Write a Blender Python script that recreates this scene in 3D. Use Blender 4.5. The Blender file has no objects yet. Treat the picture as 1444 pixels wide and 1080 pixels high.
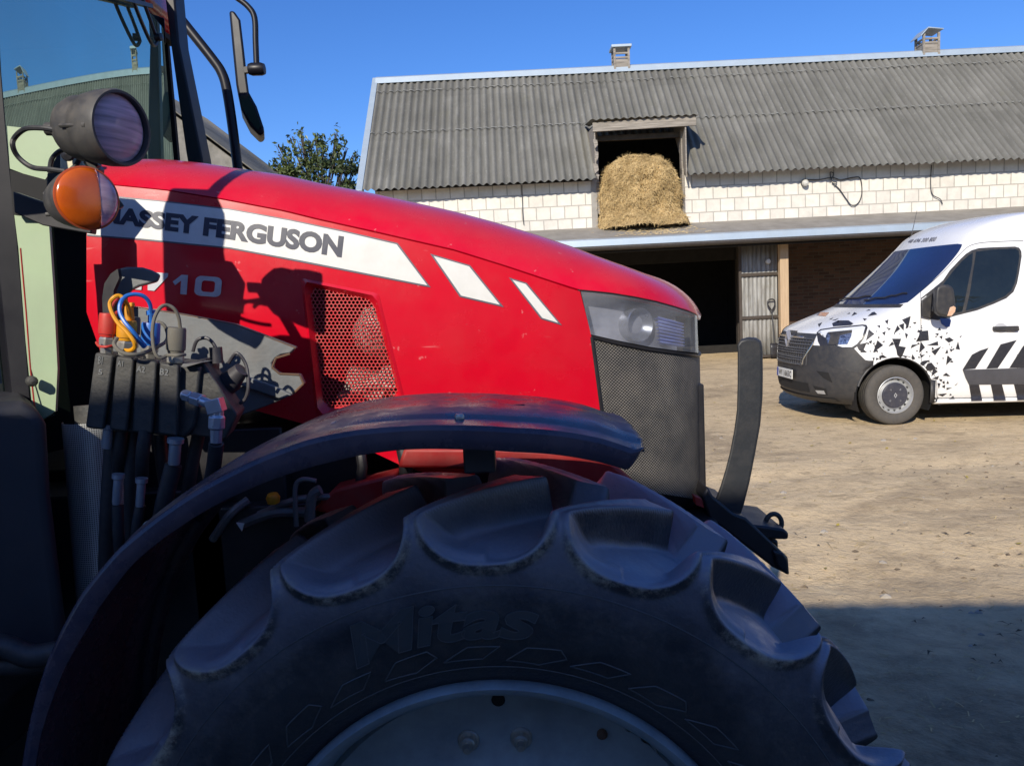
import bpy, bmesh, math, random
import numpy as np
from mathutils import Vector, Matrix, noise as mnoise
from mathutils.bvhtree import BVHTree
R = math.radians
random.seed(7)
RNG = np.random.default_rng(5)
scene = bpy.context.scene
COL = scene.collection

# ------------------------------------------------------------------ camera model (measured from the photograph)
F, CX, CY, H = 1085.0, 722.0, 540.0, 1.62
PITCH, ROLL = math.atan(116.0 / F), 0.049
fwd = Vector((0, math.cos(PITCH), -math.sin(PITCH)))
_u0 = Vector((0, math.sin(PITCH), math.cos(PITCH)))
_r0 = Vector((1, 0, 0))
rgt = math.cos(ROLL) * _r0 - math.sin(ROLL) * _u0
upv = math.cos(ROLL) * _u0 + math.sin(ROLL) * _r0
CAM = Vector((0, 0, H))

def ray(px, py):
    return fwd + rgt * ((px - CX) / F) + upv * ((CY - py) / F)
def P(px, py, Y):
    d = ray(px, py)
    return CAM + d * (Y / d.y)
def proj(p):
    d = Vector(p) - CAM
    z = d.dot(fwd)
    return CX + F * d.dot(rgt) / z, CY - F * d.dot(upv) / z
def interp(poly, x):
    if x <= poly[0][0]: return poly[0][1]
    for a, b in zip(poly, poly[1:]):
        if x <= b[0]: return a[1] + (b[1] - a[1]) * (x - a[0]) / (b[0] - a[0])
    return poly[-1][1]
def zat(x, y, poly, z=1.6):
    for _ in range(5):
        px, py = proj((x, y, z))
        z -= (interp(poly, px) - py) * y / F
    return z
def sst(x):
    x = min(1, max(0, x)); return x * x * (3 - 2 * x)
def lerp(a, b, t): return a + (b - a) * t

cam_d = bpy.data.cameras.new("camera")
cam = bpy.data.objects.new("camera", cam_d); COL.objects.link(cam)
cam_d.sensor_width = 36; cam_d.lens = 36 * F / 1444; cam_d.clip_end = 2000; cam_d.clip_start = 0.02
cam.matrix_world = Matrix(((rgt.x, upv.x, -fwd.x, 0), (rgt.y, upv.y, -fwd.y, 0), (rgt.z, upv.z, -fwd.z, H), (0, 0, 0, 1)))
scene.camera = cam
scene.view_settings.view_transform = 'Standard'
scene.view_settings.look = 'None'
scene.view_settings.exposure = 0
scene.render.engine = 'CYCLES'
scene.cycles.max_bounces = 8
scene.cycles.transparent_max_bounces = 12

# ------------------------------------------------------------------ sun and sky
SUN = Vector((-0.364, -1.0, 0.585)).normalized()
w = bpy.data.worlds.new("World"); scene.world = w; w.use_nodes = True
nt = w.node_tree; bg = nt.nodes['Background']
sky = nt.nodes.new('ShaderNodeTexSky'); sky.sky_type = 'NISHITA'; sky.sun_disc = False
sky.sun_elevation = math.asin(SUN.z); sky.sun_rotation = math.atan2(SUN.x, SUN.y) % (2 * math.pi)
sky.air_density = 1.0; sky.dust_density = 0.4; sky.ozone_density = 1.6
hs = nt.nodes.new('ShaderNodeHueSaturation'); hs.inputs['Saturation'].default_value = 1.25
hs.inputs['Value'].default_value = 1.0
nt.links.new(sky.outputs[0], hs.inputs['Color'])
tint = nt.nodes.new('ShaderNodeMixRGB'); tint.blend_type = 'MULTIPLY'; tint.inputs[0].default_value = 1
tint.inputs[2].default_value = (0.51, 0.68, 1.05, 1)
nt.links.new(hs.outputs[0], tint.inputs[1]); nt.links.new(tint.outputs[0], bg.inputs['Color'])
bg.inputs['Strength'].default_value = 0.15
sl = bpy.data.lights.new("sun", 'SUN'); so = bpy.data.objects.new("sun", sl); COL.objects.link(so)
sl.energy = 5.0; sl.angle = R(0.5); sl.color = (1.0, 0.92, 0.78)
so.rotation_euler = SUN.to_track_quat('Z', 'Y').to_euler()

# ------------------------------------------------------------------ materials
def mat(name, col, col2=None, rough=.5, metal=0., scale=6., var=.5, bump=0., bscale=60., bdist=.004, dust=0., dustcol=(.30, .25, .18),
        coat=0., spec=.5, stretch=(1, 1, 1), rvar=.12, detail=6.):
    m = bpy.data.materials.new(name); m.use_nodes = True
    n, l = m.node_tree.nodes, m.node_tree.links
    b = n['Principled BSDF']
    b.inputs['Metallic'].default_value = metal
    b.inputs['Specular IOR Level'].default_value = spec
    b.inputs['Coat Weight'].default_value = coat
    b.inputs['Coat Roughness'].default_value = .12
    tc = n.new('ShaderNodeTexCoord'); mp = n.new('ShaderNodeMapping'); mp.inputs['Scale'].default_value = stretch
    l.new(tc.outputs['Object'], mp.inputs[0])
    no = n.new('ShaderNodeTexNoise'); no.inputs['Scale'].default_value = scale; no.inputs['Detail'].default_value = detail
    no.inputs['Roughness'].default_value = .62
    l.new(mp.outputs[0], no.inputs['Vector'])
    mr = n.new('ShaderNodeMapRange'); mr.inputs[1].default_value = .5 - .25 / max(var, .05) * .5; mr.inputs[2].default_value = .5 + .25 / max(var, .05) * .5
    l.new(no.outputs[0], mr.inputs[0])
    if col2 is None: col2 = tuple(c * .72 for c in col)
    mx = n.new('ShaderNodeMixRGB'); mx.inputs[1].default_value = (*col, 1); mx.inputs[2].default_value = (*col2, 1)
    l.new(mr.outputs[0], mx.inputs[0])
    out = mx.outputs[0]
    rr = n.new('ShaderNodeMapRange'); rr.inputs[3].default_value = max(.02, rough - rvar); rr.inputs[4].default_value = min(1, rough + rvar)
    l.new(no.outputs[0], rr.inputs[0]); rout = rr.outputs[0]
    if dust > 0:
        g = n.new('ShaderNodeNewGeometry'); sx = n.new('ShaderNodeSeparateXYZ'); l.new(g.outputs['Normal'], sx.inputs[0])
        up = n.new('ShaderNodeMapRange'); up.inputs[1].default_value = -.5; up.inputs[2].default_value = 1.0
        up.inputs[3].default_value = .25; up.inputs[4].default_value = 1.0
        l.new(sx.outputs[2], up.inputs[0])
        n2 = n.new('ShaderNodeTexNoise'); n2.inputs['Scale'].default_value = scale * 2.3; n2.inputs['Detail'].default_value = 8; n2.inputs['Roughness'].default_value = .7
        l.new(tc.outputs['Object'], n2.inputs['Vector'])
        m2 = n.new('ShaderNodeMapRange'); m2.inputs[1].default_value = .42; m2.inputs[2].default_value = .78; m2.inputs[4].default_value = dust
        l.new(n2.outputs[0], m2.inputs[0])
        mu = n.new('ShaderNodeMath'); mu.operation = 'MULTIPLY'; l.new(up.outputs[0], mu.inputs[0]); l.new(m2.outputs[0], mu.inputs[1])
        md = n.new('ShaderNodeMixRGB'); md.inputs[2].default_value = (*dustcol, 1)
        l.new(mu.outputs[0], md.inputs[0]); l.new(out, md.inputs[1]); out = md.outputs[0]
        ra = n.new('ShaderNodeMath'); ra.operation = 'ADD'; ra.use_clamp = True
        l.new(rout, ra.inputs[0]); l.new(mu.outputs[0], ra.inputs[1]); rout = ra.outputs[0]
    l.new(out, b.inputs['Base Color']); l.new(rout, b.inputs['Roughness'])
    if bump > 0:
        nb = n.new('ShaderNodeTexNoise'); nb.inputs['Scale'].default_value = bscale; nb.inputs['Detail'].default_value = 6
        l.new(mp.outputs[0], nb.inputs['Vector'])
        bp = n.new('ShaderNodeBump'); bp.inputs['Strength'].default_value = bump; bp.inputs['Distance'].default_value = bdist
        l.new(nb.outputs[0], bp.inputs['Height']); l.new(bp.outputs[0], b.inputs['Normal'])
    return m

def glass(name, tintc, refl=1.6, haze=None, rough=0.0, gcol=(.92, .97, .96), hst=(1, 1, 1)):
    """thin window glass: fresnel mirror over tinted see-through, optional diffuse haze"""
    m = bpy.data.materials.new(name); m.use_nodes = True
    n, l = m.node_tree.nodes, m.node_tree.links
    for x in list(n): n.remove(x)
    o = n.new('ShaderNodeOutputMaterial')
    tr = n.new('ShaderNodeBsdfTransparent'); tr.inputs[0].default_value = (*tintc, 1)
    gl = n.new('ShaderNodeBsdfGlossy'); gl.inputs['Roughness'].default_value = rough
    gl.inputs[0].default_value = (*gcol, 1)
    # mirror share from the viewing angle alone, so that it does not matter which side of the pane faces out
    ge = n.new('ShaderNodeNewGeometry'); dt = n.new('ShaderNodeVectorMath'); dt.operation = 'DOT_PRODUCT'
    l.new(ge.outputs['Normal'], dt.inputs[0]); l.new(ge.outputs['Incoming'], dt.inputs[1])
    ab = n.new('ShaderNodeMath'); ab.operation = 'ABSOLUTE'; l.new(dt.outputs['Value'], ab.inputs[0])
    om = n.new('ShaderNodeMath'); om.operation = 'SUBTRACT'; om.inputs[0].default_value = 1; om.use_clamp = True; l.new(ab.outputs[0], om.inputs[1])
    pw = n.new('ShaderNodeMath'); pw.operation = 'POWER'; pw.inputs[1].default_value = 4.5; l.new(om.outputs[0], pw.inputs[0])
    f0 = ((refl - 1) / (refl + 1)) ** 2
    fr = n.new('ShaderNodeMath'); fr.operation = 'MULTIPLY_ADD'; fr.inputs[1].default_value = 1 - f0; fr.inputs[2].default_value = f0; l.new(pw.outputs[0], fr.inputs[0])
    mx = n.new('ShaderNodeMixShader')
    l.new(fr.outputs[0], mx.inputs[0]); l.new(tr.outputs[0], mx.inputs[1]); l.new(gl.outputs[0], mx.inputs[2])
    out = mx.outputs[0]
    if haze:
        df = n.new('ShaderNodeBsdfDiffuse'); df.inputs[0].default_value = (*haze[0], 1)
        tc = n.new('ShaderNodeTexCoord'); no = n.new('ShaderNodeTexNoise'); no.inputs['Scale'].default_value = haze[2]; no.inputs['Detail'].default_value = 7
        hm = n.new('ShaderNodeMapping'); hm.inputs['Scale'].default_value = hst; l.new(tc.outputs['Object'], hm.inputs[0]); l.new(hm.outputs[0], no.inputs['Vector'])
        mr = n.new('ShaderNodeMapRange'); mr.inputs[1].default_value = .3; mr.inputs[2].default_value = .75
        mr.inputs[3].default_value = haze[1] * .5; mr.inputs[4].default_value = haze[1] * 1.5
        l.new(no.outputs[0], mr.inputs[0])
        m2 = n.new('ShaderNodeMixShader'); l.new(mr.outputs[0], m2.inputs[0]); l.new(out, m2.inputs[1]); l.new(df.outputs[0], m2.inputs[2]); out = m2.outputs[0]
    l.new(out, o.inputs[0])
    return m

M = {}
M['red'] = mat('red_paint', (.66, .002, .020), (.56, .002, .016), rough=.24, scale=3, var=.7, coat=.4, dust=.13, dustcol=(.42, .17, .13), bump=.03, bscale=9)
M['red_in'] = mat('red_frame', (.40, .006, .008), (.24, .005, .006), rough=.5, dust=.3)
M['white_dec'] = mat('white_decal', (.78, .78, .76), (.66, .66, .64), rough=.35, scale=14, dust=.25)
M['grey_dec'] = mat('grey_decal', (.13, .13, .17), (.09, .09, .12), rough=.4, scale=30)
M['dark_dec'] = mat('dark_lettering', (.045, .05, .085), (.03, .035, .06), rough=.4, scale=30)
M['silver_dec'] = mat('silver_lettering', (.72, .73, .76), (.5, .5, .54), rough=.3, metal=.2, scale=40)
M['rubber'] = mat('tyre_rubber', (.026, .029, .036), (.048, .050, .056), rough=.36, scale=9, var=.9, dust=.7, dustcol=(.17, .155, .14), bump=.5, bscale=150, bdist=.0025, rvar=.14)
def wear(m, col, lo=.505, hi=.56, amt=.8):
    n, l = m.node_tree.nodes, m.node_tree.links; b = n['Principled BSDF']
    g = n.new('ShaderNodeNewGeometry'); r = n.new('ShaderNodeMapRange'); r.inputs[1].default_value = lo; r.inputs[2].default_value = hi; r.inputs[4].default_value = amt
    l.new(g.outputs['Pointiness'], r.inputs[0])
    tc = n.new('ShaderNodeTexCoord'); no = n.new('ShaderNodeTexNoise'); no.inputs['Scale'].default_value = 34; no.inputs['Detail'].default_value = 5; l.new(tc.outputs['Object'], no.inputs['Vector'])
    mu = n.new('ShaderNodeMath'); mu.operation = 'MULTIPLY'; l.new(r.outputs[0], mu.inputs[0])
    nr = n.new('ShaderNodeMapRange'); nr.inputs[1].default_value = .35; nr.inputs[2].default_value = .62; l.new(no.outputs[0], nr.inputs[0]); l.new(nr.outputs[0], mu.inputs[1])
    src = b.inputs['Base Color'].links[0].from_socket
    x = n.new('ShaderNodeMixRGB'); x.inputs[2].default_value = (*col, 1); l.new(mu.outputs[0], x.inputs[0]); l.new(src, x.inputs[1]); l.new(x.outputs[0], b.inputs['Base Color'])
def updust_skylight(m, col, lo, hi, amt):
    """settled dust, and sky light painted on the tyre: both grow as the surface faces up"""
    n, l = m.node_tree.nodes, m.node_tree.links; b = n['Principled BSDF']
    g = n.new('ShaderNodeNewGeometry'); sx = n.new('ShaderNodeSeparateXYZ'); l.new(g.outputs['Normal'], sx.inputs[0])
    tc = n.new('ShaderNodeTexCoord'); no = n.new('ShaderNodeTexNoise'); no.inputs['Scale'].default_value = 5; no.inputs['Detail'].default_value = 7; no.inputs['Roughness'].default_value = .6; l.new(tc.outputs['Object'], no.inputs['Vector'])
    ad = n.new('ShaderNodeMath'); ad.operation = 'MULTIPLY_ADD'; ad.inputs[1].default_value = .5; l.new(no.outputs[0], ad.inputs[0]); l.new(sx.outputs[2], ad.inputs[2])
    r = n.new('ShaderNodeMapRange'); r.inputs[1].default_value = lo + .25; r.inputs[2].default_value = hi + .25; r.inputs[4].default_value = amt; l.new(ad.outputs[0], r.inputs[0])
    src = b.inputs['Base Color'].links[0].from_socket
    x = n.new('ShaderNodeMixRGB'); x.inputs[2].default_value = (*col, 1); l.new(r.outputs[0], x.inputs[0]); l.new(src, x.inputs[1]); l.new(x.outputs[0], b.inputs['Base Color'])
updust_skylight(M['rubber'], (.30, .30, .36), .0, .62, .9)  # blue sky light painted, along with dust, on the up-facing tyre pockets
wear(M['rubber'], (.30, .285, .28), .53, .62, .8)
def caked(m):   # dried dirt collected along the pocket mouths (amount stored on the mesh)
    n, l = m.node_tree.nodes, m.node_tree.links; b = n['Principled BSDF']
    at = n.new('ShaderNodeAttribute'); at.attribute_name = 'dirt'
    tc = n.new('ShaderNodeTexCoord'); no = n.new('ShaderNodeTexNoise'); no.inputs['Scale'].default_value = 70; no.inputs['Detail'].default_value = 6; no.inputs['Roughness'].default_value = .75; l.new(tc.outputs['Object'], no.inputs['Vector'])
    nb = n.new('ShaderNodeTexNoise'); nb.inputs['Scale'].default_value = 9; nb.inputs['Detail'].default_value = 3; l.new(tc.outputs['Object'], nb.inputs['Vector'])
    pr = n.new('ShaderNodeMath'); pr.operation = 'MULTIPLY'; l.new(no.outputs[0], pr.inputs[0]); l.new(nb.outputs[0], pr.inputs[1])
    r = n.new('ShaderNodeMapRange'); r.inputs[1].default_value = .22; r.inputs[2].default_value = .36; l.new(pr.outputs[0], r.inputs[0])
    mu = n.new('ShaderNodeMath'); mu.operation = 'MULTIPLY'; l.new(at.outputs['Fac'], mu.inputs[0]); l.new(r.outputs[0], mu.inputs[1])
    src = b.inputs['Base Color'].links[0].from_socket
    x = n.new('ShaderNodeMixRGB'); x.inputs[2].default_value = (.42, .38, .30, 1); l.new(mu.outputs[0], x.inputs[0]); l.new(src, x.inputs[1]); l.new(x.outputs[0], b.inputs['Base Color'])
caked(M['rubber'])
def chips(m, col):
    n, l = m.node_tree.nodes, m.node_tree.links; b = n['Principled BSDF']
    tc = n.new('ShaderNodeTexCoord'); out = []
    for sc_, st, a, c in ((46, (1, 1, 1), .71, .74), (14, (.5, 1, 4), .70, .75)):
        mp = n.new('ShaderNodeMapping'); mp.inputs['Scale'].default_value = st; mp.inputs['Rotation'].default_value = (0, .25, 0); l.new(tc.outputs['Object'], mp.inputs[0])
        no = n.new('ShaderNodeTexNoise'); no.inputs['Scale'].default_value = sc_; no.inputs['Detail'].default_value = 3; l.new(mp.outputs[0], no.inputs['Vector'])
        r = n.new('ShaderNodeMapRange'); r.inputs[1].default_value = a; r.inputs[2].default_value = c; r.inputs[4].default_value = .38; l.new(no.outputs[0], r.inputs[0])
        src = b.inputs['Base Color'].links[0].from_socket
        x = n.new('ShaderNodeMixRGB'); x.inputs[2].default_value = (*col, 1); l.new(r.outputs[0], x.inputs[0]); l.new(src, x.inputs[1]); l.new(x.outputs[0], b.inputs['Base Color'])
chips(M['red'], (.75, .30, .30))
updust_skylight(M['red'], (.50, .10, .11), .5, 1.0, .28)
M['mark_edge'] = mat('worn_mould_edge', (.105, .115, .12), (.07, .078, .085), rough=.5, scale=30)
M['sidewall_mark'] = mat('moulded_rubber', (.050, .058, .064), (.072, .078, .08), rough=.5, scale=20)
M['plastic'] = mat('black_plastic', (.030, .030, .038), (.045, .043, .050), rough=.42, scale=8, var=.7, dust=.4, dustcol=(.16, .13, .11), bump=.12, bscale=220, bdist=.001)
M['fender'] = mat('fender_plastic', (.044, .038, .064), (.072, .056, .078), rough=.22, scale=7, var=.8, dust=.5, dustcol=(.26, .18, .18), bump=.15, bscale=260, bdist=.001)
M['black'] = mat('black_paint', (.014, .014, .018), (.024, .023, .026), rough=.38, scale=12, dust=.15, dustcol=(.13, .11, .09))
M['tube'] = mat('black_enamel', (.008, .008, .012), (.013, .013, .017), rough=.42, scale=10, spec=.35)
M['matte'] = mat('matte_black', (.008, .008, .009), (.014, .013, .012), rough=.8)
M['lampblack'] = mat('lamp_housing', (.042, .042, .044), (.075, .072, .068), rough=.5, scale=16, var=.7, dust=.55, dustcol=(.2, .17, .14), bump=.15, bscale=120, bdist=.002)
M['castblack'] = mat('cast_black', (.030, .031, .033), (.055, .055, .052), rough=.52, scale=25, var=.7, dust=.5, dustcol=(.16, .14, .11), bump=.5, bscale=140, bdist=.002)
M['steel'] = mat('worn_grey_steel', (.20, .215, .225), (.12, .125, .13), rough=.42, metal=.25, scale=7, var=.8, dust=.35, dustcol=(.22, .15, .09), bump=.15, bscale=60)
M['rust'] = mat('rusty_edge', (.16, .085, .045), (.07, .045, .035), rough=.75, scale=30)
M['zinc'] = mat('zinc_fitting', (.58, .57, .52), (.38, .36, .32), rough=.33, metal=.8, scale=30, dust=.4)
M['chrome'] = mat('chrome', (.75, .76, .78), (.6, .62, .64), rough=.12, metal=1., scale=10)
M['rim'] = mat('silver_rim', (.33, .41, .45), (.20, .25, .28), rough=.42, metal=.15, scale=8, var=.7, dust=.4, dustcol=(.10, .08, .06), bump=.1, bscale=90)
M['redcap'] = mat('red_cap', (.62, .035, .025), rough=.5, scale=20, dust=.3)
M['yellowcap'] = mat('yellow_cap', (.78, .34, .01), rough=.45, scale=20, dust=.2)
M['bluecap'] = mat('blue_cap', (.02, .17, .62), rough=.4, scale=20, dust=.15)
M['greycap'] = mat('grey_cap', (.16, .15, .125), (.10, .095, .08), rough=.7, scale=20, dust=.5)
M['hose'] = mat('hose_rubber', (.022, .023, .027), (.036, .036, .04), rough=.45, scale=30, dust=.2)
M['cabgreen'] = mat('pale_green_panel', (.38, .48, .30), (.30, .40, .25), rough=.4, scale=3, var=.8, dust=.45, dustcol=(.30, .27, .2))
M['cream'] = mat('cream_bracket', (.78, .74, .52), rough=.5, scale=12, dust=.2)
M['alu'] = mat('dusty_aluminium', (.55, .50, .46), (.34, .28, .25), rough=.5, metal=.3, scale=14, var=.8, dust=.4, bump=.3, bscale=50)
M['windscreen'] = glass('tractor_glass', (.30, .40, .32), refl=6.5, haze=((.36, .52, .38), .15, 3.), gcol=(.74, .98, .84))  # green haze painted in to brighten the weak reflection
M['door_glass'] = glass('door_glass', (.62, .72, .66), refl=1.7)
M['lens'] = glass('lamp_lens', (.80, .78, .82), refl=1.5, haze=((.86, .60, .68), .70, 24.), rough=.08, hst=(.4, .4, 5))  # pink haze paints the red hood's reflection into the lens
M['head_lens'] = glass('headlight_lens', (.80, .83, .90), refl=1.6, haze=((.44, .45, .49), .24, 10.), rough=.06, hst=(.5, .5, 2.5))

def amber():
    m = mat('amber_lens', (.85, .17, .008), (.62, .09, .004), rough=.18, scale=22, coat=.5)
    b = m.node_tree.nodes['Principled BSDF']; b.inputs['Transmission Weight'].default_value = .25
    return m
M['amber'] = amber()

# ------------------------------------------------------------------ mesh builder
LOC = {}
def tag(o, label=None, cat=None, group=None, kind=None):
    if label: o['label'] = label
    if cat: o['category'] = cat
    if group: o['group'] = group
    if kind: o['kind'] = kind
    return o
def empty(name, loc, parent=None):
    o = bpy.data.objects.new(name, None); COL.objects.link(o); o.empty_display_size = .1
    loc = Vector(loc)
    if parent: o.parent = parent; o.location = loc - LOC[parent]
    else: o.location = loc
    LOC[o] = loc
    return o
class MB:
    def __init__(s): s.v = []; s.f = []; s.uv = None
    def add(s, vs, fs):
        k = len(s.v); s.v += [tuple(v) for v in vs]; s.f += [tuple(i + k for i in f) for f in fs]; return s
    def box(s, c, size, rot=None):
        c = Vector(c); h = Vector(size) / 2; vs = []
        for x in (-1, 1):
            for y in (-1, 1):
                for z in (-1, 1):
                    p = Vector((x * h.x, y * h.y, z * h.z))
                    if rot is not None: p = rot @ p
                    vs.append(c + p)
        return s.add(vs, [(0, 1, 3, 2), (4, 6, 7, 5), (0, 4, 5, 1), (2, 3, 7, 6), (0, 2, 6, 4), (1, 5, 7, 3)])
    def beam(s, a, b, wx, wy, up=(0, 0, 1)):
        a, b = Vector(a), Vector(b); d = (b - a); L = d.length; d.normalize()
        u = Vector(up); x = d.cross(u)
        if x.length < 1e-4: x = d.cross(Vector((1, 0, 0)))
        x.normalize(); y = x.cross(d)
        rot = Matrix((x, y, d)).transposed()
        return s.box((a + b) / 2, (wx, wy, L), rot)
    def tube(s, pts, r, n=10, caps=True, smooth_pts=0):
        pts = [Vector(p) for p in pts]
        if smooth_pts: pts = catmull(pts, smooth_pts)
        N = len(pts); rr = r if isinstance(r, (list, tuple)) else [r] * N
        if len(rr) != N: rr = [lerp(rr[0], rr[-1], i / (N - 1)) for i in range(N)]
        vs, fs = [], []
        d0 = (pts[1] - pts[0]).normalized()
        x = d0.orthogonal().normalized()
        for i, p in enumerate(pts):
            d = (pts[min(i + 1, N - 1)] - pts[max(i - 1, 0)]).normalized()
            x = (x - d * x.dot(d)).normalized(); y = d.cross(x)
            for k in range(n):
                a = 2 * math.pi * k / n
                vs.append(p + (x * math.cos(a) + y * math.sin(a)) * rr[i])
        for i in range(N - 1):
            for k in range(n):
                k2 = (k + 1) % n
                fs.append((i * n + k, i * n + k2, (i + 1) * n + k2, (i + 1) * n + k))
        if caps:
            fs.append(tuple(range(n - 1, -1, -1))); fs.append(tuple((N - 1) * n + k for k in range(n)))
        return s.add(vs, fs)
    def lathe(s, prof, o, axis, n=32, a0=0, a1=2 * math.pi):
        o = Vector(o); ax = Vector(axis).normalized(); x = ax.orthogonal().normalized(); y = ax.cross(x)
        full = abs(a1 - a0 - 2 * math.pi) < 1e-6
        m = n if full else n + 1
        vs, fs = [], []
        for (r, h) in prof:
            for k in range(m):
                a = a0 + (a1 - a0) * k / n
                vs.append(o + ax * h + (x * math.cos(a) + y * math.sin(a)) * r)
        for i in range(len(prof) - 1):
            for k in range(n):
                k2 = (k + 1) % m
                fs.append((i * m + k, i * m + k2, (i + 1) * m + k2, (i + 1) * m + k))
        return s.add(vs, fs)
    def prism(s, poly, ext):
        n = len(poly); e = Vector(ext); a = [Vector(p) for p in poly]
        vs = a + [p + e for p in a]
        fs = [tuple(range(n)), tuple(range(2 * n - 1, n - 1, -1))]
        fs += [(i, i + n, (i + 1) % n + n, (i + 1) % n) for i in range(n)]
        return s.add(vs, fs)
    def grid(s, rows, mask=None):
        nr, nc = len(rows), len(rows[0])
        vs = [p for r_ in rows for p in r_]
        fs = [(i * nc + j, i * nc + j + 1, (i + 1) * nc + j + 1, (i + 1) * nc + j) for i in range(nr - 1) for j in range(nc - 1)
              if mask is None or mask(i, j)]
        return s.add(vs, fs)
    def build(s, name, m, parent=None, bevel=0, seg=2, angle=38, solid=0, flat=False, weld=0, recalc=True):
        V = [Vector(v) for v in s.v]
        lo = Vector((min(v.x for v in V), min(v.y for v in V), min(v.z for v in V)))
        hi = Vector((max(v.x for v in V), max(v.y for v in V), max(v.z for v in V)))
        c = (lo + hi) / 2
        if parent is None: c.z = lo.z
        me = bpy.data.meshes.new(name)
        me.from_pydata([v - c for v in V], [], s.f)
        if weld or recalc:
            bm = bmesh.new(); bm.from_mesh(me)
            if weld: bmesh.ops.remove_doubles(bm, verts=bm.verts, dist=weld)
            if recalc: bmesh.ops.recalc_face_normals(bm, faces=bm.faces)
            bm.to_mesh(me); bm.free()
        me.materials.append(m)
        if not flat:
            me.polygons.foreach_set('use_smooth', [True] * len(me.polygons))
            me.set_sharp_from_angle(angle=R(angle))
        me.update()
        o = bpy.data.objects.new(name, me); COL.objects.link(o)
        LOC[o] = c
        if parent: o.parent = parent; o.location = c - LOC[parent]
        else: o.location = c
        if solid:
            md = o.modifiers.new('solid', 'SOLIDIFY'); md.thickness = solid; md.offset = 0
        if bevel:
            md = o.modifiers.new('bevel', 'BEVEL'); md.width = bevel; md.segments = seg; md.limit_method = 'ANGLE'; md.angle_limit = R(40)
        return o
def catmull(pts, k):
    out = []
    n = len(pts)
    for i in range(n - 1):
        p0, p1, p2, p3 = pts[max(i - 1, 0)], pts[i], pts[i + 1], pts[min(i + 2, n - 1)]
        for j in range(k):
            t = j / k
            out.append(.5 * ((2 * p1) + (p2 - p0) * t + (2 * p0 - 5 * p1 + 4 * p2 - p3) * t * t + (3 * p1 - p0 - 3 * p2 + p3) * t ** 3))
    out.append(pts[-1])
    return out
def V2(l): return [Vector(p) for p in l]
def poly2d(poly, maxlen):
    """fine triangulation of a flat polygon -> verts, faces in 2D"""
    bm = bmesh.new()
    bm.faces.new([bm.verts.new((x, y, 0)) for x, y in poly])
    bmesh.ops.triangulate(bm, faces=bm.faces[:])
    for _ in range(7):
        es = [e for e in bm.edges if e.calc_length() > maxlen]
        if not es: break
        bmesh.ops.subdivide_edges(bm, edges=es, cuts=1)
        bmesh.ops.triangulate(bm, faces=bm.faces[:])
    bm.verts.index_update()
    vs = [(v.co.x, v.co.y) for v in bm.verts]; fs = [tuple(v.index for v in f.verts) for f in bm.faces]
    bm.free(); return vs, fs
def text2d(txt, shear=0., bold=0.0, res=4):
    """lettering outline as a flat mesh scaled into the unit square"""
    cu = bpy.data.curves.new('t', 'FONT'); cu.body = txt; cu.shear = shear; cu.offset = bold; cu.resolution_u = res; cu.fill_mode = 'FRONT'
    ob = bpy.data.objects.new('t', cu); COL.objects.link(ob)
    dg = bpy.context.evaluated_depsgraph_get(); dg.update()
    me = bpy.data.meshes.new_from_object(ob.evaluated_get(dg))
    vs = [(v.co.x, v.co.y) for v in me.vertices]; fs = [tuple(p.vertices) for p in me.polygons]
    bpy.data.objects.remove(ob); bpy.data.curves.remove(cu); bpy.data.meshes.remove(me)
    xs = [v[0] for v in vs]; ys = [v[1] for v in vs]; x0, x1, y0, y1 = min(xs), max(xs), min(ys), max(ys)
    return [((x - x0) / (x1 - x0), (y - y0) / (y1 - y0)) for x, y in vs], fs
def quadmap(q, u, v):
    (ax, ay), (bx, by), (cx, cy), (dx, dy) = q   # TL TR BR BL ; v=1 top
    tx, ty = lerp(ax, bx, u), lerp(ay, by, u); ex, ey = lerp(dx, cx, u), lerp(dy, cy, u)
    return lerp(ex, tx, v), lerp(ey, ty, v)
def subdiv_tris(vs, fs, lift):
    return [lift(*v) for v in vs], fs

# ================================================================== GROUND
def axis(lo, hi, step, far, growth=1.25):
    a = list(np.arange(lo, hi + 1e-6, step)); s = step; x = hi
    while x < far: s *= growth; x += s; a.append(x)
    s = step; x = lo
    while x > -far: s *= growth; x -= s; a.insert(0, x)
    return a
def gz(x, y):
    n = mnoise.fractal(Vector((x * .55, y * .65, 1.3)), 1.0, 2.0, 4) * .030
    n += mnoise.noise(Vector((x * 3.3, y * 3.7, 7.7))) * .007
    n += mnoise.noise(Vector((x * 8.5, y * 9., 3.7))) * .003
    # shallow wheel ruts running across the yard
    for yy, d in ((6.4, .025), (5.2, .02), (4.1, .018)):
        k = (y - yy - .12 * x + .25 * math.sin(x * .5)) / .22
        n -= d * math.exp(-k * k)
    k = math.exp(-((y - 9.4) / 2.2) ** 2)
    n = n * (1 - .75 * k)
    n -= .0244 * max(0, x - 4.33) * k if x < 12 else .0244 * 7.67 * k
    if x * x + (y - 1.4) ** 2 > 3600: n = 0
    return n
gx = axis(-2.5, 9.5, .06, 300); gy = axis(1.0, 12.5, .06, 300)
mb = MB()
mb.grid([[(x, y, gz(x, y)) for x in gx] for y in gy])
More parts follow.
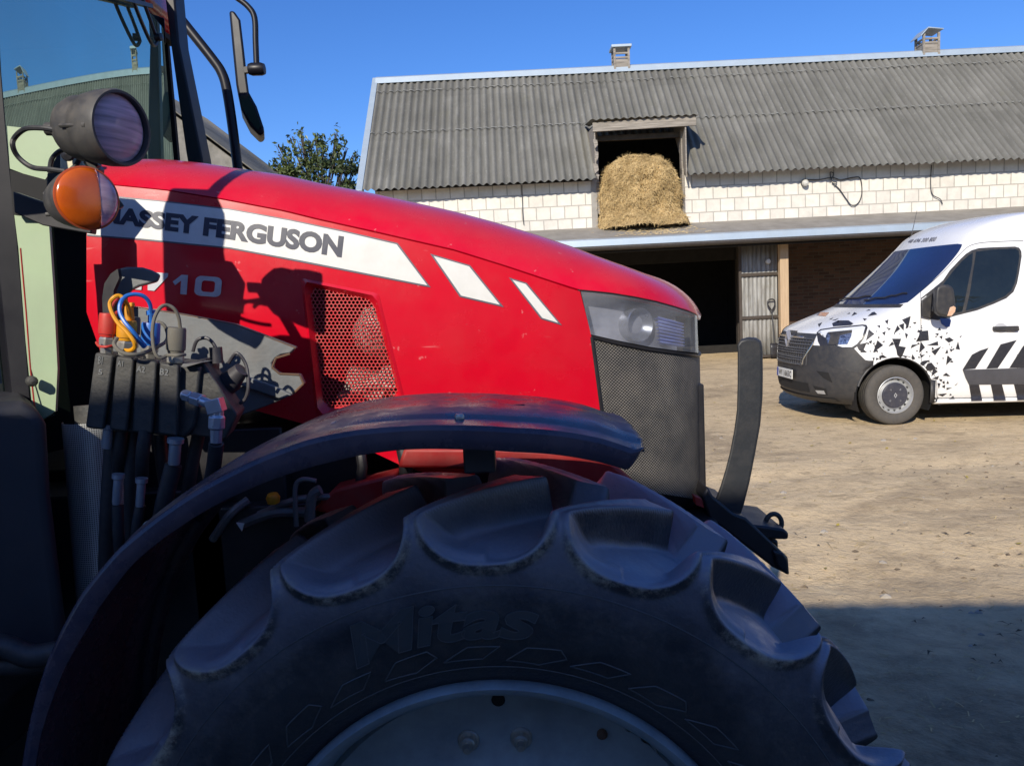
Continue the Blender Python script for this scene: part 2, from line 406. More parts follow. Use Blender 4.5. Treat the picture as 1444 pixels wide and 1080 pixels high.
def ground_mat():
    m = bpy.data.materials.new('trodden_sand'); m.use_nodes = True
    n, l = m.node_tree.nodes, m.node_tree.links
    b = n['Principled BSDF']; b.inputs['Roughness'].default_value = .92; b.inputs['Specular IOR Level'].default_value = .25
    tc = n.new('ShaderNodeTexCoord')
    def noise(scale, stretch=(1, 1, 1), det=8, rough=.65, dist=0):
        mp = n.new('ShaderNodeMapping'); mp.inputs['Scale'].default_value = stretch; mp.inputs['Rotation'].default_value = (0, 0, R(24))
        l.new(tc.outputs['Object'], mp.inputs[0])
        t = n.new('ShaderNodeTexNoise'); t.inputs['Scale'].default_value = scale; t.inputs['Detail'].default_value = det
        t.inputs['Roughness'].default_value = rough; t.inputs['Distortion'].default_value = dist
        l.new(mp.outputs[0], t.inputs['Vector']); return t.outputs[0]
    def rng(x, a, b_, c=0., d=1.):
        r = n.new('ShaderNodeMapRange'); r.inputs[1].default_value = a; r.inputs[2].default_value = b_; r.inputs[3].default_value = c; r.inputs[4].default_value = d
        l.new(x, r.inputs[0]); return r.outputs[0]
    def mix(f, a, c):
        x = n.new('ShaderNodeMixRGB')
        l.new(f, x.inputs[0])
        for i, v in ((1, a), (2, c)):
            if isinstance(v, tuple): x.inputs[i].default_value = (*v, 1)
            else: l.new(v, x.inputs[i])
        return x.outputs[0]
    base = mix(rng(noise(1.1, det=10), .32, .68), (.76, .58, .345), (.60, .455, .27))
    dark = rng(noise(.62, (.8, 1.15, 1), 10, .72, .6), .50, .64, 0, .9)
    base = mix(dark, base, (.34, .255, .16))
    fine = rng(noise(6.0, (.8, 1.2, 1), 10, .80, .5), .50, .66, 0, .8)
    base = mix(fine, base, (.31, .23, .14))
    pale = rng(noise(4.2, (.8, 1.1, 1), 8, .7), .56, .74, 0, .7)
    base = mix(pale, base, (.82, .66, .41))
    # building's shade painted into the soil colour near the tractor, with dark dung patches
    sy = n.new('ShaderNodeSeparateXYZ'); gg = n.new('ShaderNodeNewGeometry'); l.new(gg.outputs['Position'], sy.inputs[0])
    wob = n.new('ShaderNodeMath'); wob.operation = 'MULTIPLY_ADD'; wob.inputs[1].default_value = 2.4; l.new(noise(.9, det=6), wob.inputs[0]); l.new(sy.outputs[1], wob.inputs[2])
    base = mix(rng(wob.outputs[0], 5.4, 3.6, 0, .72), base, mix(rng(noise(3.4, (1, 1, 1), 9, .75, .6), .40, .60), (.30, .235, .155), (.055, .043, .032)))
    grit = rng(noise(55, det=4), .35, .7)
    base = mix(rng(noise(38, (1, 1, 1), 5, .7), .45, .75, 0, .28), base, (.42, .32, .20))
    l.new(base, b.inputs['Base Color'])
    bp = n.new('ShaderNodeBump'); bp.inputs['Strength'].default_value = .75; bp.inputs['Distance'].default_value = .022
    ad = n.new('ShaderNodeMath'); ad.operation = 'ADD'
    l.new(noise(11, (1, 1, 1), 8, .60, .6), ad.inputs[0]); l.new(rng(grit, 0, 1, 0, .16), ad.inputs[1])
    l.new(ad.outputs[0], bp.inputs['Height']); l.new(bp.outputs[0], b.inputs['Normal'])
    return m
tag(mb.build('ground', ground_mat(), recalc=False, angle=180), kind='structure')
# loose straw and chaff trodden into the sand
mb = MB(); M['straw_bits'] = mat('straw_bits', (.58, .45, .22), (.34, .25, .13), rough=.8, scale=2.)
for i in range(5200):
    y = 2.6 + 14.5 * RNG.random() ** 1.5
    x = -1.2 + RNG.random() * (1.2 + y * .75 + 1)
    if mnoise.noise(Vector((x * .9, y * .9, 4.))) < -.12 and RNG.random() < .7: continue
    a = RNG.normal(0, .9); L = (.008 + .024 * RNG.random() ** 2) * min(1, .35 + y / 9) + (.05 if RNG.random() < .006 else 0); wd = .0014 + .0016 * RNG.random()
    c = Vector((x, y, gz(x, y) + .006)); d = Vector((math.cos(a), math.sin(a), RNG.normal(0, .12))) * L; q = Vector((-math.sin(a), math.cos(a), .3)) * wd
    mb.add([c - d - q, c + d - q, c + d + q, c - d + q], [(0, 1, 2, 3)])
tag(mb.build('straw_litter', M['straw_bits'], flat=True, recalc=False), kind='stuff')
# twigs, dark chaff and fallen leaves
mb = MB()
for i in range(900):
    y = 3.0 + 13 * RNG.random() ** 1.3; x = .3 + RNG.random() * (y * .8 + .6)
    if mnoise.noise(Vector((x * .6, y * .9, 14.))) < .0: continue
    a = RNG.normal(-.35, .5); L = .010 + .030 * RNG.random() ** 2 + (.10 if RNG.random() < .012 else 0); wd = .002 + .005 * RNG.random()
    if L > .08: wd = .003
    c = Vector((x, y, gz(x, y) + .008)); d = Vector((math.cos(a), math.sin(a), .05 * RNG.normal())) * L; q = Vector((-math.sin(a), math.cos(a), .25)) * wd
    m_ = c + Vector((0, 0, .004 + L * .1)) + q * RNG.normal(0, 1.5)
    mb.add([c - d - q * .4, m_ - q, c + d, m_ + q], [(0, 1, 2, 3)])
tag(mb.build('twig_litter', mat('dark_chaff', (.12, .085, .05), (.06, .045, .03), rough=.9, scale=2.), flat=True, recalc=False), kind='stuff')
mb = MB()
for i in range(60):
    y = 4.0 + 8 * RNG.random(); x = .9 + RNG.random() * (y * .7); s_ = .014 + .012 * RNG.random(); a = RNG.uniform(0, 6.28)
    c = Vector((x, y, gz(x, y) + .012)); u_ = Vector((math.cos(a), math.sin(a), .2)) * s_; v_ = Vector((-math.sin(a), math.cos(a), .3)) * s_ * .5
    mb.add([c - u_, c - v_, c + u_, c + v_], [(0, 1, 2, 3)])
tag(mb.build('fallen_leaves', mat('yellow_leaf', (.50, .40, .06), (.30, .20, .06), rough=.7, scale=2.), flat=True, recalc=False), kind='stuff')
mb = MB()
for i in range(150):
    y = 3.2 + 12 * RNG.random() ** 1.2; x = .6 + RNG.random() * (y * .8); s_ = .008 + .020 * RNG.random() ** 3; z = gz(x, y); vs = []
    for lv, zz in ((1., 0.), (.75, .55)):
        for j in range(6):
            a = j * 1.0472 + RNG.random() * .5; rr = s_ * lv * (.75 + .5 * RNG.random()); vs.append((x + math.cos(a) * rr * 1.3, y + math.sin(a) * rr, z - .004 + s_ * zz))
    vs.append((x, y, z + s_ * .8)); mb.add(vs, [(j, (j + 1) % 6, (j + 1) % 6 + 6, j + 6) for j in range(6)] + [(j + 6, (j + 1) % 6 + 6, 12) for j in range(6)])
tag(mb.build('pebbles', mat('pebble', (.42, .38, .32), (.24, .21, .18), rough=.85, scale=3), flat=True), kind='stuff')
# clods of dried mud and dung
mb = MB(); M['clod'] = mat('dry_clod', (.20, .15, .095), (.11, .085, .06), rough=.95, scale=20, bump=.5, bscale=60, bdist=.01)
for i in range(420):
    y = 2.4 + 9.5 * RNG.random() ** 1.2; x = .8 + RNG.random() * (y * .75)
    if mnoise.noise(Vector((x * .7, y * 1.1, 9.))) < .02: continue
    s = .006 + .016 * RNG.random() ** 2.5; z = gz(x, y)
    k = len(mb.v); vs = []
    for j in range(5):
        a = j * 1.2566 + RNG.random() * .6; rr = s * (.6 + .8 * RNG.random()); vs.append((x + math.cos(a) * rr * 1.4, y + math.sin(a) * rr, z - .004))
    vs += [(x + RNG.normal(0, s * .3), y, z + s * (.5 + .5 * RNG.random()))]
    mb.add(vs, [(j, (j + 1) % 5, 5) for j in range(5)])
tag(mb.build('mud_crumbs', M['clod'], flat=True), kind='stuff')

# ================================================================== BARN
M['fibro'] = None
def fibro(valley=None):
    m = bpy.data.materials.new('corrugated_fibre_cement'); m.use_nodes = True
    n, l = m.node_tree.nodes, m.node_tree.links
    b = n['Principled BSDF']; b.inputs['Roughness'].default_value = .9; b.inputs['Specular IOR Level'].default_value = .2
    tc = n.new('ShaderNodeTexCoord')
    def noise(scale, stretch=(1, 1, 1), det=7, rough=.65):
        mp = n.new('ShaderNodeMapping'); mp.inputs['Scale'].default_value = stretch; l.new(tc.outputs['Object'], mp.inputs[0])
        t = n.new('ShaderNodeTexNoise'); t.inputs['Scale'].default_value = scale; t.inputs['Detail'].default_value = det; t.inputs['Roughness'].default_value = rough
        l.new(mp.outputs[0], t.inputs['Vector']); return t.outputs[0]
    def rng(x, a, b_, c=0., d=1.):
        r = n.new('ShaderNodeMapRange'); r.inputs[1].default_value = a; r.inputs[2].default_value = b_; r.inputs[3].default_value = c; r.inputs[4].default_value = d
        l.new(x, r.inputs[0]); return r.outputs[0]
    def mix(f, a, c):
        x = n.new('ShaderNodeMixRGB'); l.new(f, x.inputs[0])
        for i, v in ((1, a), (2, c)):
            if isinstance(v, tuple): x.inputs[i].default_value = (*v, 1)
            else: l.new(v, x.inputs[i])
        return x.outputs[0]
    c = mix(rng(noise(.55), .35, .65), (.205, .198, .175), (.150, .145, .127))
    c = mix(rng(noise(5.5, (1, .12, .12)), .48, .72, 0, .75), c, (.105, .102, .09))      # run-off streaks down the slope
    c = mix(rng(noise(3., (1, .3, .3)), .55, .78, 0, .6), c, (.29, .28, .25))
    c = mix(rng(noise(24, det=3, rough=.5), .66, .74, 0, .55), c, (.42, .41, .36))           # lichen
    c = mix(rng(noise(1.4), .58, .75, 0, .5), c, (.17, .165, .11))
    if valley is not None:
        # every sheet weathers to its own tone
        g0 = n.new('ShaderNodeNewGeometry'); s0 = n.new('ShaderNodeSeparateXYZ'); l.new(g0.outputs['Position'], s0.inputs[0])
        ids = []
        for k_, (o_, w_) in enumerate(((.3, 1.06), (-1.62, 1.35))):
            a_ = n.new('ShaderNodeMath'); a_.operation = 'ADD'; a_.inputs[1].default_value = o_; l.new(s0.outputs[0 if k_ == 0 else 2], a_.inputs[0])
            d_ = n.new('ShaderNodeMath'); d_.operation = 'DIVIDE'; d_.inputs[1].default_value = w_; l.new(a_.outputs[0], d_.inputs[0])
            f_ = n.new('ShaderNodeMath'); f_.operation = 'FLOOR'; l.new(d_.outputs[0], f_.inputs[0]); ids.append(f_.outputs[0])
        cb = n.new('ShaderNodeCombineXYZ'); l.new(ids[0], cb.inputs[0]); l.new(ids[1], cb.inputs[1])
        wn = n.new('ShaderNodeTexWhiteNoise'); wn.noise_dimensions = '2D'; l.new(cb.outputs[0], wn.inputs['Vector'])
        vs_ = n.new('ShaderNodeVectorMath'); vs_.operation = 'SCALE'; l.new(c, vs_.inputs[0]); l.new(rng(wn.outputs['Value'], 0, 1, .92, 1.08), vs_.inputs['Scale']); c = vs_.outputs[0]
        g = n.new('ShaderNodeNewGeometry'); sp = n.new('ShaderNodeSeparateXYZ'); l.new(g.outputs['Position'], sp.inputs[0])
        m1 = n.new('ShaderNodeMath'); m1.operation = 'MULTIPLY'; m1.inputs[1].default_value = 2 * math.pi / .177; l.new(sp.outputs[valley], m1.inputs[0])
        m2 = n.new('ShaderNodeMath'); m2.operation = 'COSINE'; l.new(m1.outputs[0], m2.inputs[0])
        c = mix(rng(m2.outputs[0], .2, -1., 0, .42), c, (.070, .068, .058))  # corrugation shade, with moss, painted darker into the valleys
    l.new(c, b.inputs['Base Color'])
    bp = n.new('ShaderNodeBump'); bp.inputs['Strength'].default_value = .4; bp.inputs['Distance'].default_value = .01
    l.new(noise(30), bp.inputs['Height']); l.new(bp.outputs[0], b.inputs['Normal'])
    return m
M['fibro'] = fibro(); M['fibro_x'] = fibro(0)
M['zinc_sheet'] = mat('galvanised_flashing', (.46, .54, .60), (.36, .43, .49), rough=.42, metal=.25, scale=3, dust=.2)
M['oldwood'] = mat('weathered_board', (.36, .32, .27), (.17, .15, .125), rough=.85, scale=9, var=.8, stretch=(.25, 3, 5), bump=.5, bscale=30, bdist=.006)
M['post'] = mat('raw_timber', (.55, .40, .25), (.40, .28, .17), rough=.8, scale=8, stretch=(5, 5, .35), bump=.3, bscale=25)
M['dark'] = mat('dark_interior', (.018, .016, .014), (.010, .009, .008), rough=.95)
M['concrete'] = mat('grey_concrete', (.36, .34, .31), (.25, .24, .22), rough=.9, scale=5, dust=.3, bump=.3, bscale=40)
M['leanroof'] = mat('roofing_felt', (.30, .275, .235), (.22, .20, .17), rough=.95, scale=3, var=.7, bump=.3, bscale=30)
M['sheet'] = mat('old_zinc_sheet', (.40, .40, .385), (.18, .175, .16), rough=.55, metal=.2, scale=4, var=.8, stretch=(3, 3, .4), dust=.5, dustcol=(.25, .21, .16))
M['rustmetal'] = mat('dark_gutter', (.055, .048, .045), (.035, .03, .03), rough=.6, scale=10, dust=.3)
def blocks(name, c1, c2, mort, bw, bh, mortar=.012, bump=.6, sq=1., bias=-.2):
    m = bpy.data.materials.new(name); m.use_nodes = True
    n, l = m.node_tree.nodes, m.node_tree.links
    b = n['Principled BSDF']; b.inputs['Roughness'].default_value = .88; b.inputs['Specular IOR Level'].default_value = .25
    tc = n.new('ShaderNodeTexCoord'); sp = n.new('ShaderNodeSeparateXYZ'); cb = n.new('ShaderNodeCombineXYZ')
    l.new(tc.outputs['Object'], sp.inputs[0]); l.new(sp.outputs[0], cb.inputs[0]); l.new(sp.outputs[2], cb.inputs[1])
    # slightly wandering courses
    nd = n.new('ShaderNodeTexNoise'); nd.inputs['Scale'].default_value = 1.7; l.new(cb.outputs[0], nd.inputs['Vector'])
    vm = n.new('ShaderNodeVectorMath'); vm.operation = 'SCALE'; vm.inputs['Scale'].default_value = .016; l.new(nd.outputs['Color'], vm.inputs[0])
    va = n.new('ShaderNodeVectorMath'); l.new(cb.outputs[0], va.inputs[0]); l.new(vm.outputs[0], va.inputs[1])
    br = n.new('ShaderNodeTexBrick'); br.inputs['Scale'].default_value = 1; br.inputs['Brick Width'].default_value = bw; br.inputs['Row Height'].default_value = bh
    br.inputs['Mortar Size'].default_value = mortar; br.inputs['Mortar Smooth'].default_value = .25; br.inputs['Bias'].default_value = bias
    br.inputs['Color1'].default_value = (*c1, 1); br.inputs['Color2'].default_value = (*c2, 1); br.inputs['Mortar'].default_value = (*mort, 1)
    l.new(va.outputs[0], br.inputs['Vector'])
    n2 = n.new('ShaderNodeTexNoise'); n2.inputs['Scale'].default_value = 5; n2.inputs['Detail'].default_value = 8; n2.inputs['Roughness'].default_value = .7; l.new(tc.outputs['Object'], n2.inputs['Vector'])
    mr = n.new('ShaderNodeMapRange'); mr.inputs[1].default_value = .35; mr.inputs[2].default_value = .75; mr.inputs[3].default_value = 1.05; mr.inputs[4].default_value = .82; l.new(n2.outputs[0], mr.inputs[0])
    mu = n.new('ShaderNodeVectorMath'); mu.operation = 'SCALE'; l.new(br.outputs['Color'], mu.inputs[0]); l.new(mr.outputs[0], mu.inputs['Scale'])
    l.new(mu.outputs[0], b.inputs['Base Color'])
    iv = n.new('ShaderNodeMath'); iv.operation = 'SUBTRACT'; iv.inputs[0].default_value = 1; l.new(br.outputs['Fac'], iv.inputs[1])
    ad = n.new('ShaderNodeMath'); ad.operation = 'MULTIPLY_ADD'; ad.inputs[1].default_value = .25; l.new(n2.outputs[0], ad.inputs[0]); l.new(iv.outputs[0], ad.inputs[2])
    bp = n.new('ShaderNodeBump'); bp.inputs['Strength'].default_value = bump; bp.inputs['Distance'].default_value = .012
    l.new(ad.outputs[0], bp.inputs['Height']); l.new(bp.outputs[0], b.inputs['Normal'])
    return m
M['blocks'] = blocks('white_silicate_blocks', (.76, .71, .62), (.64, .60, .53), (.44, .41, .36), .335, .300, .013)
M['bricks'] = blocks('old_red_brick', (.10, .058, .042), (.05, .032, .026), (.085, .072, .062), .27, .085, .012)

M['dtimber0'] = mat('dark_beam_timber', (.10, .085, .07), (.05, .042, .036), rough=.9)  # darker timber for the beam over the hatch
barn = empty('barn', (5, 18.5, 0))
tag(barn, 'long white block barn with grey corrugated roof and straw loft opening behind the van', 'barn')
YW, XL, XR = 18.5, -3.0, 26.0
OX0, OX1 = 2.22, 4.22           # loft opening
# upper wall of white blocks, with the loft opening left out
mb = MB()
for a, b_, z0, z1 in ((XL, OX0 - .14, 3.0, 4.55), (OX1 + .06, XR, 3.0, 4.55)):
    mb.box(((a + b_) / 2, YW + .15, (z0 + z1) / 2), (b_ - a, .3, z1 - z0))
mb.build('block_wall', M['blocks'], barn)
mb = MB(); mb.box((OX0 - .07, YW + .14, 3.95), (.14, .33, 1.5)); mb.build('concrete_pillar', M['concrete'], barn, bevel=.01)
for c_, z_ in (((OX1 + .03, YW + .05, 4.35), (.06, .2, 2.1)), ((OX0 + .03, YW + .06, 4.5), (.05, .16, 1.9)), (((OX0 + OX1) / 2, YW + .12, 5.30), (OX1 - OX0 + .1, .1, .12))): mb = MB(); mb.box(c_, z_); mb.build('hatch_frame', M['oldwood'] if z_[0] < 1 else M['dtimber0'], barn, bevel=.006)
# loft floor, back wall, gables: the dark inside
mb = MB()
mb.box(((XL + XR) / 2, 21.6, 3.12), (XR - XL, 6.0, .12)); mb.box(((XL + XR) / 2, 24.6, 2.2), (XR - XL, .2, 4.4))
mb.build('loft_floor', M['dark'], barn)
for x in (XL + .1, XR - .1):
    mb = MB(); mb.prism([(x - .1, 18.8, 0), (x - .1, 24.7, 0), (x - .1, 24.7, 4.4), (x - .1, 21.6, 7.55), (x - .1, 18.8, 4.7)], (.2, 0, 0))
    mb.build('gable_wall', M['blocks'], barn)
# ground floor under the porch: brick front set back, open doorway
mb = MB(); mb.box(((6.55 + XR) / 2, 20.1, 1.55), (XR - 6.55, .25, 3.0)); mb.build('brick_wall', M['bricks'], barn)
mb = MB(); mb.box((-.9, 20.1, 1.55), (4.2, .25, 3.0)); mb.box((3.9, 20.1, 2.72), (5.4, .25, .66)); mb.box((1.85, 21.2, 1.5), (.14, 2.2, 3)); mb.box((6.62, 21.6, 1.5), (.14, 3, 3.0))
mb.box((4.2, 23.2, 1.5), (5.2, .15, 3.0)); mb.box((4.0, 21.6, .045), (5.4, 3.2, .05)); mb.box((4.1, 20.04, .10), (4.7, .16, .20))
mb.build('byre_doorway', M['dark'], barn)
M['dtimber'] = mat('dark_timber', (.05, .04, .033), (.03, .025, .02), rough=.9)
for x_ in (5.98, 6.42): mb = MB(); mb.box((x_, 20.0, 1.35), (.14, .15, 2.7)); mb.build('door_post', M['dtimber'], barn)
# corrugated roof: three courses of sheets, each lapping the one below
E0, SD, SN = Vector((0, 18.05, 4.29)), Vector((0, .719, .695)), Vector((0, -.695, .719))
LR = 4.94
def roof_pt(x, d, lift=0.):
    return Vector((x, 0, 0)) + E0 + SD * d + SN * (lift + .031 * math.cos(2 * math.pi * x / .177))
mb = MB()
RX0, RX1 = -3.22, 26.4
for (d0, d1, lift) in ((0, 2.42, .0), (2.28, 4.36, .009), (4.22, LR, .018)):
    xs = np.arange(RX0, RX1, .177 / 8)
    rows = []
    nd = max(3, int((d1 - d0) / .17))
    for i in range(nd + 1):
        d = lerp(d0, d1, i / nd); row = []
        for x in xs:
            sh = math.floor((x + .3) / 1.06)     # each sheet sits a touch differently
            j = mnoise.noise(Vector((sh * 3.7, lift * 90, 0)))
            tl = .005 * (1 - i / nd)
            row.append(roof_pt(x, d + .028 * j, lift + tl + .006 * j + .006 * mnoise.noise(Vector((x * .8, d * .8, 2)))))
        rows.append(row)
    dmid = lambda i: lerp(d0, d1, (i + .5) / nd)
    mb.grid(rows, mask=lambda i, j: not (OX0 - .06 < xs[j] < OX1 + .05 and dmid(i) < 1.62))
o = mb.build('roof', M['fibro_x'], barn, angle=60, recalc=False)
roof = o
mb = MB()  # far slope of the roof
mb.grid([[Vector((x, 21.62 + .719 * d, 7.72 - .695 * d + .03)) for x in (RX0, RX1)] for d in (0, 4.95)]); mb.build('rear_slope', M['fibro'], barn, flat=True)
# nail heads / bright chipped laps
mb = MB()
for d0, l0 in ((2.28, .014), (4.22, .023)):
    for k in range(int((14.8 - RX0) / .177)):
        x = RX0 + k * .177
        if random.random() < .2: continue
        L = .10 + .05 * random.random(); a = .02 + .04 * random.random(); x0 = round(x / .177) * .177 + .02
        j = mnoise.noise(Vector((math.floor((x0 + .3) / 1.06) * 3.7, (l0 - .005) * 90, 0)))
        mb.add([roof_pt(x0 + L * t - .05, d0 + .028 * j + a * t - .012, l0 + .026) for t in (0, .5, 1)] + [roof_pt(x0 + L * t - .05, d0 + .028 * j + a * t + .012, l0 + .027) for t in (1, .5, 0)], [(0, 1, 4, 5), (1, 2, 3, 4)])
tag(mb.build('broken_lap_edge', mat('pale_sheet_edge', (.34, .335, .30), (.2, .2, .18), rough=.9, scale=15), roof, flat=True), kind='stuff')
mb = MB(); mb.prism([(RX0 - .05, 21.35, 7.56), (RX0 - .05, 21.42, 7.73), (RX0 - .05, 21.6, 7.80), (RX0 - .05, 21.78, 7.73), (RX0 - .05, 21.85, 7.56), (RX0 - .05, 21.6, 7.68)], (RX1 - RX0 + .1, 0, 0)); mb.build('ridge_cap', M['zinc_sheet'], barn, bevel=.01)
mb = MB(); mb.prism([Vector((RX0 - .14, 0, 0)) + E0 + SD * a + SN * b_ for a, b_ in ((-.05, -.12), (-.05, .05), (LR, .07), (LR, -.12))], (.15, 0, 0)); mb.build('verge_trim', M['zinc_sheet'], barn, bevel=.008)
mb = MB(); mb.box(((OX0 - .1 + XL) / 2, YW + .02, 4.42), (OX0 - .1 - XL, .12, .2)); mb.box(((XR + OX1) / 2, YW + .02, 4.44), (XR - OX1, .12, .14)); mb.build('wall_plate', M['dark'], barn)
# dormer over the hatch
mb = MB(); mb.prism([(2.13, 18.10, 5.36), (4.50, 18.10, 5.39), (4.50, 18.10, 5.62), (2.13, 18.10, 5.56)], (0, .05, 0)); mb.build('fascia_board', M['oldwood'], barn, bevel=.006)
rows = []
for k in range(60):
    x = 2.08 + k * .0425
    rows.append([Vector((x, 18.02 + t * 1.5, 5.615 + .02 * math.cos(2 * math.pi * x / .177) + t * .19)) for t in (0, .5, 1)])
mb = MB(); mb.grid(rows); mb.build('dormer_roof', M['fibro'], barn, solid=.008)
for x in (OX0 - .05, OX1 + .04):
    mb = MB(); mb.prism([(x - .015, 18.14, 4.25), (x - .015, 18.14, 5.5), (x - .015, 19.5, 5.62), (x - .015, 19.3, 5.45)], (.03, 0, 0))
    mb.build('dormer_cheek', M['oldwood'], barn)
# splintered sheet ends left of the hatch
for (za, zb, dx) in ((5.20, 4.98, .0), (4.93, 4.70, .03), (4.66, 4.42, -.02), (4.42, 4.28, .05)):
    mb = MB(); mb.prism([(2.12 + dx, 18.09, za), (2.22 + dx * .5, 18.09, za - .03), (2.23, 18.09, zb + .08), (2.16 + dx, 18.09, zb)], (0, .03, 0))
    mb.build('broken_edge_board', M['oldwood'], barn)
# porch roof with flashing and gutter
def strip(y, z, dy, dz):  # straight edge along the porch
    return [(-1.0, y, z), (-1.0, y + dy, z + dz), (XR, y + dy, z + dz), (XR, y, z)]
mb = MB()
nx = 60
top = [[Vector((lerp(-1.0, XR, i / nx), lerp(16.92, 18.5, t), lerp(2.80, 3.24, t) + .012 * mnoise.noise(Vector((i * 1.3, t * 3, 0))))) for i in range(nx + 1)] for t in (0, .25, .5, .75, 1)]
mb.grid(top); bot = [[p + Vector((0, .0, -.09)) for p in r_] for r_ in top]; mb.grid(bot)
mb.build('porch_roof', M['leanroof'], barn, angle=180)
mb = MB(); mb.prism([(-1, 16.88, 2.70), (-1, 16.90, 2.835), (-1, 17.06, 2.875), (-1, 17.06, 2.86), (-1, 16.92, 2.82), (-1, 16.92, 2.70)], (XR + 1, 0, 0)); mb.build('edge_flashing', M['zinc_sheet'], barn)
mb = MB(); n = 8
rows = [[Vector((x, 16.80 + .085 * math.cos(math.pi * k / n), 2.68 - .085 * math.sin(math.pi * k / n))) for k in range(n + 1)] for x in np.arange(-1, XR, 1.5)]
mb.grid(rows); mb.build('gutter', M['rustmetal'], barn, solid=.006)
for k in range(20): mb = MB(); mb.beam((-.5 + k * 1.25, 16.95, 2.72), (-.5 + k * 1.25, 19.9, 3.1), .1, .12); mb.build('rafter', M['dark'], barn)
mb = MB(); mb.box((12.5, 16.98, 2.62), (27, .12, .14)); mb.build('eave_beam', M['dark'], barn)
mb = MB(); mb.box((6.22, 17.45, 1.13), (.19, .16, 2.90)); mb.build('post', M['post'], barn, bevel=.012)
# opened metal sheet door beside the post
sd = empty('sheet_door', (5.75, 17.8, 0), barn); LOC[sd] = Vector((5.75, 17.8, 0))
rows = [[Vector((5.36 + .0125 * k, 17.80 + .010 * math.cos(2 * math.pi * k / 8.), z + .02 * mnoise.noise(Vector((k * .2, z, 0))))) for k in range(68)] for z in (.05, .9, 1.02, 1.9, 2.0, 2.68)]
mb = MB(); mb.grid(rows); mb.build('sheet', M['sheet'], sd, solid=.004)
M['rail'] = mat('dark_rail', (.07, .055, .045), rough=.8)
for c_, z_ in (((5.8, 17.76, .96), (.9, .05, .07)), ((5.8, 17.76, 1.94), (.9, .05, .07)), ((5.34, 17.77, 1.4), (.06, .06, 2.6)), ((5.8, 17.76, .06), (.86, .06, .06))): mb = MB(); mb.box(c_, z_); mb.build('rail', M['rail'], sd, bevel=.006)
mb = MB(); mb.lathe([(0, -.05), (.05, -.045), (.062, 0), (.05, .045), (0, .05)], (5.97, 17.72, 2.22), (0, -1, 0), 14); mb.build('round_lamp', mat('lamp_glass', (.8, .8, .76), rough=.3), sd)
# two ridge ventilators
def vent(name_x, w_, zt, gabled):
    v = empty('roof_vent', (name_x, 21.6, 7.6), barn)
    h = w_ / 2 - .03
    mb = MB()
    for sx in (-h, h):
        for sy in (-h, h): mb.box((name_x + sx, 21.6 + sy, (7.45 + zt) / 2), (.055, .055, zt - 7.45))
    for z in (lerp(7.75, zt, .42), lerp(7.75, zt, .66)):
        for sy in (-h, h): mb.box((name_x, 21.6 + sy, z), (w_ - .02, .035, .045))
        for sx in (-h, h): mb.box((name_x + sx, 21.6, z), (.035, w_ - .02, .045))
    mb.box((name_x, 21.6, 7.7), (w_ - .05, w_ - .05, .4)); mb.build('vent_frame', M['oldwood'], v)
    mb = MB()
    if gabled:
        e = w_ / 2 + .06
        mb.prism([(name_x - e - .02, 21.6 - e, zt - .10), (name_x - .12, 21.6 - e, zt + .10), (name_x + e, 21.6 - e, zt + .05), (name_x + e, 21.6 - e, zt + .08), (name_x - .12, 21.6 - e, zt + .135), (name_x - e - .02, 21.6 - e, zt - .065)], (0, 2 * e, 0))
    else:
        mb.box((name_x, 21.6, zt + .03), (w_ + .1, w_ + .1, .07))
    mb.build('vent_cap', M['zinc_sheet'], v, bevel=.01)
vent(3.36, .44, 8.20, False); vent(11.66, .46, 8.18, True)
tag(barn)

# straw stuffed in the loft hatch
M['straw'] = mat('straw', (.46, .32, .14), (.24, .16, .07), rough=.85, scale=9, var=.9, bump=.8, bscale=50, bdist=.03)
M['straw_stalk'] = mat('straw_stalk', (.76, .57, .28), (.40, .28, .12), rough=.7, scale=2.5, var=.9)
heap = empty('straw_heap', (3.25, 18.3, 3.2)); tag(heap, 'rounded golden straw heap bulging out of the loft hatch of the barn', 'straw heap')
def heap_pt(a, t):      # a -1..1 across, t 0..1 up; 1..1.35 goes back over the top
    tc_ = min(1, t)
    wdt = .955 - .22 * max(0, (tc_ - .55) / .45) ** 2
    flare = max(0, .22 - t) / .22
    x = 3.205 + a * wdt + flare ** 1.5 * (.26 * max(0, a) - .06 * max(0, -a)) + .03 * tc_ * (1 - a * a)
    z = 3.18 + 1.58 * tc_
    edge = abs(a)
    y = 18.62 - .62 * math.sqrt(max(0, 1 - edge ** 4)) - (.28 * max(0, .25 - t) / .25) * math.sqrt(max(0, 1 - edge ** 2))
    top = max(0, t - .72) / .28
    if t <= 1: z -= .16 * edge ** 4 * sst((t - .5) / .5); y += .22 * top ** 2
    else: z += .06 - .2 * edge ** 3 - .1 * (t - 1); y += .22 + (t - 1) * 3.2
    nz = mnoise.fractal(Vector((x * 3.2, z * 3.2, y * 3)), 1., 2., 4) * .12
    return Vector((x + nz * .5, y - nz, z + nz * .4))
mb = MB(); mb.grid([[heap_pt(-1 + 2 * j / 44, i / 40) for j in range(45)] for i in range(55)]); mb.build('straw_body', M['straw'], heap, angle=180)
mb = MB()
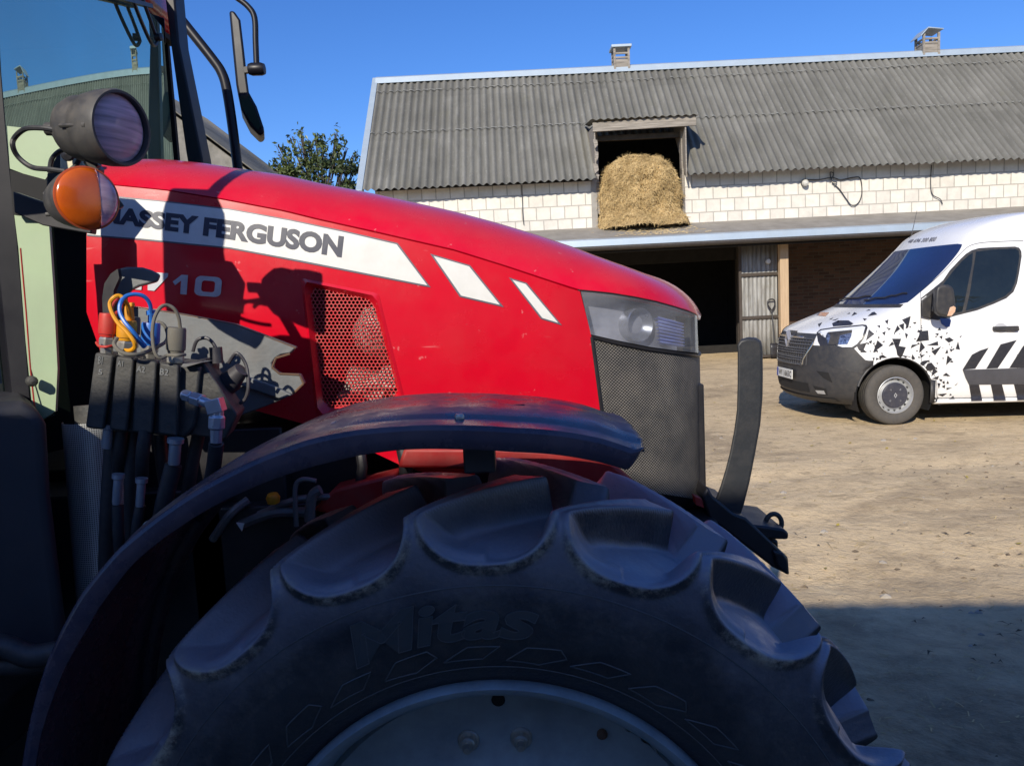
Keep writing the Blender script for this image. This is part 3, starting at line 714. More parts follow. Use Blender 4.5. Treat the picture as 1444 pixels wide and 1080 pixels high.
for i in range(9500):
    a = RNG.uniform(-1, 1); t = RNG.uniform(0, 1.12) ** .9
    p = heap_pt(a, t); L = RNG.uniform(.03, .11); an = RNG.normal(0, .9)
    d = Vector((math.sin(an), -.15 - .35 * RNG.random(), -math.cos(an))).normalized() * L
    if RNG.random() < .35: d = Vector((RNG.normal(), -.4, RNG.normal(0, .5))).normalized() * L
    q = d.cross(Vector((0, 1, .2))).normalized() * RNG.uniform(.0025, .005)
    p = p + Vector((0, -.015 * RNG.random() - .004, .008))
    mb.add([p - q, p + q, p + d + q * .6 + Vector((0, -.01, 0)), p + d - q * .6], [(0, 1, 2, 3)])
for i in range(420):   # stalks standing out of the face and hanging loose
    a = RNG.uniform(-.98, .98); t = RNG.uniform(.05, 1.08); p = heap_pt(a, t); L = RNG.uniform(.08, .22)
    d = Vector((RNG.normal(0, .5), -.55 - .4 * RNG.random(), RNG.normal(-.25, .5))).normalized() * L; q = d.cross(Vector((.3, 1, .2))).normalized() * .0035
    e_ = p + d + Vector((0, 0, -.05 * RNG.random()))
    mb.add([p - q, p + q, e_ + q * .6, e_ - q * .6], [(0, 1, 2, 3)])
for i in range(700):   # spilled down onto the porch roof
    x = RNG.normal(3.45, .50); y = RNG.uniform(17.3, 18.3); z = lerp(2.80, 3.24, (y - 16.92) / 1.58) + .02 + .08 * max(0, (y - 17.8)) * RNG.random()
    an = RNG.uniform(0, 6.28); L = RNG.uniform(.03, .09); d = Vector((math.cos(an), math.sin(an) * .6, .1 * RNG.normal())) * L; q = Vector((-math.sin(an), .4, .5)).normalized() * .004
    p = Vector((x, y, z)); mb.add([p - q, p + q, p + d + q, p + d - q], [(0, 1, 2, 3)])
tag(mb.build('loose_stalks', M['straw_stalk'], heap, flat=True, recalc=False), kind='stuff')

# small things on the barn wall
wl = empty('wall_lamp', (7.1, 18.4, 4.03)); tag(wl, 'small round white lamp on the block wall under the eave', 'lamp')
mb = MB(); mb.lathe([(0, .0), (.07, .01), (.085, .05), (.075, .08)], (7.1, 18.5, 4.05), (0, -1, -.3), 18); mb.build('lamp_base', M['lampblack'], wl)
mb = MB(); mb.lathe([(.075, .08), (.08, .12), (.055, .17), (0, .19)], (7.1, 18.5, 4.05), (0, -1, -.3), 18); mb.build('lamp_globe', mat('milk_glass', (.72, .70, .64), rough=.25), wl)
cb = MB()
cb.tube([(7.18, 18.47, 4.10), (7.45, 18.46, 4.09), (7.75, 18.45, 4.12), (7.95, 18.45, 4.06), (8.25, 18.46, 4.10), (8.42, 18.47, 4.07), (8.46, 18.47, 3.75), (8.38, 18.46, 3.52), (8.22, 18.45, 3.45), (8.08, 18.46, 3.62), (7.92, 18.46, 3.85), (7.75, 18.46, 4.0)], .012, 6, smooth_pts=6)
cb.tube([(7.7, 18.46, 4.02), (7.78, 18.44, 4.2), (7.70, 18.44, 4.24), (7.74, 18.45, 4.05), (7.86, 18.45, 4.0), (7.8, 18.46, 3.92)], .011, 6, smooth_pts=5)
tag(cb.build('cable', M['hose']), 'black cable looped in slack tangles beside the wall lamp', 'cable')
cb = MB(); cb.tube([(10.1, 18.47, 4.3), (10.08, 18.47, 3.9), (10.12, 18.46, 3.62), (10.3, 18.45, 3.5), (10.36, 18.46, 3.38)], .010, 6, smooth_pts=5)
tag(cb.build('cable', M['hose']), 'thin wire hanging down the block wall right of the cable loops', 'cable')
cb = MB(); cb.tube([(.46, 18.47, 4.3), (.45, 18.47, 3.7), (.46, 18.47, 3.38)], .009, 6)
tag(cb.build('cable', M['hose']), 'thin straight wire on the block wall left of the straw heap', 'cable')
# shovel leaning on the sheet door
shv = empty('shovel', (6.05, 17.68, 0)); tag(shv, 'black long handled shovel leaning against the metal sheet door', 'shovel')
mb = MB(); mb.tube([(6.05, 17.58, .35), (6.03, 17.68, 1.12)], .018, 8); mb.build('shaft', M['black'], shv)
mb = MB(); mb.tube([(6.03, 17.68, 1.10), (5.95, 17.69, 1.22), (5.95, 17.7, 1.33), (6.03, 17.7, 1.36), (6.10, 17.7, 1.33), (6.10, 17.69, 1.22), (6.03, 17.68, 1.10)], .016, 8, smooth_pts=3); mb.build('handle', M['black'], shv)
mb = MB(); mb.grid([[Vector((6.05 + x, 17.58 - (.35 - z) * .05 + .6 * x * x, z + (0 if z > .05 else .5 * x * x * 6))) for x in (-.1, -.05, 0, .05, .1)] for z in (.36, .25, .12, .02)]); mb.build('blade', M['black'], shv, solid=.004)

# ================================================================== OTHER BUILDINGS
# gabled shed behind the tractor, left
g0, g1 = P(283, 186, 24), P(352, 238, 24)
sl_ = (g0.z - g1.z) / (g1.x - g0.x)
apx = g0.x - 2.6; apz = g0.z + 2.6 * sl_
shed = empty('shed', (apx, 26, 0)); tag(shed, 'grey plastered shed gable with corrugated roof behind the tractor cab', 'shed')
ex = 5.2
mb = MB(); mb.prism([(apx - ex, 24, 0), (apx + ex, 24, 0), (apx + ex, 24, apz - ex * sl_ - .1), (apx, 24, apz - .1), (apx - ex, 24, apz - ex * sl_ - .1)], (0, 8, 0)); mb.build('wall', mat('stained_plaster', (.22, .21, .19), (.14, .135, .12), rough=.9, scale=3, var=.9, dust=.3), shed)
for sg in (1, -1):
    rows = []
    for k in range(180):
        y = 23.75 + k * .0445
        rows.append([Vector((apx + sg * t * (ex + .4), y, apz + .06 - t * (ex + .4) * sl_ + .03 * math.cos(2 * math.pi * y / .177))) for t in (0, .35, .7, 1)])
    mb = MB(); mb.grid(rows); mb.build('roof', M['fibro'], shed, solid=.012, angle=60)
# the long building behind the photographer whose shadow lies on the near yard
bb = empty('farm_building', (0, -4, 0)); tag(bb, 'long plastered farm building opposite the barn that shades the near yard', 'building')
zE = 4.1; yE = 3.80 - zE * 1.0 / .585; xs0 = -.364 * zE / .585
dirx = Vector((1, -.095, 0)).normalized(); nrm = Vector((dirx.y, -dirx.x, 0))
e0 = Vector((1.5 + xs0, yE, zE))
eave = [[], []]
rows = []
for k in range(0, 1500):
    s_ = -18 + k * .022
    q = e0 + dirx * s_
    rows.append([q + Vector((0, 0, .006 * math.cos(2 * math.pi * s_ / .177))), q + nrm * 3.0 + Vector((0, 0, 1.2 + .02 * math.cos(2 * math.pi * s_ / .177))), q + nrm * 6.0 + Vector((0, 0, .0))])
mb = MB(); mb.grid(rows); mb.build('roof', M['fibro'], bb, angle=60)
mb = MB(); a = e0 + dirx * -17.5 + nrm * .5; b_ = e0 + dirx * 14.5 + nrm * .5
mb.prism([(a.x, a.y, 0), (b_.x, b_.y, 0), (b_.x + nrm.x * 5, b_.y + nrm.y * 5, 0), (a.x + nrm.x * 5, a.y + nrm.y * 5, 0)], (0, 0, zE + .1)); mb.build('wall', mat('pale_render', (.66, .64, .60), (.52, .50, .46), rough=.9, scale=2), bb)

# ================================================================== TREES
M['leaf'] = mat('leaf_green', (.10, .13, .035), (.045, .065, .02), rough=.5, scale=.9, var=1.)
M['bark'] = mat('bark', (.10, .08, .06), (.06, .05, .04), rough=.95, scale=8, bump=.6, bscale=30)
def tree(loc, h, clumps, label, leaves, lsize, group=None):
    t = empty('tree', loc); tag(t, label, 'tree', group)
    loc = Vector(loc); mb = MB()
    topc = max(c[2] for c in clumps)
    mb.tube([loc, loc + Vector((.1, 0, h * .3)), loc + Vector((0, .1, h * .55)), loc + Vector((.05, 0, h * .85))], [.2, .03], 10, smooth_pts=4)
    lv = MB(); tot = sum(c[3] ** 2 for c in clumps)
    for (cx, cy, cz, r_, up) in clumps:
        c = loc + Vector((cx, cy, cz))
        base = loc + Vector((cx * .15, cy * .15, cz * .62))
        mb.tube([base, lerp(base, c, .5) + Vector((0, 0, .1)), c + Vector((0, 0, r_ * .5))], [.05, .012], 6, smooth_pts=3)
        for _ in range(5):
            d = Vector((RNG.normal(), RNG.normal(), RNG.normal() * .7 + .3)).normalized() * r_ * .85
            mb.tube([lerp(base, c, .6), c + d * .5 + Vector((0, 0, .05)), c + d * 1.0], [.018, .006], 5)
        for _ in range(int(leaves * r_ ** 2 / tot)):
            d = Vector((RNG.normal(), RNG.normal(), RNG.normal())).normalized() * r_ * RNG.random() ** .45
            d.z *= up
            if mnoise.noise((c + d) * 1.9) < -.05: continue
            p = c + d; s_ = lsize * RNG.uniform(.6, 1.3)
            n_ = Vector((RNG.normal(), RNG.normal(), RNG.normal() + .4)).normalized(); u_ = n_.orthogonal().normalized(); u_ = (Matrix.Rotation(RNG.uniform(0, 6.28), 3, n_) @ u_); v_ = n_.cross(u_)
            lv.add([p - u_ * s_, p + v_ * s_ * .45 + n_ * s_ * .12, p + u_ * s_, p - v_ * s_ * .45 + n_ * s_ * .12], [(0, 1, 2, 3)])
    mb.build('trunk', M['bark'], t); lv.build('crown', M['leaf'], t, flat=True, recalc=False)
    return t
tc_ = P(448, 262, 31)
cl = []
for px, py, r_, up in ((410, 232, .55, 1.1), (425, 205, .42, 1.6), (412, 196, .20, 2.2), (424, 186, .16, 2.6), (440, 218, .6, 1), (462, 232, .7, 1), (484, 240, .55, 1.1), (476, 208, .38, 1.5), (475, 190, .18, 2.6),
                       (488, 214, .25, 1.6), (455, 205, .26, 1.7), (447, 198, .16, 2.), (392, 208, .18, 1.8), (400, 248, .5, 1), (430, 255, .9, 1), (465, 262, 1., 1), (495, 258, .6, 1), (390, 268, .6, 1), (388, 240, .4, 1.2), (398, 222, .34, 1.4), (497, 226, .34, 1.4), (501, 246, .45, 1.2), (440, 290, 1.2, 1), (410, 300, .8, 1), (485, 295, .9, 1)):
    q = P(px, py, 31 + RNG.uniform(-.6, .6)); cl.append((q.x - tc_.x, q.y - 31, q.z, r_, up))
tree((tc_.x, 31, 0), 6.6, cl, 'dark green leafy tree rising behind the red hood left of the barn', 9800, .105)
ts = P(365, 240, 33); cl = []
for px, py, r_, up in ((366, 236, .22, 1.4), (372, 240, .25, 1), (362, 228, .10, 2), (368, 260, .6, 1), (360, 275, .7, 1)):
    q = P(px, py, 33); cl.append((q.x - ts.x, 0, q.z, r_, up))
tree((ts.x, 33, 0), 6.2, cl, 'small bush top just showing above the hood left of the leafy tree', 900, .09)

rs = empty('shed', (16, 13, 0)); tag(rs, 'long shed with corrugated roof along the far right side of the yard', 'shed')
rows = []
for k in range(int(8.6 / .022)):
    y = 8.6 + k * .022
    rows.append([Vector((lerp(13.0, 17.5, t), y, lerp(3.2, 7.4, t) + .03 * math.cos(2 * math.pi * y / .177))) for t in (0, .35, .7, 1)] + [Vector((22, y, 3.2))])
mb = MB(); mb.grid(rows); mb.build('roof', M['fibro'], rs, angle=60)
mb = MB(); mb.prism([(13.4, 8.8, 0), (21.6, 8.8, 0), (21.6, 8.8, 3.3), (17.5, 8.8, 7.2), (13.4, 8.8, 3.3)], (0, 8.2, 0)); mb.build('wall', M['concrete'], rs)
cl = []
for k in range(16):
    a = RNG.uniform(0, 6.28); q = RNG.uniform(.3, 2.2); cl.append((math.cos(a) * q, math.sin(a) * q, RNG.uniform(4.2, 9.4), RNG.uniform(.7, 1.2), 1.1))
tree((19.5, 18.5, 0), 9.5, cl, 'tall broad tree behind the shed at the right end of the yard', 5000, .16)

# ================================================================== TRACTOR
YC, YB = 2.2, 1.77
tractor = empty('tractor', (-.6, YC, 0))
tag(tractor, 'red farm tractor with white side band, front mudguard and big lugged tyre in the foreground', 'tractor')
X0, NE, ME = .06, 2.5, 2.5
def plan(a, A):        # nose corner, a 0..90 degrees
    return X0 + A * max(0, math.sin(a)) ** (2 / NE), YC - (YC - YB) * max(0, math.cos(a)) ** (2 / ME)
def max_px(A): return max(proj((*plan(math.pi / 2 * i / 60, A), 1.5))[0] for i in range(61))
lo, hi = .2, .8
for _ in range(40):
    A_ = (lo + hi) / 2
    if max_px(A_) < 989.5: lo = A_
    else: hi = A_
XN = X0 + A_
def plan_y(x):
    if x <= X0: return YB
    k = min(1, (x - X0) / A_)
    return YC - (YC - YB) * max(0, 1 - k ** NE) ** (1 / ME)
def bulge(z): return .03 * ((z - 1.66) / .35) ** 2
def side_y(x, z): return plan_y(x) + bulge(z) * (1 if x < X0 else max(0, 1 - (x - X0) / A_))
def lift_b(px, py, off=0.):
    Y = YB
    for _ in range(30):
        p = P(px, py, Y); Y += .6 * (side_y(p.x, p.z) - Y)
    return p + Vector((0, -off, 0))
CREASE = [(122, 259), (167, 262.5), (233, 269), (305, 280.5), (400, 298.6), (446, 310), (527, 328), (640, 354), (714, 377), (771, 396), (816, 411)]
LIP = [(x, y - 2.5) for x, y in CREASE[:-1]] + [(816, 408), (828, 409), (862, 412.5), (896, 418), (925, 424), (950, 431), (972, 438), (989, 446)]
TOP = [(100, 223), (136, 225), (236, 225), (286, 230), (333, 237.5), (400, 247), (458, 260), (527, 273), (640, 298), (700, 314), (760, 332), (813, 350), (866, 371), (911, 391), (949, 410), (975, 425), (990, 440)]
# sampled near half of the plan outline, rear to nose centre
plan_pts = [(x, YB) for x in np.linspace(-.935, X0 - .02, 56)] + [plan(a, A_) for a in np.linspace(.012, math.pi / 2, 44)]
def znose(poly):
    out = []; last = None; done = False; pmax = -1
    for (x, y) in plan_pts:
        z = zat(x, y, poly, 1.6 if last is None else last); px, _ = proj((x, y, z))
        if px < pmax - .01 or px > 988: done = True
        pmax = max(pmax, px)
        if done and last is not None: z = last
        out.append(z); last = z
    return out
zlip = znose(LIP)
# ---- hood top: rolled edge, then the crowned top, mirrored about the centre line
near, rows = [], []
nT = 11
prevq = None
for (x, y), zc in zip(plan_pts, zlip):
    y2 = y + bulge(zc) * (1 if x < X0 else max(0, 1 - (x - X0) / A_))
    spine = Vector((min(x, XN - .34) if x > XN - .34 else x, YC, 0))
    p = Vector((x, y2, zc))
    dirv = (spine - Vector((x, y2, 0)))
    dl = dirv.length
    inn = min(.17, dl * .6)
    q = Vector((x, y2, 0)) + dirv.normalized() * inn
    zt = max(zat(q.x, q.y, TOP, zc + .05), zc + .02)
    if prevq is not None: zt = min(zt, prevq + .002)
    prevq = zt
    row = [p + Vector((0, .012, -.012)), p]
    for k in range(1, nT):
        t = k / (nT - 1) * math.pi / 2
        f = 1 - math.cos(t); f = lerp(f, math.sin(t) * .0 + k / (nT - 1), .45); g = math.sin(t) ** .9
        g = lerp(g, k / (nT - 1), .30)
        row.append(Vector((lerp(p.x, q.x, f), lerp(p.y, q.y, f), lerp(zc, zt, g))))
    row.append(Vector((lerp(q.x, spine.x, .5), lerp(q.y, spine.y, .5), zt + .003))); row.append(Vector((spine.x, spine.y, zt + .004)))
    rows.append(row)
mb = MB(); mb.grid(rows); mb.grid([[Vector((v.x, 2 * YC - v.y, v.z)) for v in r_] for r_ in rows])
hood = mb.build('hood', M['red'], tractor, weld=.0005, angle=50)
# ---- hood side panel with the vent hole
U0 = [(122, 0), (436, 0), (528, 0), (650, 0), (816, 0)]
ctl = [[(122, 259), (424, 305), (520, 327), (640, 354), (818, 412)],
       [(122, 345), (429, 397), (529, 417), (660, 440), (833, 470)],
       [(122, 440), (450, 583), (568, 567), (690, 575), (850, 584)],
       [(150, 520), (462, 607), (574, 660), (700, 690), (872, 720)]]
def panel_px(ci, cj, u, v):
    a, b_, c, d = ctl[ci][cj], ctl[ci][cj + 1], ctl[ci + 1][cj], ctl[ci + 1][cj + 1]
    x = lerp(lerp(a[0], b_[0], u), lerp(c[0], d[0], u), v); y = lerp(lerp(a[1], b_[1], u), lerp(c[1], d[1], u), v)
    if ci == 0: y += (interp(CREASE, lerp(a[0], b_[0], u)) - lerp(a[1], b_[1], u)) * (1 - v)
    return x, y
mb = MB()
for ci in range(3):
    for cj in range(4):
        if ci == 1 and cj == 1: continue
        a, b_, c = ctl[ci][cj], ctl[ci][cj + 1], ctl[ci + 1][cj]
        nu = max(2, int((b_[0] - a[0]) / 14)); nv = max(2, int((c[1] - a[1]) / 14))
        mb.grid([[lift_b(*panel_px(ci, cj, i / nu, j / nv)) for i in range(nu + 1)] for j in range(nv + 1)])
panel = mb.build('side_panel', M['red'], tractor, weld=.001, angle=60)
far = MB(); me = panel.data; oo = LOC[panel]
far.add([(v.co.x + oo.x, 2 * YC - (v.co.y + oo.y), v.co.z + oo.z) for v in me.vertices], [tuple(p.vertices) for p in me.polygons])
far.build('side_panel', M['red'], tractor, angle=60)
def bvh_of(*obs):
    vs, fs = [], []
    for o in obs:
        k = len(vs); oo = LOC[o]
        vs += [v.co + oo for v in o.data.vertices]; fs += [tuple(i + k for i in p.vertices) for p in o.data.polygons]
    return BVHTree.FromPolygons(vs, fs)
bt = bvh_of(panel)
def lift_t(px, py, off=.0015):
    h = bt.ray_cast(CAM, ray(px, py).normalized())
    if h[0] is None: return lift_b(px, py, off)
    n_ = h[1] if h[1].dot(ray(px, py)) < 0 else -h[1]
    return h[0] + n_ * off
# recessed lip round the vent hole, honeycomb screen
A1, B1, C1, D1 = ctl[1][1], ctl[1][2], ctl[2][2], ctl[2][1]
def loopq(q, n=10, rad=.10):
    pts = []
    cx = sum(p[0] for p in q) / 4; cy = sum(p[1] for p in q) / 4
    for i in range(4):
        a, b_ = q[i], q[(i + 1) % 4]
        for k in range(n): pts.append((lerp(a[0], b_[0], lerp(rad, 1 - rad, k / (n - 1))), lerp(a[1], b_[1], lerp(rad, 1 - rad, k / (n - 1)))))
    return pts
qo = [(A1[0] - 5, A1[1] - 5), (B1[0] + 5, B1[1] - 3), (C1[0] + 5, C1[1] + 5), (D1[0] - 4, D1[1] + 5)]
qi = [(A1[0] + 7, A1[1] + 8), (B1[0] - 5, B1[1] + 7), (C1[0] - 6, C1[1] - 5), (D1[0] + 6, D1[1] - 6)]
lo_ = [lift_t(*p, off=.0008) for p in loopq(qo, 10, .02)]; lm = [lift_b(*p, off=.004) for p in loopq([(lerp(a[0], b_[0], .35), lerp(a[1], b_[1], .35)) for a, b_ in zip(qo, qi)], 10, .05)]
li = [lift_b(*p, off=-.014) for p in loopq(qi, 10, .08)]
mb = MB()
for a, b_ in ((lo_, lm), (lm, li)):
    n = len(a); mb.add(a + b_, [(i, (i + 1) % n, (i + 1) % n + n, i + n) for i in range(n)])
mb.build('vent_surround', M['red'], panel, angle=60)
mb = MB(); pitch = 5.7; rr = pitch / math.sqrt(3)
def inq(p, q):
    return all((q[(i + 1) % 4][0] - q[i][0]) * (p[1] - q[i][1]) - (q[(i + 1) % 4][1] - q[i][1]) * (p[0] - q[i][0]) > 0 for i in range(4))
for iy in range(74):
    for ix in range(74):
        c = (420 + ix * pitch + (pitch / 2 if iy % 2 else 0), 392 + iy * pitch * .866)
        if not inq(c, [(A1[0] + 2, A1[1] + 2), (B1[0] - 1, B1[1] + 2), (C1[0] - 1, C1[1] - 1), (D1[0] + 1, D1[1] - 1)]): continue
        h6 = [(c[0] + rr * math.sin(k * math.pi / 3), c[1] + rr * math.cos(k * math.pi / 3)) for k in range(6)]
        i6 = [(lerp(c[0], x, .77), lerp(c[1], y, .77)) for x, y in h6]
        a = [lift_b(*p, off=-.011) for p in h6]; b_ = [lift_b(*p, off=-.011) for p in i6]; d_ = [v + Vector((0, .003, 0)) for v in b_]
        mb.add(a + b_ + d_, [(k, (k + 1) % 6, (k + 1) % 6 + 6, k + 6) for k in range(6)] + [(k + 6, (k + 1) % 6 + 6, (k + 1) % 6 + 12, k + 12) for k in range(6)])
mb.build('honeycomb_screen', mat('red_screen', (.62, .03, .04), (.50, .05, .05), rough=.4, scale=30, dust=.35, dustcol=(.45, .34, .28)), panel, flat=True, recalc=False)
# ---- decals on the side panel
def decal(name, polys, m, parent, off, lift, step=14):
    mb = MB()
    for p in polys:
        vs, fs = poly2d(p, step); mb.add([lift(x, y, off) for x, y in vs], fs)
    return mb.build(name, m, parent, recalc=False, angle=180)
band = [(123, 274), (165, 277), (245, 285), (324, 294.5), (410, 310), (487, 326), (561, 343), (607.5, 405.5), (527, 390), (425, 370), (324, 351), (201, 339), (123, 333)]
band_in = [(124, 276), (165, 279), (245, 287), (324, 296.5), (410, 312), (486, 328), (559.5, 345), (603, 402.5), (527, 387.6), (425, 367.6), (324, 349), (201, 337), (124, 331)]
st1 = [(606.5, 357.8), (663, 374.2), (710.5, 433.2), (648.5, 418.8)]; st1i = [(611.5, 361.2), (661.6, 375.9), (705, 429.8), (650.3, 417)]
st2 = [(717.5, 391.4), (742.8, 399), (792.4, 458.7), (763, 449.8)]; st2i = [(722.5, 394.8), (741.3, 400.6), (787.2, 455.2), (764.7, 448.3)]
decal('band_outline', [band, st1, st2], M['grey_dec'], panel, .0016, lift_t)
decal('white_band', [band_in, st1i, st2i], M['white_dec'], panel, .0026, lift_t)
vs, fs = text2d('MASSEY FERGUSON', shear=0, bold=.05)
qt = [(143, 290), (485.5, 333.5), (482, 363.8), (141, 313.5)]
def bandtext(u, v):   # text follows the slight sag of the band
    x, y = quadmap(qt, u, v); return lift_t(x, y - 2.2 * math.sin(math.pi * u), .0036)
mb = MB(); mb.add([bandtext(*p) for p in vs], fs); mb.build('lettering', M['dark_dec'], panel, recalc=False, flat=True)
def digit7(): return [[(0, 1), (1, 1), (1, .82), (.42, 0), (.10, 0), (.66, .80), (0, .80)]]
def rounded(x0, y0, x1, y1, r):
    o = []
    for cx, cy, a0 in ((x1 - r, y1 - r, 0), (x0 + r, y1 - r, 90), (x0 + r, y0 + r, 180), (x1 - r, y0 + r, 270)):
        for k in range(6): a = R(a0 + 18 * k); o.append((cx + r * math.cos(a), cy + r * math.sin(a)))
    return o
mb = MB()
def put(poly, q):
    vs, fs = poly2d([quadmap(q, *p) for p in poly], 12); mb.add([lift_t(x, y, .0026) for x, y in vs], fs)
put(digit7()[0], [(210, 383.5), (238, 385.5), (235, 412), (206, 409)])
put([(.0, .62), (.45, 1), (.80, 1), (.80, 0), (.45, 0), (.45, .70), (.14, .44)], [(245, 387), (271, 388.5), (269, 416), (243, 414)])
for x0, y0, x1, y1 in ((0, 0, .24, 1),): pass
o_ = rounded(0, 0, 1, 1, .24); i_ = rounded(.25, .22, .75, .78, .12); q0 = [(277, 388.5), (314, 391.5), (311.5, 419.5), (274, 416.5)]
k = len(mb.v); N_ = len(o_)
mb.add([lift_t(*quadmap(q0, *p), .0026) for p in o_ + i_], [(j, (j + 1) % N_, (j + 1) % N_ + N_, j + N_) for j in range(N_)])
put([(0, 1), (1, 1), (1, .8), (.26, .8), (.24, .62), (1, .62), (1, 0), (0, 0), (0, .2), (.74, .2), (.74, .42), (0, .42)], [(172, 380), (203, 382.5), (200, 409), (169, 406.5)])
mb.build('model_number', M['silver_dec'], panel, recalc=False, flat=True)
# ---- headlight and grille wrap round the nose
def start_x(px, py): return lift_b(px, py).x
HT = [(800, 405), (820, 411.5), (835, 412.5), (862, 415.5), (896, 421), (925, 427), (950, 434), (972, 441), (990, 449)]
HB = [(820, 469), (833, 471.5), (870, 480), (915, 489), (950, 494), (990, 498.5)]
GT = [(820, 472), (834, 475), (870, 484), (915, 492.5), (950, 497), (990, 502)]
GB = [(830, 660), (872, 690), (920, 698), (990, 706)]
arc = [plan_pts[i] for i in range(len(plan_pts)) if plan_pts[i][0] > .02]
def znose_at(pts, poly):
    out = []; last = None; pm = -1; dn = False
    for (x, y) in pts:
        z = zat(x, y, poly, 1.5 if last is None else last); px, _ = proj((x, y, z))
        if px < pm - .01 or px > 988: dn = True
        pm = max(pm, px)
        if dn and last is not None: z = last
        out.append(z); last = z
    return out
def full_arc(x_start, n):
    a0 = math.asin(min(1, max(0.0001, (x_start - X0) / A_)) ** (NE / 2)) if x_start > X0 else 0.0
    pts = []
    if x_start < X0: pts = [(x_start, YB)]
    return pts + [plan(lerp(a0, math.pi / 2, (i / n)), A_) for i in range(n + 1)]
def nose_patch(topP, botP, xs_top, xs_bot, inset=0., n=46, nv=10, f0=0., f1=1., v0=0., v1=1.):
    rows = []
    for j in range(nv + 1):
        v = lerp(v0, v1, j / nv); xs_ = lerp(xs_top, xs_bot, v)
        pts = full_arc(xs_, n); zt, zb = znose_at(pts, topP), znose_at(pts, botP)
        i0, i1 = int(f0 * (len(pts) - 1)), int(round(f1 * (len(pts) - 1)))
        row = []
        for i in range(i0, i1 + 1):
            x, y = pts[i]; z = lerp(zt[i], zb[i], v)
            yy = y + bulge(z) * (1 if x < X0 else max(0, 1 - (x - X0) / A_))
            c = Vector((XN - .45, YC, z)); d = (c - Vector((x, yy, z))); d.normalize()
            if i < 12: d = lerp(Vector((0, 1, 0)), d, i / 12.).normalized()
            row.append(Vector((x, yy, z)) + d * inset)
        rows.append(row)
    return rows
xt, xb = start_x(819, 412), start_x(833, 471); xg = start_x(853, 600)
mir = lambda rows: [[Vector((v.x, 2 * YC - v.y, v.z)) for v in r_] for r_ in rows]
for side in (0, 1):
    mm = mir if side else (lambda r_: r_)
    hl = empty('headlight', (.3, 1.85 if not side else 2.55, 1.55), tractor)
    rws = nose_patch(HT, HB, xt, xb, -.002, f0=.0, f1=.62)
    mb = MB(); mb.grid(mm(rws)); mb.build('lens', M['head_lens'], hl, angle=180)
    bk = nose_patch(HT, HB, xt + .008, xb + .008, .055, f0=.0, f1=.62)
    edge = []
    mb = MB(); mb.grid(mm(bk))
    A0 = [rws[0], bk[0]]; mb.grid(mm(A0)); mb.grid(mm([rws[-1], bk[-1]])); mb.grid(mm([[r_[0] for r_ in rws], [r_[0] for r_ in bk]]))
    mb.build('reflector_housing', mat('headlight_housing', (.50, .50, .53), (.26, .26, .29), rough=.4, metal=.3, scale=14, var=.9), hl, angle=40)
    # round projector bowl and the ribbed mirror behind the lens
    mid = nose_patch(HT, HB, xt, xb, .045, f0=0, f1=.62, nv=10)
    c = mid[5][12]
    if side: c = Vector((c.x, 2 * YC - c.y, c.z))
    sg = -1 if side else 1
    ax = Vector((.55, -.84 * sg, 0))
    mb = MB(); mb.lathe([(0, -.02), (.018, -.014), (.032, .000), (.040, .012), (.043, .010), (.043, -.02)], c, ax, 28); mb.build('reflector_bowl', mat('dull_bowl', (.42, .43, .46), (.25, .26, .29), rough=.3, metal=.7, scale=20), hl)
    rb = nose_patch(HT, HB, xt, xb, .022, f0=.36, f1=.56, nv=24, v0=.22, v1=.86)
    for j in range(len(rb)):
        if j % 3 == 0:
            c2 = Vector((XN - .45, YC, 0))
            rb[j] = [v + (Vector((c2.x, c2.y, v.z)) - v).normalized() * .012 for v in rb[j]]
    mb = MB(); mb.grid(mm(rb)); mb.build('ribbed_mirror', mat('ribbed_mirror', (.50, .58, 1.0), (.20, .24, .55), rough=.35, metal=.2, scale=9, var=.9, stretch=(1, 1, 6)), hl, angle=25)  # blue of the reflected sky painted into the mirror colour
    bz = nose_patch([(x, y - 2) for x, y in HT], [(x, y + 2.5) for x, y in HB], xt - .004, xb - .004, .004, f0=0, f1=.64)
    mb = MB(); per = [bz[0], ]
    loop = bz[0] + [r_[-1] for r_ in bz[1:]] + bz[-1][::-1][1:] + [r_[0] for r_ in bz[::-1][1:-1]]
    if side: loop = [Vector((v.x, 2 * YC - v.y, v.z)) for v in loop]
    mb.tube(loop + [loop[0]], .0035, 6, caps=False); mb.build('headlight_seal', M['black'], hl)
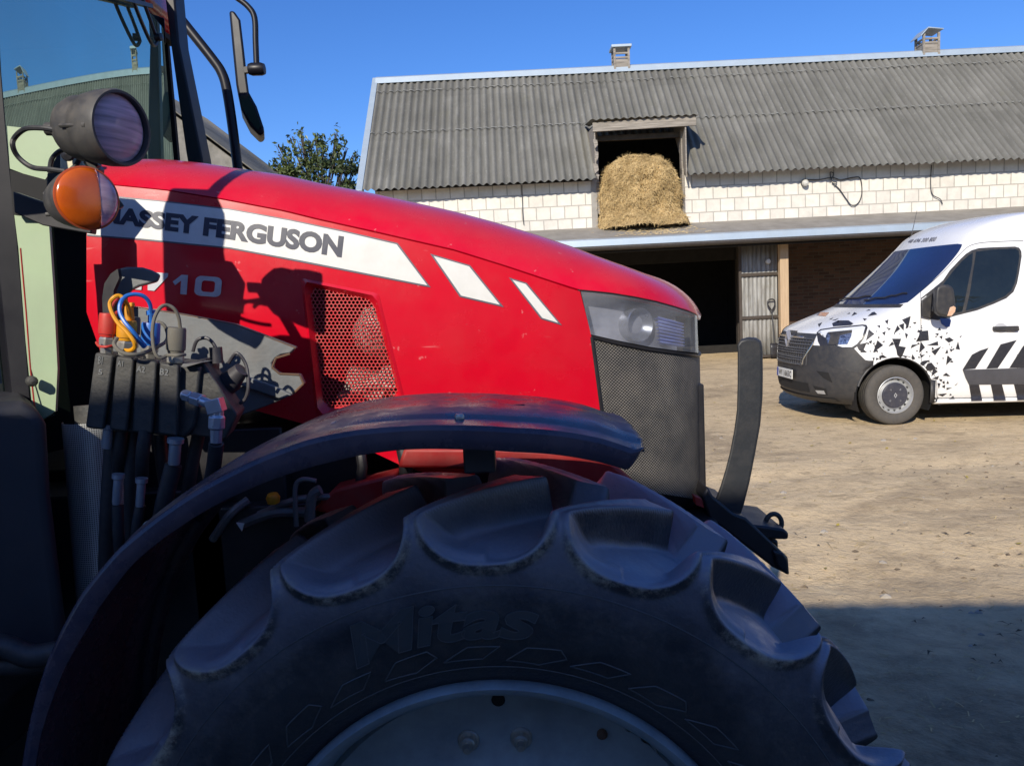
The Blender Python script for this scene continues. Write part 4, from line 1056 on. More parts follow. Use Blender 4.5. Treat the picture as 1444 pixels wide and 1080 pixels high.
def mesh_grille_mat():
    m = bpy.data.materials.new('fine_grille_mesh'); m.use_nodes = True
    n, l = m.node_tree.nodes, m.node_tree.links
    b = n['Principled BSDF']; b.inputs['Roughness'].default_value = .55
    uv = n.new('ShaderNodeUVMap'); mp = n.new('ShaderNodeMapping'); mp.inputs['Scale'].default_value = (1, 1, 1); l.new(uv.outputs[0], mp.inputs[0])
    sp = n.new('ShaderNodeSeparateXYZ'); l.new(mp.outputs[0], sp.inputs[0])
    def mth(op, a, b_=None):
        t = n.new('ShaderNodeMath'); t.operation = op
        for i, v in enumerate((a, b_)):
            if v is None: continue
            if isinstance(v, (int, float)): t.inputs[i].default_value = v
            else: l.new(v, t.inputs[i])
        return t.outputs[0]
    # staggered round perforations, 6.2 mm apart
    k = 2 * math.pi / .0088
    su = mth('SINE', mth('MULTIPLY', sp.outputs[0], k)); sv = mth('SINE', mth('MULTIPLY', sp.outputs[1], k * 1.15))
    hole = mth('MULTIPLY', su, sv)
    hr = n.new('ShaderNodeMapRange'); hr.inputs[1].default_value = -.15; hr.inputs[2].default_value = .35; l.new(hole, hr.inputs[0])
    tc = n.new('ShaderNodeTexCoord')
    no = n.new('ShaderNodeTexNoise'); no.inputs['Scale'].default_value = 7; no.inputs['Detail'].default_value = 8; no.inputs['Roughness'].default_value = .7; l.new(tc.outputs['Object'], no.inputs['Vector'])
    dr = n.new('ShaderNodeMapRange'); dr.inputs[1].default_value = .38; dr.inputs[2].default_value = .72; l.new(no.outputs[0], dr.inputs[0])
    wire = n.new('ShaderNodeMixRGB'); wire.inputs[1].default_value = (.115, .11, .105, 1); wire.inputs[2].default_value = (.30, .27, .23, 1); l.new(dr.outputs[0], wire.inputs[0])
    mx = n.new('ShaderNodeMixRGB'); mx.inputs[2].default_value = (.012, .012, .013, 1); l.new(hr.outputs[0], mx.inputs[0]); l.new(wire.outputs[0], mx.inputs[1])
    l.new(mx.outputs[0], b.inputs['Base Color'])
    iv = mth('SUBTRACT', 1.0, hr.outputs[0]); bp = n.new('ShaderNodeBump'); bp.inputs['Strength'].default_value = .8; bp.inputs['Distance'].default_value = .002
    l.new(iv, bp.inputs['Height']); l.new(bp.outputs[0], b.inputs['Normal'])
    return m
gr = nose_patch(GT, GB, xb + .002, xg + .01, .006, n=50, nv=20)
both = [r_ + [Vector((v.x, 2 * YC - v.y, v.z)) for v in r_[::-1][1:]] for r_ in gr]
mb = MB(); mb.grid(both); grille = mb.build('grille', mesh_grille_mat(), tractor, angle=180)
uvl = grille.data.uv_layers.new(name='UVMap'); nr, nc = len(both), len(both[0]); su_ = []
mid = both[nr // 2]; acc = [0.]
for a, b_ in zip(mid, mid[1:]): acc.append(acc[-1] + (b_ - a).length)
for lp in grille.data.loops:
    i = lp.vertex_index; uvl.data[lp.index].uv = (acc[i % nc], both[i // nc][i % nc].z)
fr = MB(); fr.tube([r_[0] + Vector((0, -.003, 0)) for r_ in gr], .005, 6); fr.tube([v + Vector((0, -.003, 0)) for v in gr[0]], .004, 6)
fr.build('grille_frame', M['black'], tractor)
mb = MB(); mb.grid([both[-1], [Vector((v.x * .96 if v.x > 0 else v.x, lerp(v.y, YC, .1), v.z - .05)) for v in both[-1]], [Vector((0.05, YC, v.z - .06)) for v in both[-1]]]); mb.build('nose_base', M['matte'], tractor)

# ---- engine, frame, axle: the dark bulk under the hood
mb = MB()
mb.box((-.25, YC, 1.12), (1.5, .42, .52)); mb.box((-.35, YC, 1.42), (1.1, .36, .3)); mb.box((-1.6, YC, .95), (1.3, .55, .6)); mb.box((.26, YC, 1.34), (.1, .62, .42))
mb.box((-.55, 1.92, 1.15), (.35, .14, .35)); mb.box((-.08, 1.98, 1.3), (.26, .12, .22))
mb.tube([(-.8, 1.9, 1.0), (-.5, 1.86, .98), (-.2, 1.9, 1.05), (.1, 1.95, 1.0)], .03, 8, smooth_pts=4)
mb.tube([(-.4, 1.82, 1.36), (-.36, 1.78, 1.25), (-.42, 1.80, 1.08)], .014, 8, smooth_pts=4)
mb.tube([(-.28, 1.80, 1.34), (-.26, 1.78, 1.22), (-.34, 1.82, 1.05)], .018, 8, smooth_pts=4)
mb.box((-1.02, 2.0, .72), (.66, .5, 1.0)); mb.box((-.62, 1.80, .90), (.30, .10, .55)); mb.box((-.55, 1.98, .55), (.5, .3, .5)); mb.box((-.80, 1.85, 1.18), (.5, .10, .34))
mb.build('engine', M['black'], tractor, bevel=.015)
mb = MB()    # dusty alternator and filter housings seen through the honeycomb
c = lift_b(512, 485, -.12); mb.lathe([(0, 0), (.045, .0), (.06, .02), (.06, .09), (.045, .11), (0, .11)], c, (.5, -.6, .5), 20)
c = lift_b(505, 555, -.11); mb.box(c, (.10, .06, .09), Matrix.Rotation(.3, 3, 'Y')); mb.tube([lift_b(470, 572, -.09), lift_b(520, 545, -.09), lift_b(560, 560, -.09)], .022, 10, smooth_pts=4)
c = lift_b(538, 548, -.12); mb.lathe([(0, 0), (.03, 0), (.034, .02), (.03, .07), (0, .07)], c, (.2, -.9, .3), 16)
mb.build('engine_casting', M['alu'], tractor, bevel=.004)
mb = MB(); mb.box((-.36, 2.02, 1.38), (.7, .02, .60)); mb.box((-.945, YC, 1.60), (.02, .78, .68)); mb.build('heat_shield', mat('dark_red_inner', (.10, .012, .012), (.05, .008, .008), rough=.7), tractor)
mb = MB()   # red bolster and front frame behind the tyre
mb.prism([P(570, 632, 1.72), P(700, 632, 1.72), P(850, 640, 1.72), P(905, 690, 1.72), P(860, 705, 1.72), P(720, 668, 1.72), P(655, 662, 1.72), P(560, 660, 1.72)], (0, .05, 0))
mb.prism([P(440, 720, 1.74), P(470, 690, 1.74), P(530, 675, 1.74), P(560, 668, 1.74), P(560, 700, 1.74), P(480, 730, 1.74)], (0, .08, 0))
mb.box((.12, YC, .98), (.72, .34, .42)); mb.box((-.35, YC, .8), (.5, .3, .25))
mb.build('front_frame', M['red_in'], tractor, bevel=.008)
WC = Vector((-.045, 1.265, .665))
mb = MB(); mb.tube([(-.045, 1.40, .665), (-.045, 1.60, .68), (-.045, 2.80, .68), (-.045, 3.0, .665)], [.13, .13], 20); mb.box((-.04, YC, .66), (.3, .9, .26)); mb.lathe([(.0, 0), (.16, 0), (.17, .06), (.10, .14), (.10, .25)], (-.045, 1.33, .665), (0, 1, 0), 24)
mb.build('front_axle', M['black'], tractor, bevel=.01)
mb = MB()
for (a, b_, r_) in (((365, 725), (470, 700), .008), ((340, 740), (430, 722), .012), ((300, 760), (350, 705), .010)):
    mb.tube([P(*a, 1.75), P((a[0] + b_[0]) / 2, (a[1] + b_[1]) / 2 - 8, 1.73), P(*b_, 1.75)], r_, 8, smooth_pts=4)
mb.build('steering_pipe', M['steel'], tractor); mb = MB()
mb.tube([P(418, 742, 1.7), P(416, 690, 1.7), P(426, 676, 1.7), P(446, 678, 1.7)], .0055, 8, smooth_pts=5); mb.tube([P(436, 735, 1.72), P(440, 700, 1.72), P(452, 690, 1.72)], .012, 8, smooth_pts=4)
mb.build('steering_pipe', M['steel'], tractor)
mb = MB(); mb.lathe([(0, 0), (.014, 0), (.016, .012), (.012, .02), (0, .022)], P(386, 708, 1.72), (0, -.2, 1), 14); mb.build('oil_cap', M['yellowcap'], tractor)

# ---- tyres: lugged tread worked as relief on one revolved surface
def resample(pts, n):
    P_ = np.array(pts, float); seg = np.linalg.norm(np.diff(P_, axis=0), axis=1); s_ = np.concatenate([[0], np.cumsum(seg)])
    # smooth with catmull first
    vs = catmull([Vector((p[0], p[1], 0)) for p in pts], 12); Q = np.array([(v.x, v.y) for v in vs]); seg = np.linalg.norm(np.diff(Q, axis=0), axis=1); s_ = np.concatenate([[0], np.cumsum(seg)])
    t = np.linspace(0, s_[-1], n); return np.stack([np.interp(t, s_, Q[:, 0]), np.interp(t, s_, Q[:, 1])], 1), t
RT = .662
half_o = [(.380, .150), (.402, .172), (.442, .196), (.486, .209), (.53, .212), (.568, .209), (.600, .203), (.628, .195), (.648, .181), (.657, .160), (.661, .11), (.664, .05), (.666, 0)]
NLUG = 19
def tyre_mesh(nu=NLUG * 60, nlug=NLUG):
    NH = 110
    pr, t = resample(half_o, NH)                    # near half, from bead to crown
    r_o, w_o = pr[:, 0], pr[:, 1]
    il = int(np.argmin(np.abs(r_o - .583)))
    # floor of the pockets: a rounded scoop from the lip in under the lugs
    fl = [(r_o[il], w_o[il]), (.589, .197), (.596, .180), (.600, .155), (.602, .125), (.601, .09), (.600, .04), (.600, 0)]
    frs, _ = resample(fl, NH - il)
    r_f, w_f = r_o.copy(), w_o.copy(); r_f[il:], w_f[il:] = frs[:, 0], frs[:, 1]
    u = np.arange(nu) / nu * 2 * np.pi
    pitch_ = 2 * np.pi / nlug
    def side(phase, sgn):
        shift = 1.0 / RT * np.maximum(0, .17 - w_o)
        rows = []
        for k in range(NH):
            wn = min(1, max(0, (.16 - w_o[k]) / .15))
            gg = .88 * lerp(1.0, .86, wn)
            d = ((u + shift[k] - phase + pitch_ / 2) % pitch_ - pitch_ / 2) / (pitch_ / 2)
            yq = (t[il] + .075 - t[k]) / .075                       # 1 at the lip, 0 where the mouth is fully open
            q = (np.abs(d) / gg) ** 2.4 + max(0, yq) ** 2.2 * (1 if yq < 1.6 else 9)
            kk = np.where(d > 0, lerp(.95, .66, wn), lerp(.40, .34, wn))   # raked flank behind, steep flank in front
            m_ = np.clip((1 - q) / kk, 0, 1); m_ = m_ * m_ * (3 - 2 * m_)
            wob = .003 * np.interp(u, np.append(u[::8], 2 * np.pi), [mnoise.noise(Vector((math.cos(a_) * 9, math.sin(a_) * 9, k * .05 + sgn))) for a_ in np.append(u[::8], 0.)])
            r_ = r_o[k] + (r_f[k] + wob - r_o[k]) * m_; w_ = w_o[k] + (w_f[k] - w_o[k]) * m_
            # rounded lip standing a little proud along the mouth of the pocket
            lipb = np.exp(-((q - 1.10) / .16) ** 2) * lerp(.0055, .0015, wn) * (1 if yq < 1.5 else 0); r_ = r_ + lipb; w_ = w_ + lipb * (1 - wn)
            dirt = np.exp(-((q - 1.16) / .24) ** 2) * (1 if -.2 < yq < 1.9 else 0) * .9 + (.10 if 1.0 < yq < 2.0 else .03)
            rows.append((r_, w_ * sgn, np.clip(dirt + 0 * u, 0, 1)))
        return rows
    a = side(R(89.5), 1); b_ = side(R(89.5) + pitch_ / 2, -1)
    full = a + b_[::-1][1:]
    Rr = np.stack([x[0] for x in full]); Ww = np.stack([x[1] for x in full])
    V = np.stack([Rr * np.cos(u), -Ww, Rr * np.sin(u)], -1)
    Dd = np.stack([x[2] for x in full])
    nv = V.shape[0]
    idx = np.arange(nv * nu).reshape(nv, nu); nxt = np.roll(idx, -1, 1)
    Fq = np.stack([idx[:-1], nxt[:-1], nxt[1:], idx[1:]], -1).reshape(-1, 4)
    me = bpy.data.meshes.new('tyre'); me.from_pydata(V.reshape(-1, 3).tolist(), [], Fq.tolist()); me.materials.append(M['rubber'])
    me.attributes.new('dirt', 'FLOAT', 'POINT').data.foreach_set('value', Dd.reshape(-1).astype(np.float32))
    me.polygons.foreach_set('use_smooth', [True] * len(me.polygons)); me.update()
    return me, r_o, w_o
tyre_me, prof_r, prof_w = tyre_mesh()
def side_w(r_): return float(np.interp(r_, prof_r, prof_w))
def on_wall(r_, a, off): return (r_ * math.cos(a), -(side_w(r_) + off), r_ * math.sin(a))
STEER = R(-2.5)
wheel = empty('wheel', WC, tractor); wheel.rotation_euler = (0, 0, STEER); LOC[wheel] = Vector((0, 0, 0))
ty = bpy.data.objects.new('tyre', tyre_me); COL.objects.link(ty); ty.parent = wheel; LOC[ty] = Vector((0, 0, 0))
# moulded sidewall marks
mb = MB(); vs, fs = text2d('Mitas', shear=.22, bold=.03)
a0_, a1_ = R(113.5), R(81.5)
tv = []
for x, y in vs:
    a = lerp(a0_, a1_, x) ; r_ = .476 + .064 * y; tv.append(on_wall(r_, a, .0022))
mb.add(tv, fs)
n0 = len(vs)
bme = {}
for f in fs:
    for i in range(len(f)):
        e = (f[i], f[(i + 1) % len(f)]); k = tuple(sorted(e)); bme[k] = bme.get(k, 0) + 1
tv2 = [on_wall(.476 + .064 * y, lerp(a0_, a1_, x), -.004) for x, y in vs]
k0 = len(mb.v); mb.v += [tuple(v) for v in tv2]
for (i, j), c_ in bme.items():
    if c_ == 1: mb.f.append((i, j, j + k0, i + k0))
o = mb.build('tyre_lettering', M['sidewall_mark'], ty, flat=True, recalc=True)
mb = MB()
for (i, j), c_ in bme.items():
    if c_ == 1: mb.tube([tv[i], tv[j]], .0009, 4, caps=False)
mb.build('lettering_edge', M['mark_edge'], o, recalc=False)
mb = MB()    # outlined lozenge pattern round the bead
def wall_line(pts, wd=.0012):
    out = []
    for (r0, a0), (r1, a1) in zip(pts, pts[1:]):
        for k in range(6): out.append((lerp(r0, r1, k / 6), lerp(a0, a1, k / 6)))
    out.append(pts[-1])
    mb.tube([on_wall(r_, a, .0003) for r_, a in out], wd, 5)
for k in range(30):
    h = 2 * math.pi / 30; c = R(93) - k * h
    if k % 2: wall_line([(.437, c + h * .47), (.462, c + h * .16), (.466, c - h * .34), (.452, c - h * .46), (.433, c - h * .06), (.437, c + h * .47)])
    else: wall_line([(.441, c + h * .46), (.463, c + h * .05), (.462, c - h * .43), (.440, c - h * .16), (.441, c + h * .46)])
for r_ in (.424, .556):
    wall_line([(r_, a) for a in np.linspace(0, 2 * math.pi, 60)], .0010)
mb.build('sidewall_pattern', M['mark_edge'], ty)
# rim, disc, nuts
def lathe_part(name, prof, m, parent, n=72):
    mb = MB(); mb.lathe([(r_, -w_) for r_, w_ in prof], (0, 0, 0), (0, 1, 0), n); o = mb.build(name, m, parent, recalc=True); return o
rim = lathe_part('rim', [(0.364, -.16), (0.377, -.175), (0.384, -.165), (0.380, -.15), (0.347, -.12), (0.342, 0), (0.347, .09), (0.354, .12), (0.362, .150), (0.368, .166), (0.376, .178), (0.385, .181), (0.391, .175), (0.393, .166), (0.390, .157), (0.382, .150)], M['rim'], wheel, 96)
disc = lathe_part('wheel_disc', [(.351, .085), (.340, .100), (.312, .100), (.30, .092), (.263, .090), (.225, .092), (.215, .100), (.20, .102), (.16, .10), (.15, .11), (.14, .15), (.0, .155), (0, .03), (.338, .03), (.351, .085)], M['rim'], wheel, 96)
def nut_at(name, r_, a, w_, s_, m):
    mb = MB(); c = Vector((r_ * math.cos(a), -w_, r_ * math.sin(a)))
    mb.lathe([(s_ * 1.45, 0), (s_ * 1.45, .003), (s_ * 1.3, .005), (s_, .005), (s_, .016), (s_ * .8, .019), (s_ * .55, .019), (s_ * .55, .030), (s_ * .42, .033), (0, .033)], c, (0, -1, 0), 12 if s_ > .012 else 8)
    return mb.build(name, m, wheel, angle=30)
for k in range(12):
    nut_at('wheel_nut', .258, R(82.0) + R(60) * (k // 2) + R(19) * (k % 2), .090, .0125, M['zinc'])
for k in range(6):
    a = R(89.5) + k * math.pi / 3; mb = MB(); mb.lathe([(0, 0), (.0105, 0), (.011, .0012)], (.326 * math.cos(a), -.1005, .326 * math.sin(a)), (0, -1, 0), 14); mb.build('disc_hole', M['matte'], wheel)
mb = MB(); mb.lathe([(0, 0), (.008, 0), (.009, .006), (.005, .012), (0, .013)], (.312 * math.cos(R(58)), -.098, .312 * math.sin(R(58))), (0, -1, 0), 10); mb.build('rusty_stud', M['rust'], wheel)
mb = MB(); # flaked paint patch at the rim well
mb.grid([[Vector(((.3465 + .009 * v + .003 * math.sin(a * 70)) * math.cos(a), -(.108 + .03 * v), (.3465 + .009 * v + .003 * math.sin(a * 70)) * math.sin(a))) for v in (0, .5, 1)] for a in np.linspace(R(55), R(44), 14)]); mb.build('flaked_paint', M['zinc'], wheel)
def copy_tree(o, parent):
    c = o.copy(); COL.objects.link(c); c.parent = parent
    for ch in list(o.children): copy_tree(ch, c)
    return c
def add_wheel(loc, rz, sc=1.):
    c = copy_tree(wheel, tractor); c.location = Vector(loc) - LOC[tractor]; c.rotation_euler = (0, 0, rz); c.scale = (sc, sc, sc); return c
add_wheel((-.045, 3.135, .665), math.pi + R(-2.5))
add_wheel((-2.55, 1.30, .90), 0, 1.37); add_wheel((-2.55, 3.10, .90), math.pi, 1.37)

# ---- front mudguard
FA = [(70, .766), (75.4, .768), (78.5, .774), (82.1, .777), (87.8, .781), (93.4, .789), (98.2, .798), (103, .808), (107.8, .815), (113, .819), (118.9, .821), (124.3, .822), (129, .822), (135, .815), (142.6, .797), (153.8, .763), (165, .735), (196, .70)]
FL = [(70, .024), (79, .028), (89, .029), (99, .028), (107, .033), (117, .027), (127, .024), (137, .028), (150, .017), (196, .016)]
def fend(a, lat, r_):  # a angle, lat 0 near edge .. 1 far edge
    return Vector((-.035 + r_ * math.cos(a), lerp(1.032, 1.40, lat), .665 + r_ * math.sin(a)))
mb = MB(); rows = []
for k in range(121):
    ad = lerp(196, 75.5, k / 120); a = R(ad); e = max(0, (k - 104) / 16.)
    nar = .03 * e ** 2
    rc = interp(FA, ad) + .0015 * mnoise.noise(Vector((k * .13, 0, 0)))
    fl_ = interp(FL, ad)
    row = []
    prof_ = [(0.02, rc - fl_ + .002), (0.004, rc - fl_), (0.0, rc - fl_ + .003), (-.003, rc - fl_ * .5), (0.0, rc - .004), (.006, rc - .0005), (.014, rc + .0015), (.10, rc + .003), (.13, rc + .0045), (.16, rc + .009), (.5, rc + .012), (.84, rc + .009), (.86, rc + .005), (.97, rc + .001), (1., rc - .004), (1., rc - .03)]
    for lat, r_ in prof_:
        row.append(fend(a, lerp(lat, .5, nar * 1.3), r_))
    rows.append(row)
# rounded front end
for q in range(1, 6):
    t = q / 5; base = rows[120]; row = []
    for i, v in enumerate(base):
        lat = (v.y - 1.032) / .368
        v = v + Vector((0, 0, (base[9].z - v.z) * .85 * t ** 1.5 if i < 6 or i > 12 else 0)); row.append(v + Vector((.026 * t * (1 - (2 * lat - 1) ** 8 * .25), 0, -.007 * t)) + Vector((0, (1.216 - v.y) * .07 * t * t, 0)))
    rows.append(row)
mb.grid(rows); fender = mb.build('mudguard', M['fender'], tractor, solid=.003, angle=24)
mb = MB(); mb.beam(fend(R(92), .9, .775), (-.05, 1.62, .95), .04, .012, (0, 1, 0)); mb.beam(fend(R(86), .45, .772), fend(R(104), .45, .80), .045, .010, (0, 1, 0)); mb.beam((-.05, 1.62, .95), (-.05, 1.66, .75), .05, .03, (0, 1, 0)); mb.box(fend(R(93.5), .02, .757) + Vector((.03, .05, -.015)), (.045, .05, .05))
mb.build('mudguard_bracket', M['black'], tractor, bevel=.003)
mb = MB()
for ad, lat in ((93, .13), (106, .2), (110, .5), (128, .2)):
    a = R(ad); mb.lathe([(0, .004), (.005, .003), (.007, .0), (.007, -.004)], fend(a, lat, interp(FA, ad) + .009), (math.cos(a), 0, math.sin(a)), 10)
mb.build('mudguard_bolt', M['zinc'], tractor)

# ---- cab
cabp = []
def pxpoly(poly, Y): return [P(x, y, Y) for x, y in poly]
YN, YF = 1.66, 2.80           # near and far windscreen pillars
nb0, nb1 = P(30, 330, YN), P(2, 0, YN)
def ws_edge(y, z):            # windscreen: curved in plan, tipped slightly forward to mirror the barn roof
    t = (y - YN) / (YF - YN)
    xb_ = lerp(-1.10, -1.165, t) + .030 * (4 * t * (1 - t))
    return xb_ + .012 * (z - 1.6)
rows = [[Vector((ws_edge(lerp(YN, YF, i / 24), z), lerp(YN, YF, i / 24), z)) for i in range(25)] for z in np.linspace(1.40, 2.62, 14)]
mb = MB(); mb.grid(rows); mb.build('windscreen', M['windscreen'], tractor, angle=180, recalc=False)
mb = MB()   # far front pillar, roof edge, rear frame
mb.prism([P(228, -40, YF), P(243, -40, YF), P(252, 60, YF), (P(285, 222, YF)), P(288, 250, YF), P(268, 250, YF), P(262, 215, YF), P(240, 60, YF)], (0, .09, 0))
for y in (1.36, 3.04): mb.beam((-2.5, y, 1.2), (-2.55, y, 2.7), .09, .09); mb.beam((-1.55, y, .95), (-1.62, y, 2.66), .07, .07)
for s_ in (-1, 1): mb.beam((ws_edge(YN if s_ < 0 else YF, 2.6) - .02, YC + s_ * .6, 2.62), (-1.6, YC + s_ * .84, 2.64), .07, .09)
mb.beam((-1.3, YN, 2.62), (-1.3, YF, 2.62), .07, .07)
mb.build('cab_frame', M['tube'], tractor, bevel=.006)
M['clearlens'] = mat('ribbed_clear_lens', (.60, .40, .46), (.34, .18, .26), rough=.15, scale=14, stretch=(1, 1, 5), var=.9, coat=.6)  # reddish reflection painted into the clear lens colour
mb = MB(); mb.prism([P(0, -60, YN - .03), P(-6, -60, YN - .03), P(2, 100, YN - .03), P(9, 180, YN - .03), P(17, 262, YN - .03), P(25, 335, YN - .03), P(37, 480, YN - .03), P(46, 600, YN - .03), P(20, 600, YN - .03), P(-8, 335, YN - .03), P(-22, 180, YN - .03), P(-34, -60, YN - .03)], (-.05, .05, 0))
mb.build('front_pillar', M['tube'], tractor, bevel=.004)
mb = MB(); mb.box((-1.95, YC, 2.74), (1.55, 1.72, .16)); mb.build('cab_roof', M['red'], tractor, bevel=.05, seg=4)
mb = MB(); mb.box((-1.95, YC, 2.645), (1.5, 1.66, .02)); mb.box((-2.53, YC, 1.95), (.02, 1.6, 1.3)); mb.box((-1.84, 3.0, 1.75), (1.24, .02, 1.8)); mb.box((-2.5, 1.70, 1.9), (.3, .5, 1.4)); mb.build('lining_and_dark_screens', M['matte'], tractor)  # roof lining plus added dark screens that darken the cab behind the glass
mb = MB(); mb.box((-2.1, 1.36, 1.5), (1.0, .03, 1.0)); mb.box((-2.05, YC, .95), (1.1, 1.5, .06)); mb.box((-2.56, YC, 1.2), (.05, 1.6, .6)); mb.build('cab_shell', M['matte'], tractor)
mb = MB(); mb.box((-1.9, YC, 1.35), (.45, .5, .14)); mb.box((-2.1, YC, 1.75), (.12, .5, .7)); mb.build('seat', mat('seat_fabric', (.03, .03, .035), rough=.9), tractor, bevel=.05, seg=3)
mb = MB(); mb.tube([(-1.45, YC, 1.2), (-1.35, YC, 1.62)], .03, 8); mb.lathe([(.19, 0), (.205, .012), (.19, .024), (.178, .012), (.19, 0)], (-1.35, YC, 1.64), (-.4, 0, 1), 32); mb.box((-1.25, YC, 1.5), (.12, .4, .2)); mb.build('steering_wheel', M['plastic'], tractor)
# pale green lower panels between pillar and hood
mb = MB()
mb.prism([P(10, 178, 1.58), P(64, 184, 1.58), P(92, 210, 1.58), P(62, 256, 1.58), P(14, 238, 1.58)], (0, .008, 0))
mb.prism([P(20, 302, 1.60), P(68, 302, 1.60), P(76, 420, 1.60), P(81, 520, 1.60), P(78, 580, 1.60), P(48, 600, 1.60), P(36, 480, 1.60), P(26, 350, 1.60)], (0, .008, 0))
mb.build('lower_cab_panel', M['cabgreen'], tractor)
mb = MB(); mb.prism([P(14, 240, 1.575), P(66, 254, 1.575), P(70, 304, 1.575), P(18, 303, 1.575)], (0, .02, 0)); mb.prism([P(70, 300, 1.83), P(126, 300, 1.83), P(150, 620, 1.83), P(60, 640, 1.83)], (0, .02, 0))
mb.prism([P(80, 215, 1.79), P(130, 222, 1.79), P(126, 310, 1.79), P(68, 305, 1.79)], (0, .02, 0))
mb.build('firewall', M['matte'], tractor)
# rubber edge and small catches on the pillar
mb = MB(); mb.tube([P(29, 350, 1.60), P(37, 440, 1.60), P(43, 520, 1.60), P(50, 585, 1.58)], .0016, 6); mb.build('red_door_seal', M['red_in'], tractor)
mb = MB(); mb.lathe([(0, 0), (.011, 0), (.011, .02), (.007, .028), (0, .03)], P(44, 537, 1.58), (.6, -.8, 0), 12); mb.build('pillar_bolt', M['castblack'], tractor)
mb = MB(); mb.grid([[Vector((lerp(-1.13, -1.56, t), lerp(1.62, 1.35, t), z)) for t in (0, .5, 1)] for z in (1.0, 1.8, 2.58)]); mb.build('door_glass', M['door_glass'], tractor)
# wiper folded at the top of the windscreen
def on_ws(px, py):
    Y = 2.3
    for _ in range(30):
        p = P(px, py, Y)
        # find Y where x matches the glass
        e = ws_edge(Y, p.z) - p.x; Y -= e * 1.0 if abs(e) < .3 else .1 * (1 if e > 0 else -1)
        Y = min(YF, max(YN, Y))
    return P(px, py, Y) + Vector((.03, -.02, 0))
mb = MB(); mb.tube([on_ws(172, -12), on_ws(188, 30), on_ws(205, 66), on_ws(212, 63), on_ws(209, 50), on_ws(186, -12)], .006, 7, smooth_pts=4); mb.lathe([(0, 0), (.012, 0), (.012, .02), (0, .022)], on_ws(211, 57), (1, -.2, 0), 12)
mb.beam(on_ws(140, -3), on_ws(202, 13), .02, .012); mb.build('wiper', M['black'], tractor)
# lower cab corner: steps and battery box in shade, left edge
M['navy'] = mat('shaded_plastic_box', (.022, .024, .032), (.034, .035, .043), rough=.6, scale=6, dust=.4, dustcol=(.12, .10, .09), bump=.2, bscale=30)
mb = MB(); mb.prism([P(-60, 572, 1.42), P(30, 566, 1.42), P(56, 578, 1.42), P(66, 600, 1.42), P(72, 700, 1.42), P(84, 800, 1.42), P(96, 900, 1.42), P(70, 960, 1.42), P(-60, 960, 1.42)], (-.34, .5, 0)); mb.build('battery_box', M['navy'], tractor, bevel=.025, seg=3)
mb = MB(); mb.tube([P(-40, 905, 1.36), P(10, 912, 1.36), P(45, 925, 1.36), P(90, 918, 1.36)], .022, 10, smooth_pts=4); mb.tube([P(-40, 935, 1.38), P(20, 938, 1.38), P(80, 930, 1.38)], .02, 10, smooth_pts=4); mb.build('cable_conduit', M['hose'], tractor)
mb = MB(); mb.box((-1.55, 1.5, .78), (.9, .5, .10)); mb.box((-1.25, 1.40, .45), (.55, .3, .04)); mb.box((-1.5, 1.9, .75), (.8, .4, .6)); mb.build('step', M['black'], tractor, bevel=.01)
# exhaust: perforated shield and stack at the cab corner
mb = MB()
def mesh_shield():
    m = mat('perforated_shield', (.56, .57, .55), (.40, .41, .40), rough=.35, metal=.35, scale=10)
    n, l = m.node_tree.nodes, m.node_tree.links; b = n['Principled BSDF']
    uv = n.new('ShaderNodeUVMap'); sp = n.new('ShaderNodeSeparateXYZ'); l.new(uv.outputs[0], sp.inputs[0])
    def mth(op, a, c):
        t = n.new('ShaderNodeMath'); t.operation = op
        for i, v in enumerate((a, c)):
            if isinstance(v, (int, float)): t.inputs[i].default_value = v
            else: l.new(v, t.inputs[i])
        return t.outputs[0]
    k = 2 * math.pi / .0085
    s1 = mth('SINE', mth('MULTIPLY', mth('ADD', sp.outputs[0], sp.outputs[1]), k), 0); s2 = mth('SINE', mth('MULTIPLY', mth('SUBTRACT', sp.outputs[0], sp.outputs[1]), k), 0)
    h = mth('MULTIPLY', s1, s2); r = n.new('ShaderNodeMapRange'); r.inputs[1].default_value = .12; r.inputs[2].default_value = .4; l.new(h, r.inputs[0])
    src = b.inputs['Base Color'].links[0].from_socket
    mx = n.new('ShaderNodeMixRGB'); mx.inputs[2].default_value = (.012, .012, .012, 1); l.new(r.outputs[0], mx.inputs[0]); l.new(src, mx.inputs[1]); l.new(mx.outputs[0], b.inputs['Base Color'])
    iv = mth('SUBTRACT', 1., r.outputs[0]); l.new(mth('MULTIPLY', iv, .25), b.inputs['Metallic'])
    return m
cx0, cx1 = P(130, 592, 1.60), P(152, 860, 1.56)
rows = []; axd = (cx1 - cx0); nS = 24; nR = 20
for i in range(nS + 1):
    c = lerp(cx0, cx1, i / nS); rr_ = lerp(.056, .056, i / nS); row = []
    for k in range(nR + 1):
        a = R(-60 + 200 * k / nR) - R(110)
        row.append(c + Vector((math.cos(a) * rr_ + .0, math.sin(a) * rr_, 0)))
    rows.append(row)
mb.grid(rows); sh_ = mb.build('exhaust_shield', mesh_shield(), tractor, angle=180)
uvl = sh_.data.uv_layers.new(name='UVMap')
for lp in sh_.data.loops:
    i, k = divmod(lp.vertex_index, nR + 1); uvl.data[lp.index].uv = (k * .0098, i * axd.length / nS)
mb = MB(); mb.tube([cx0 + Vector((0, .0, .02)), cx0 + Vector((-.03, .05, .35)), (-1.16, 1.84, 2.3), (-1.18, 1.84, 2.9)], .045, 14, smooth_pts=4) if False else None
mb = MB(); mb.tube([cx1 + Vector((0, .02, -.1)), cx0 + Vector((0, .02, .03))], .042, 16); mb.build('exhaust_pipe', M['castblack'], tractor)

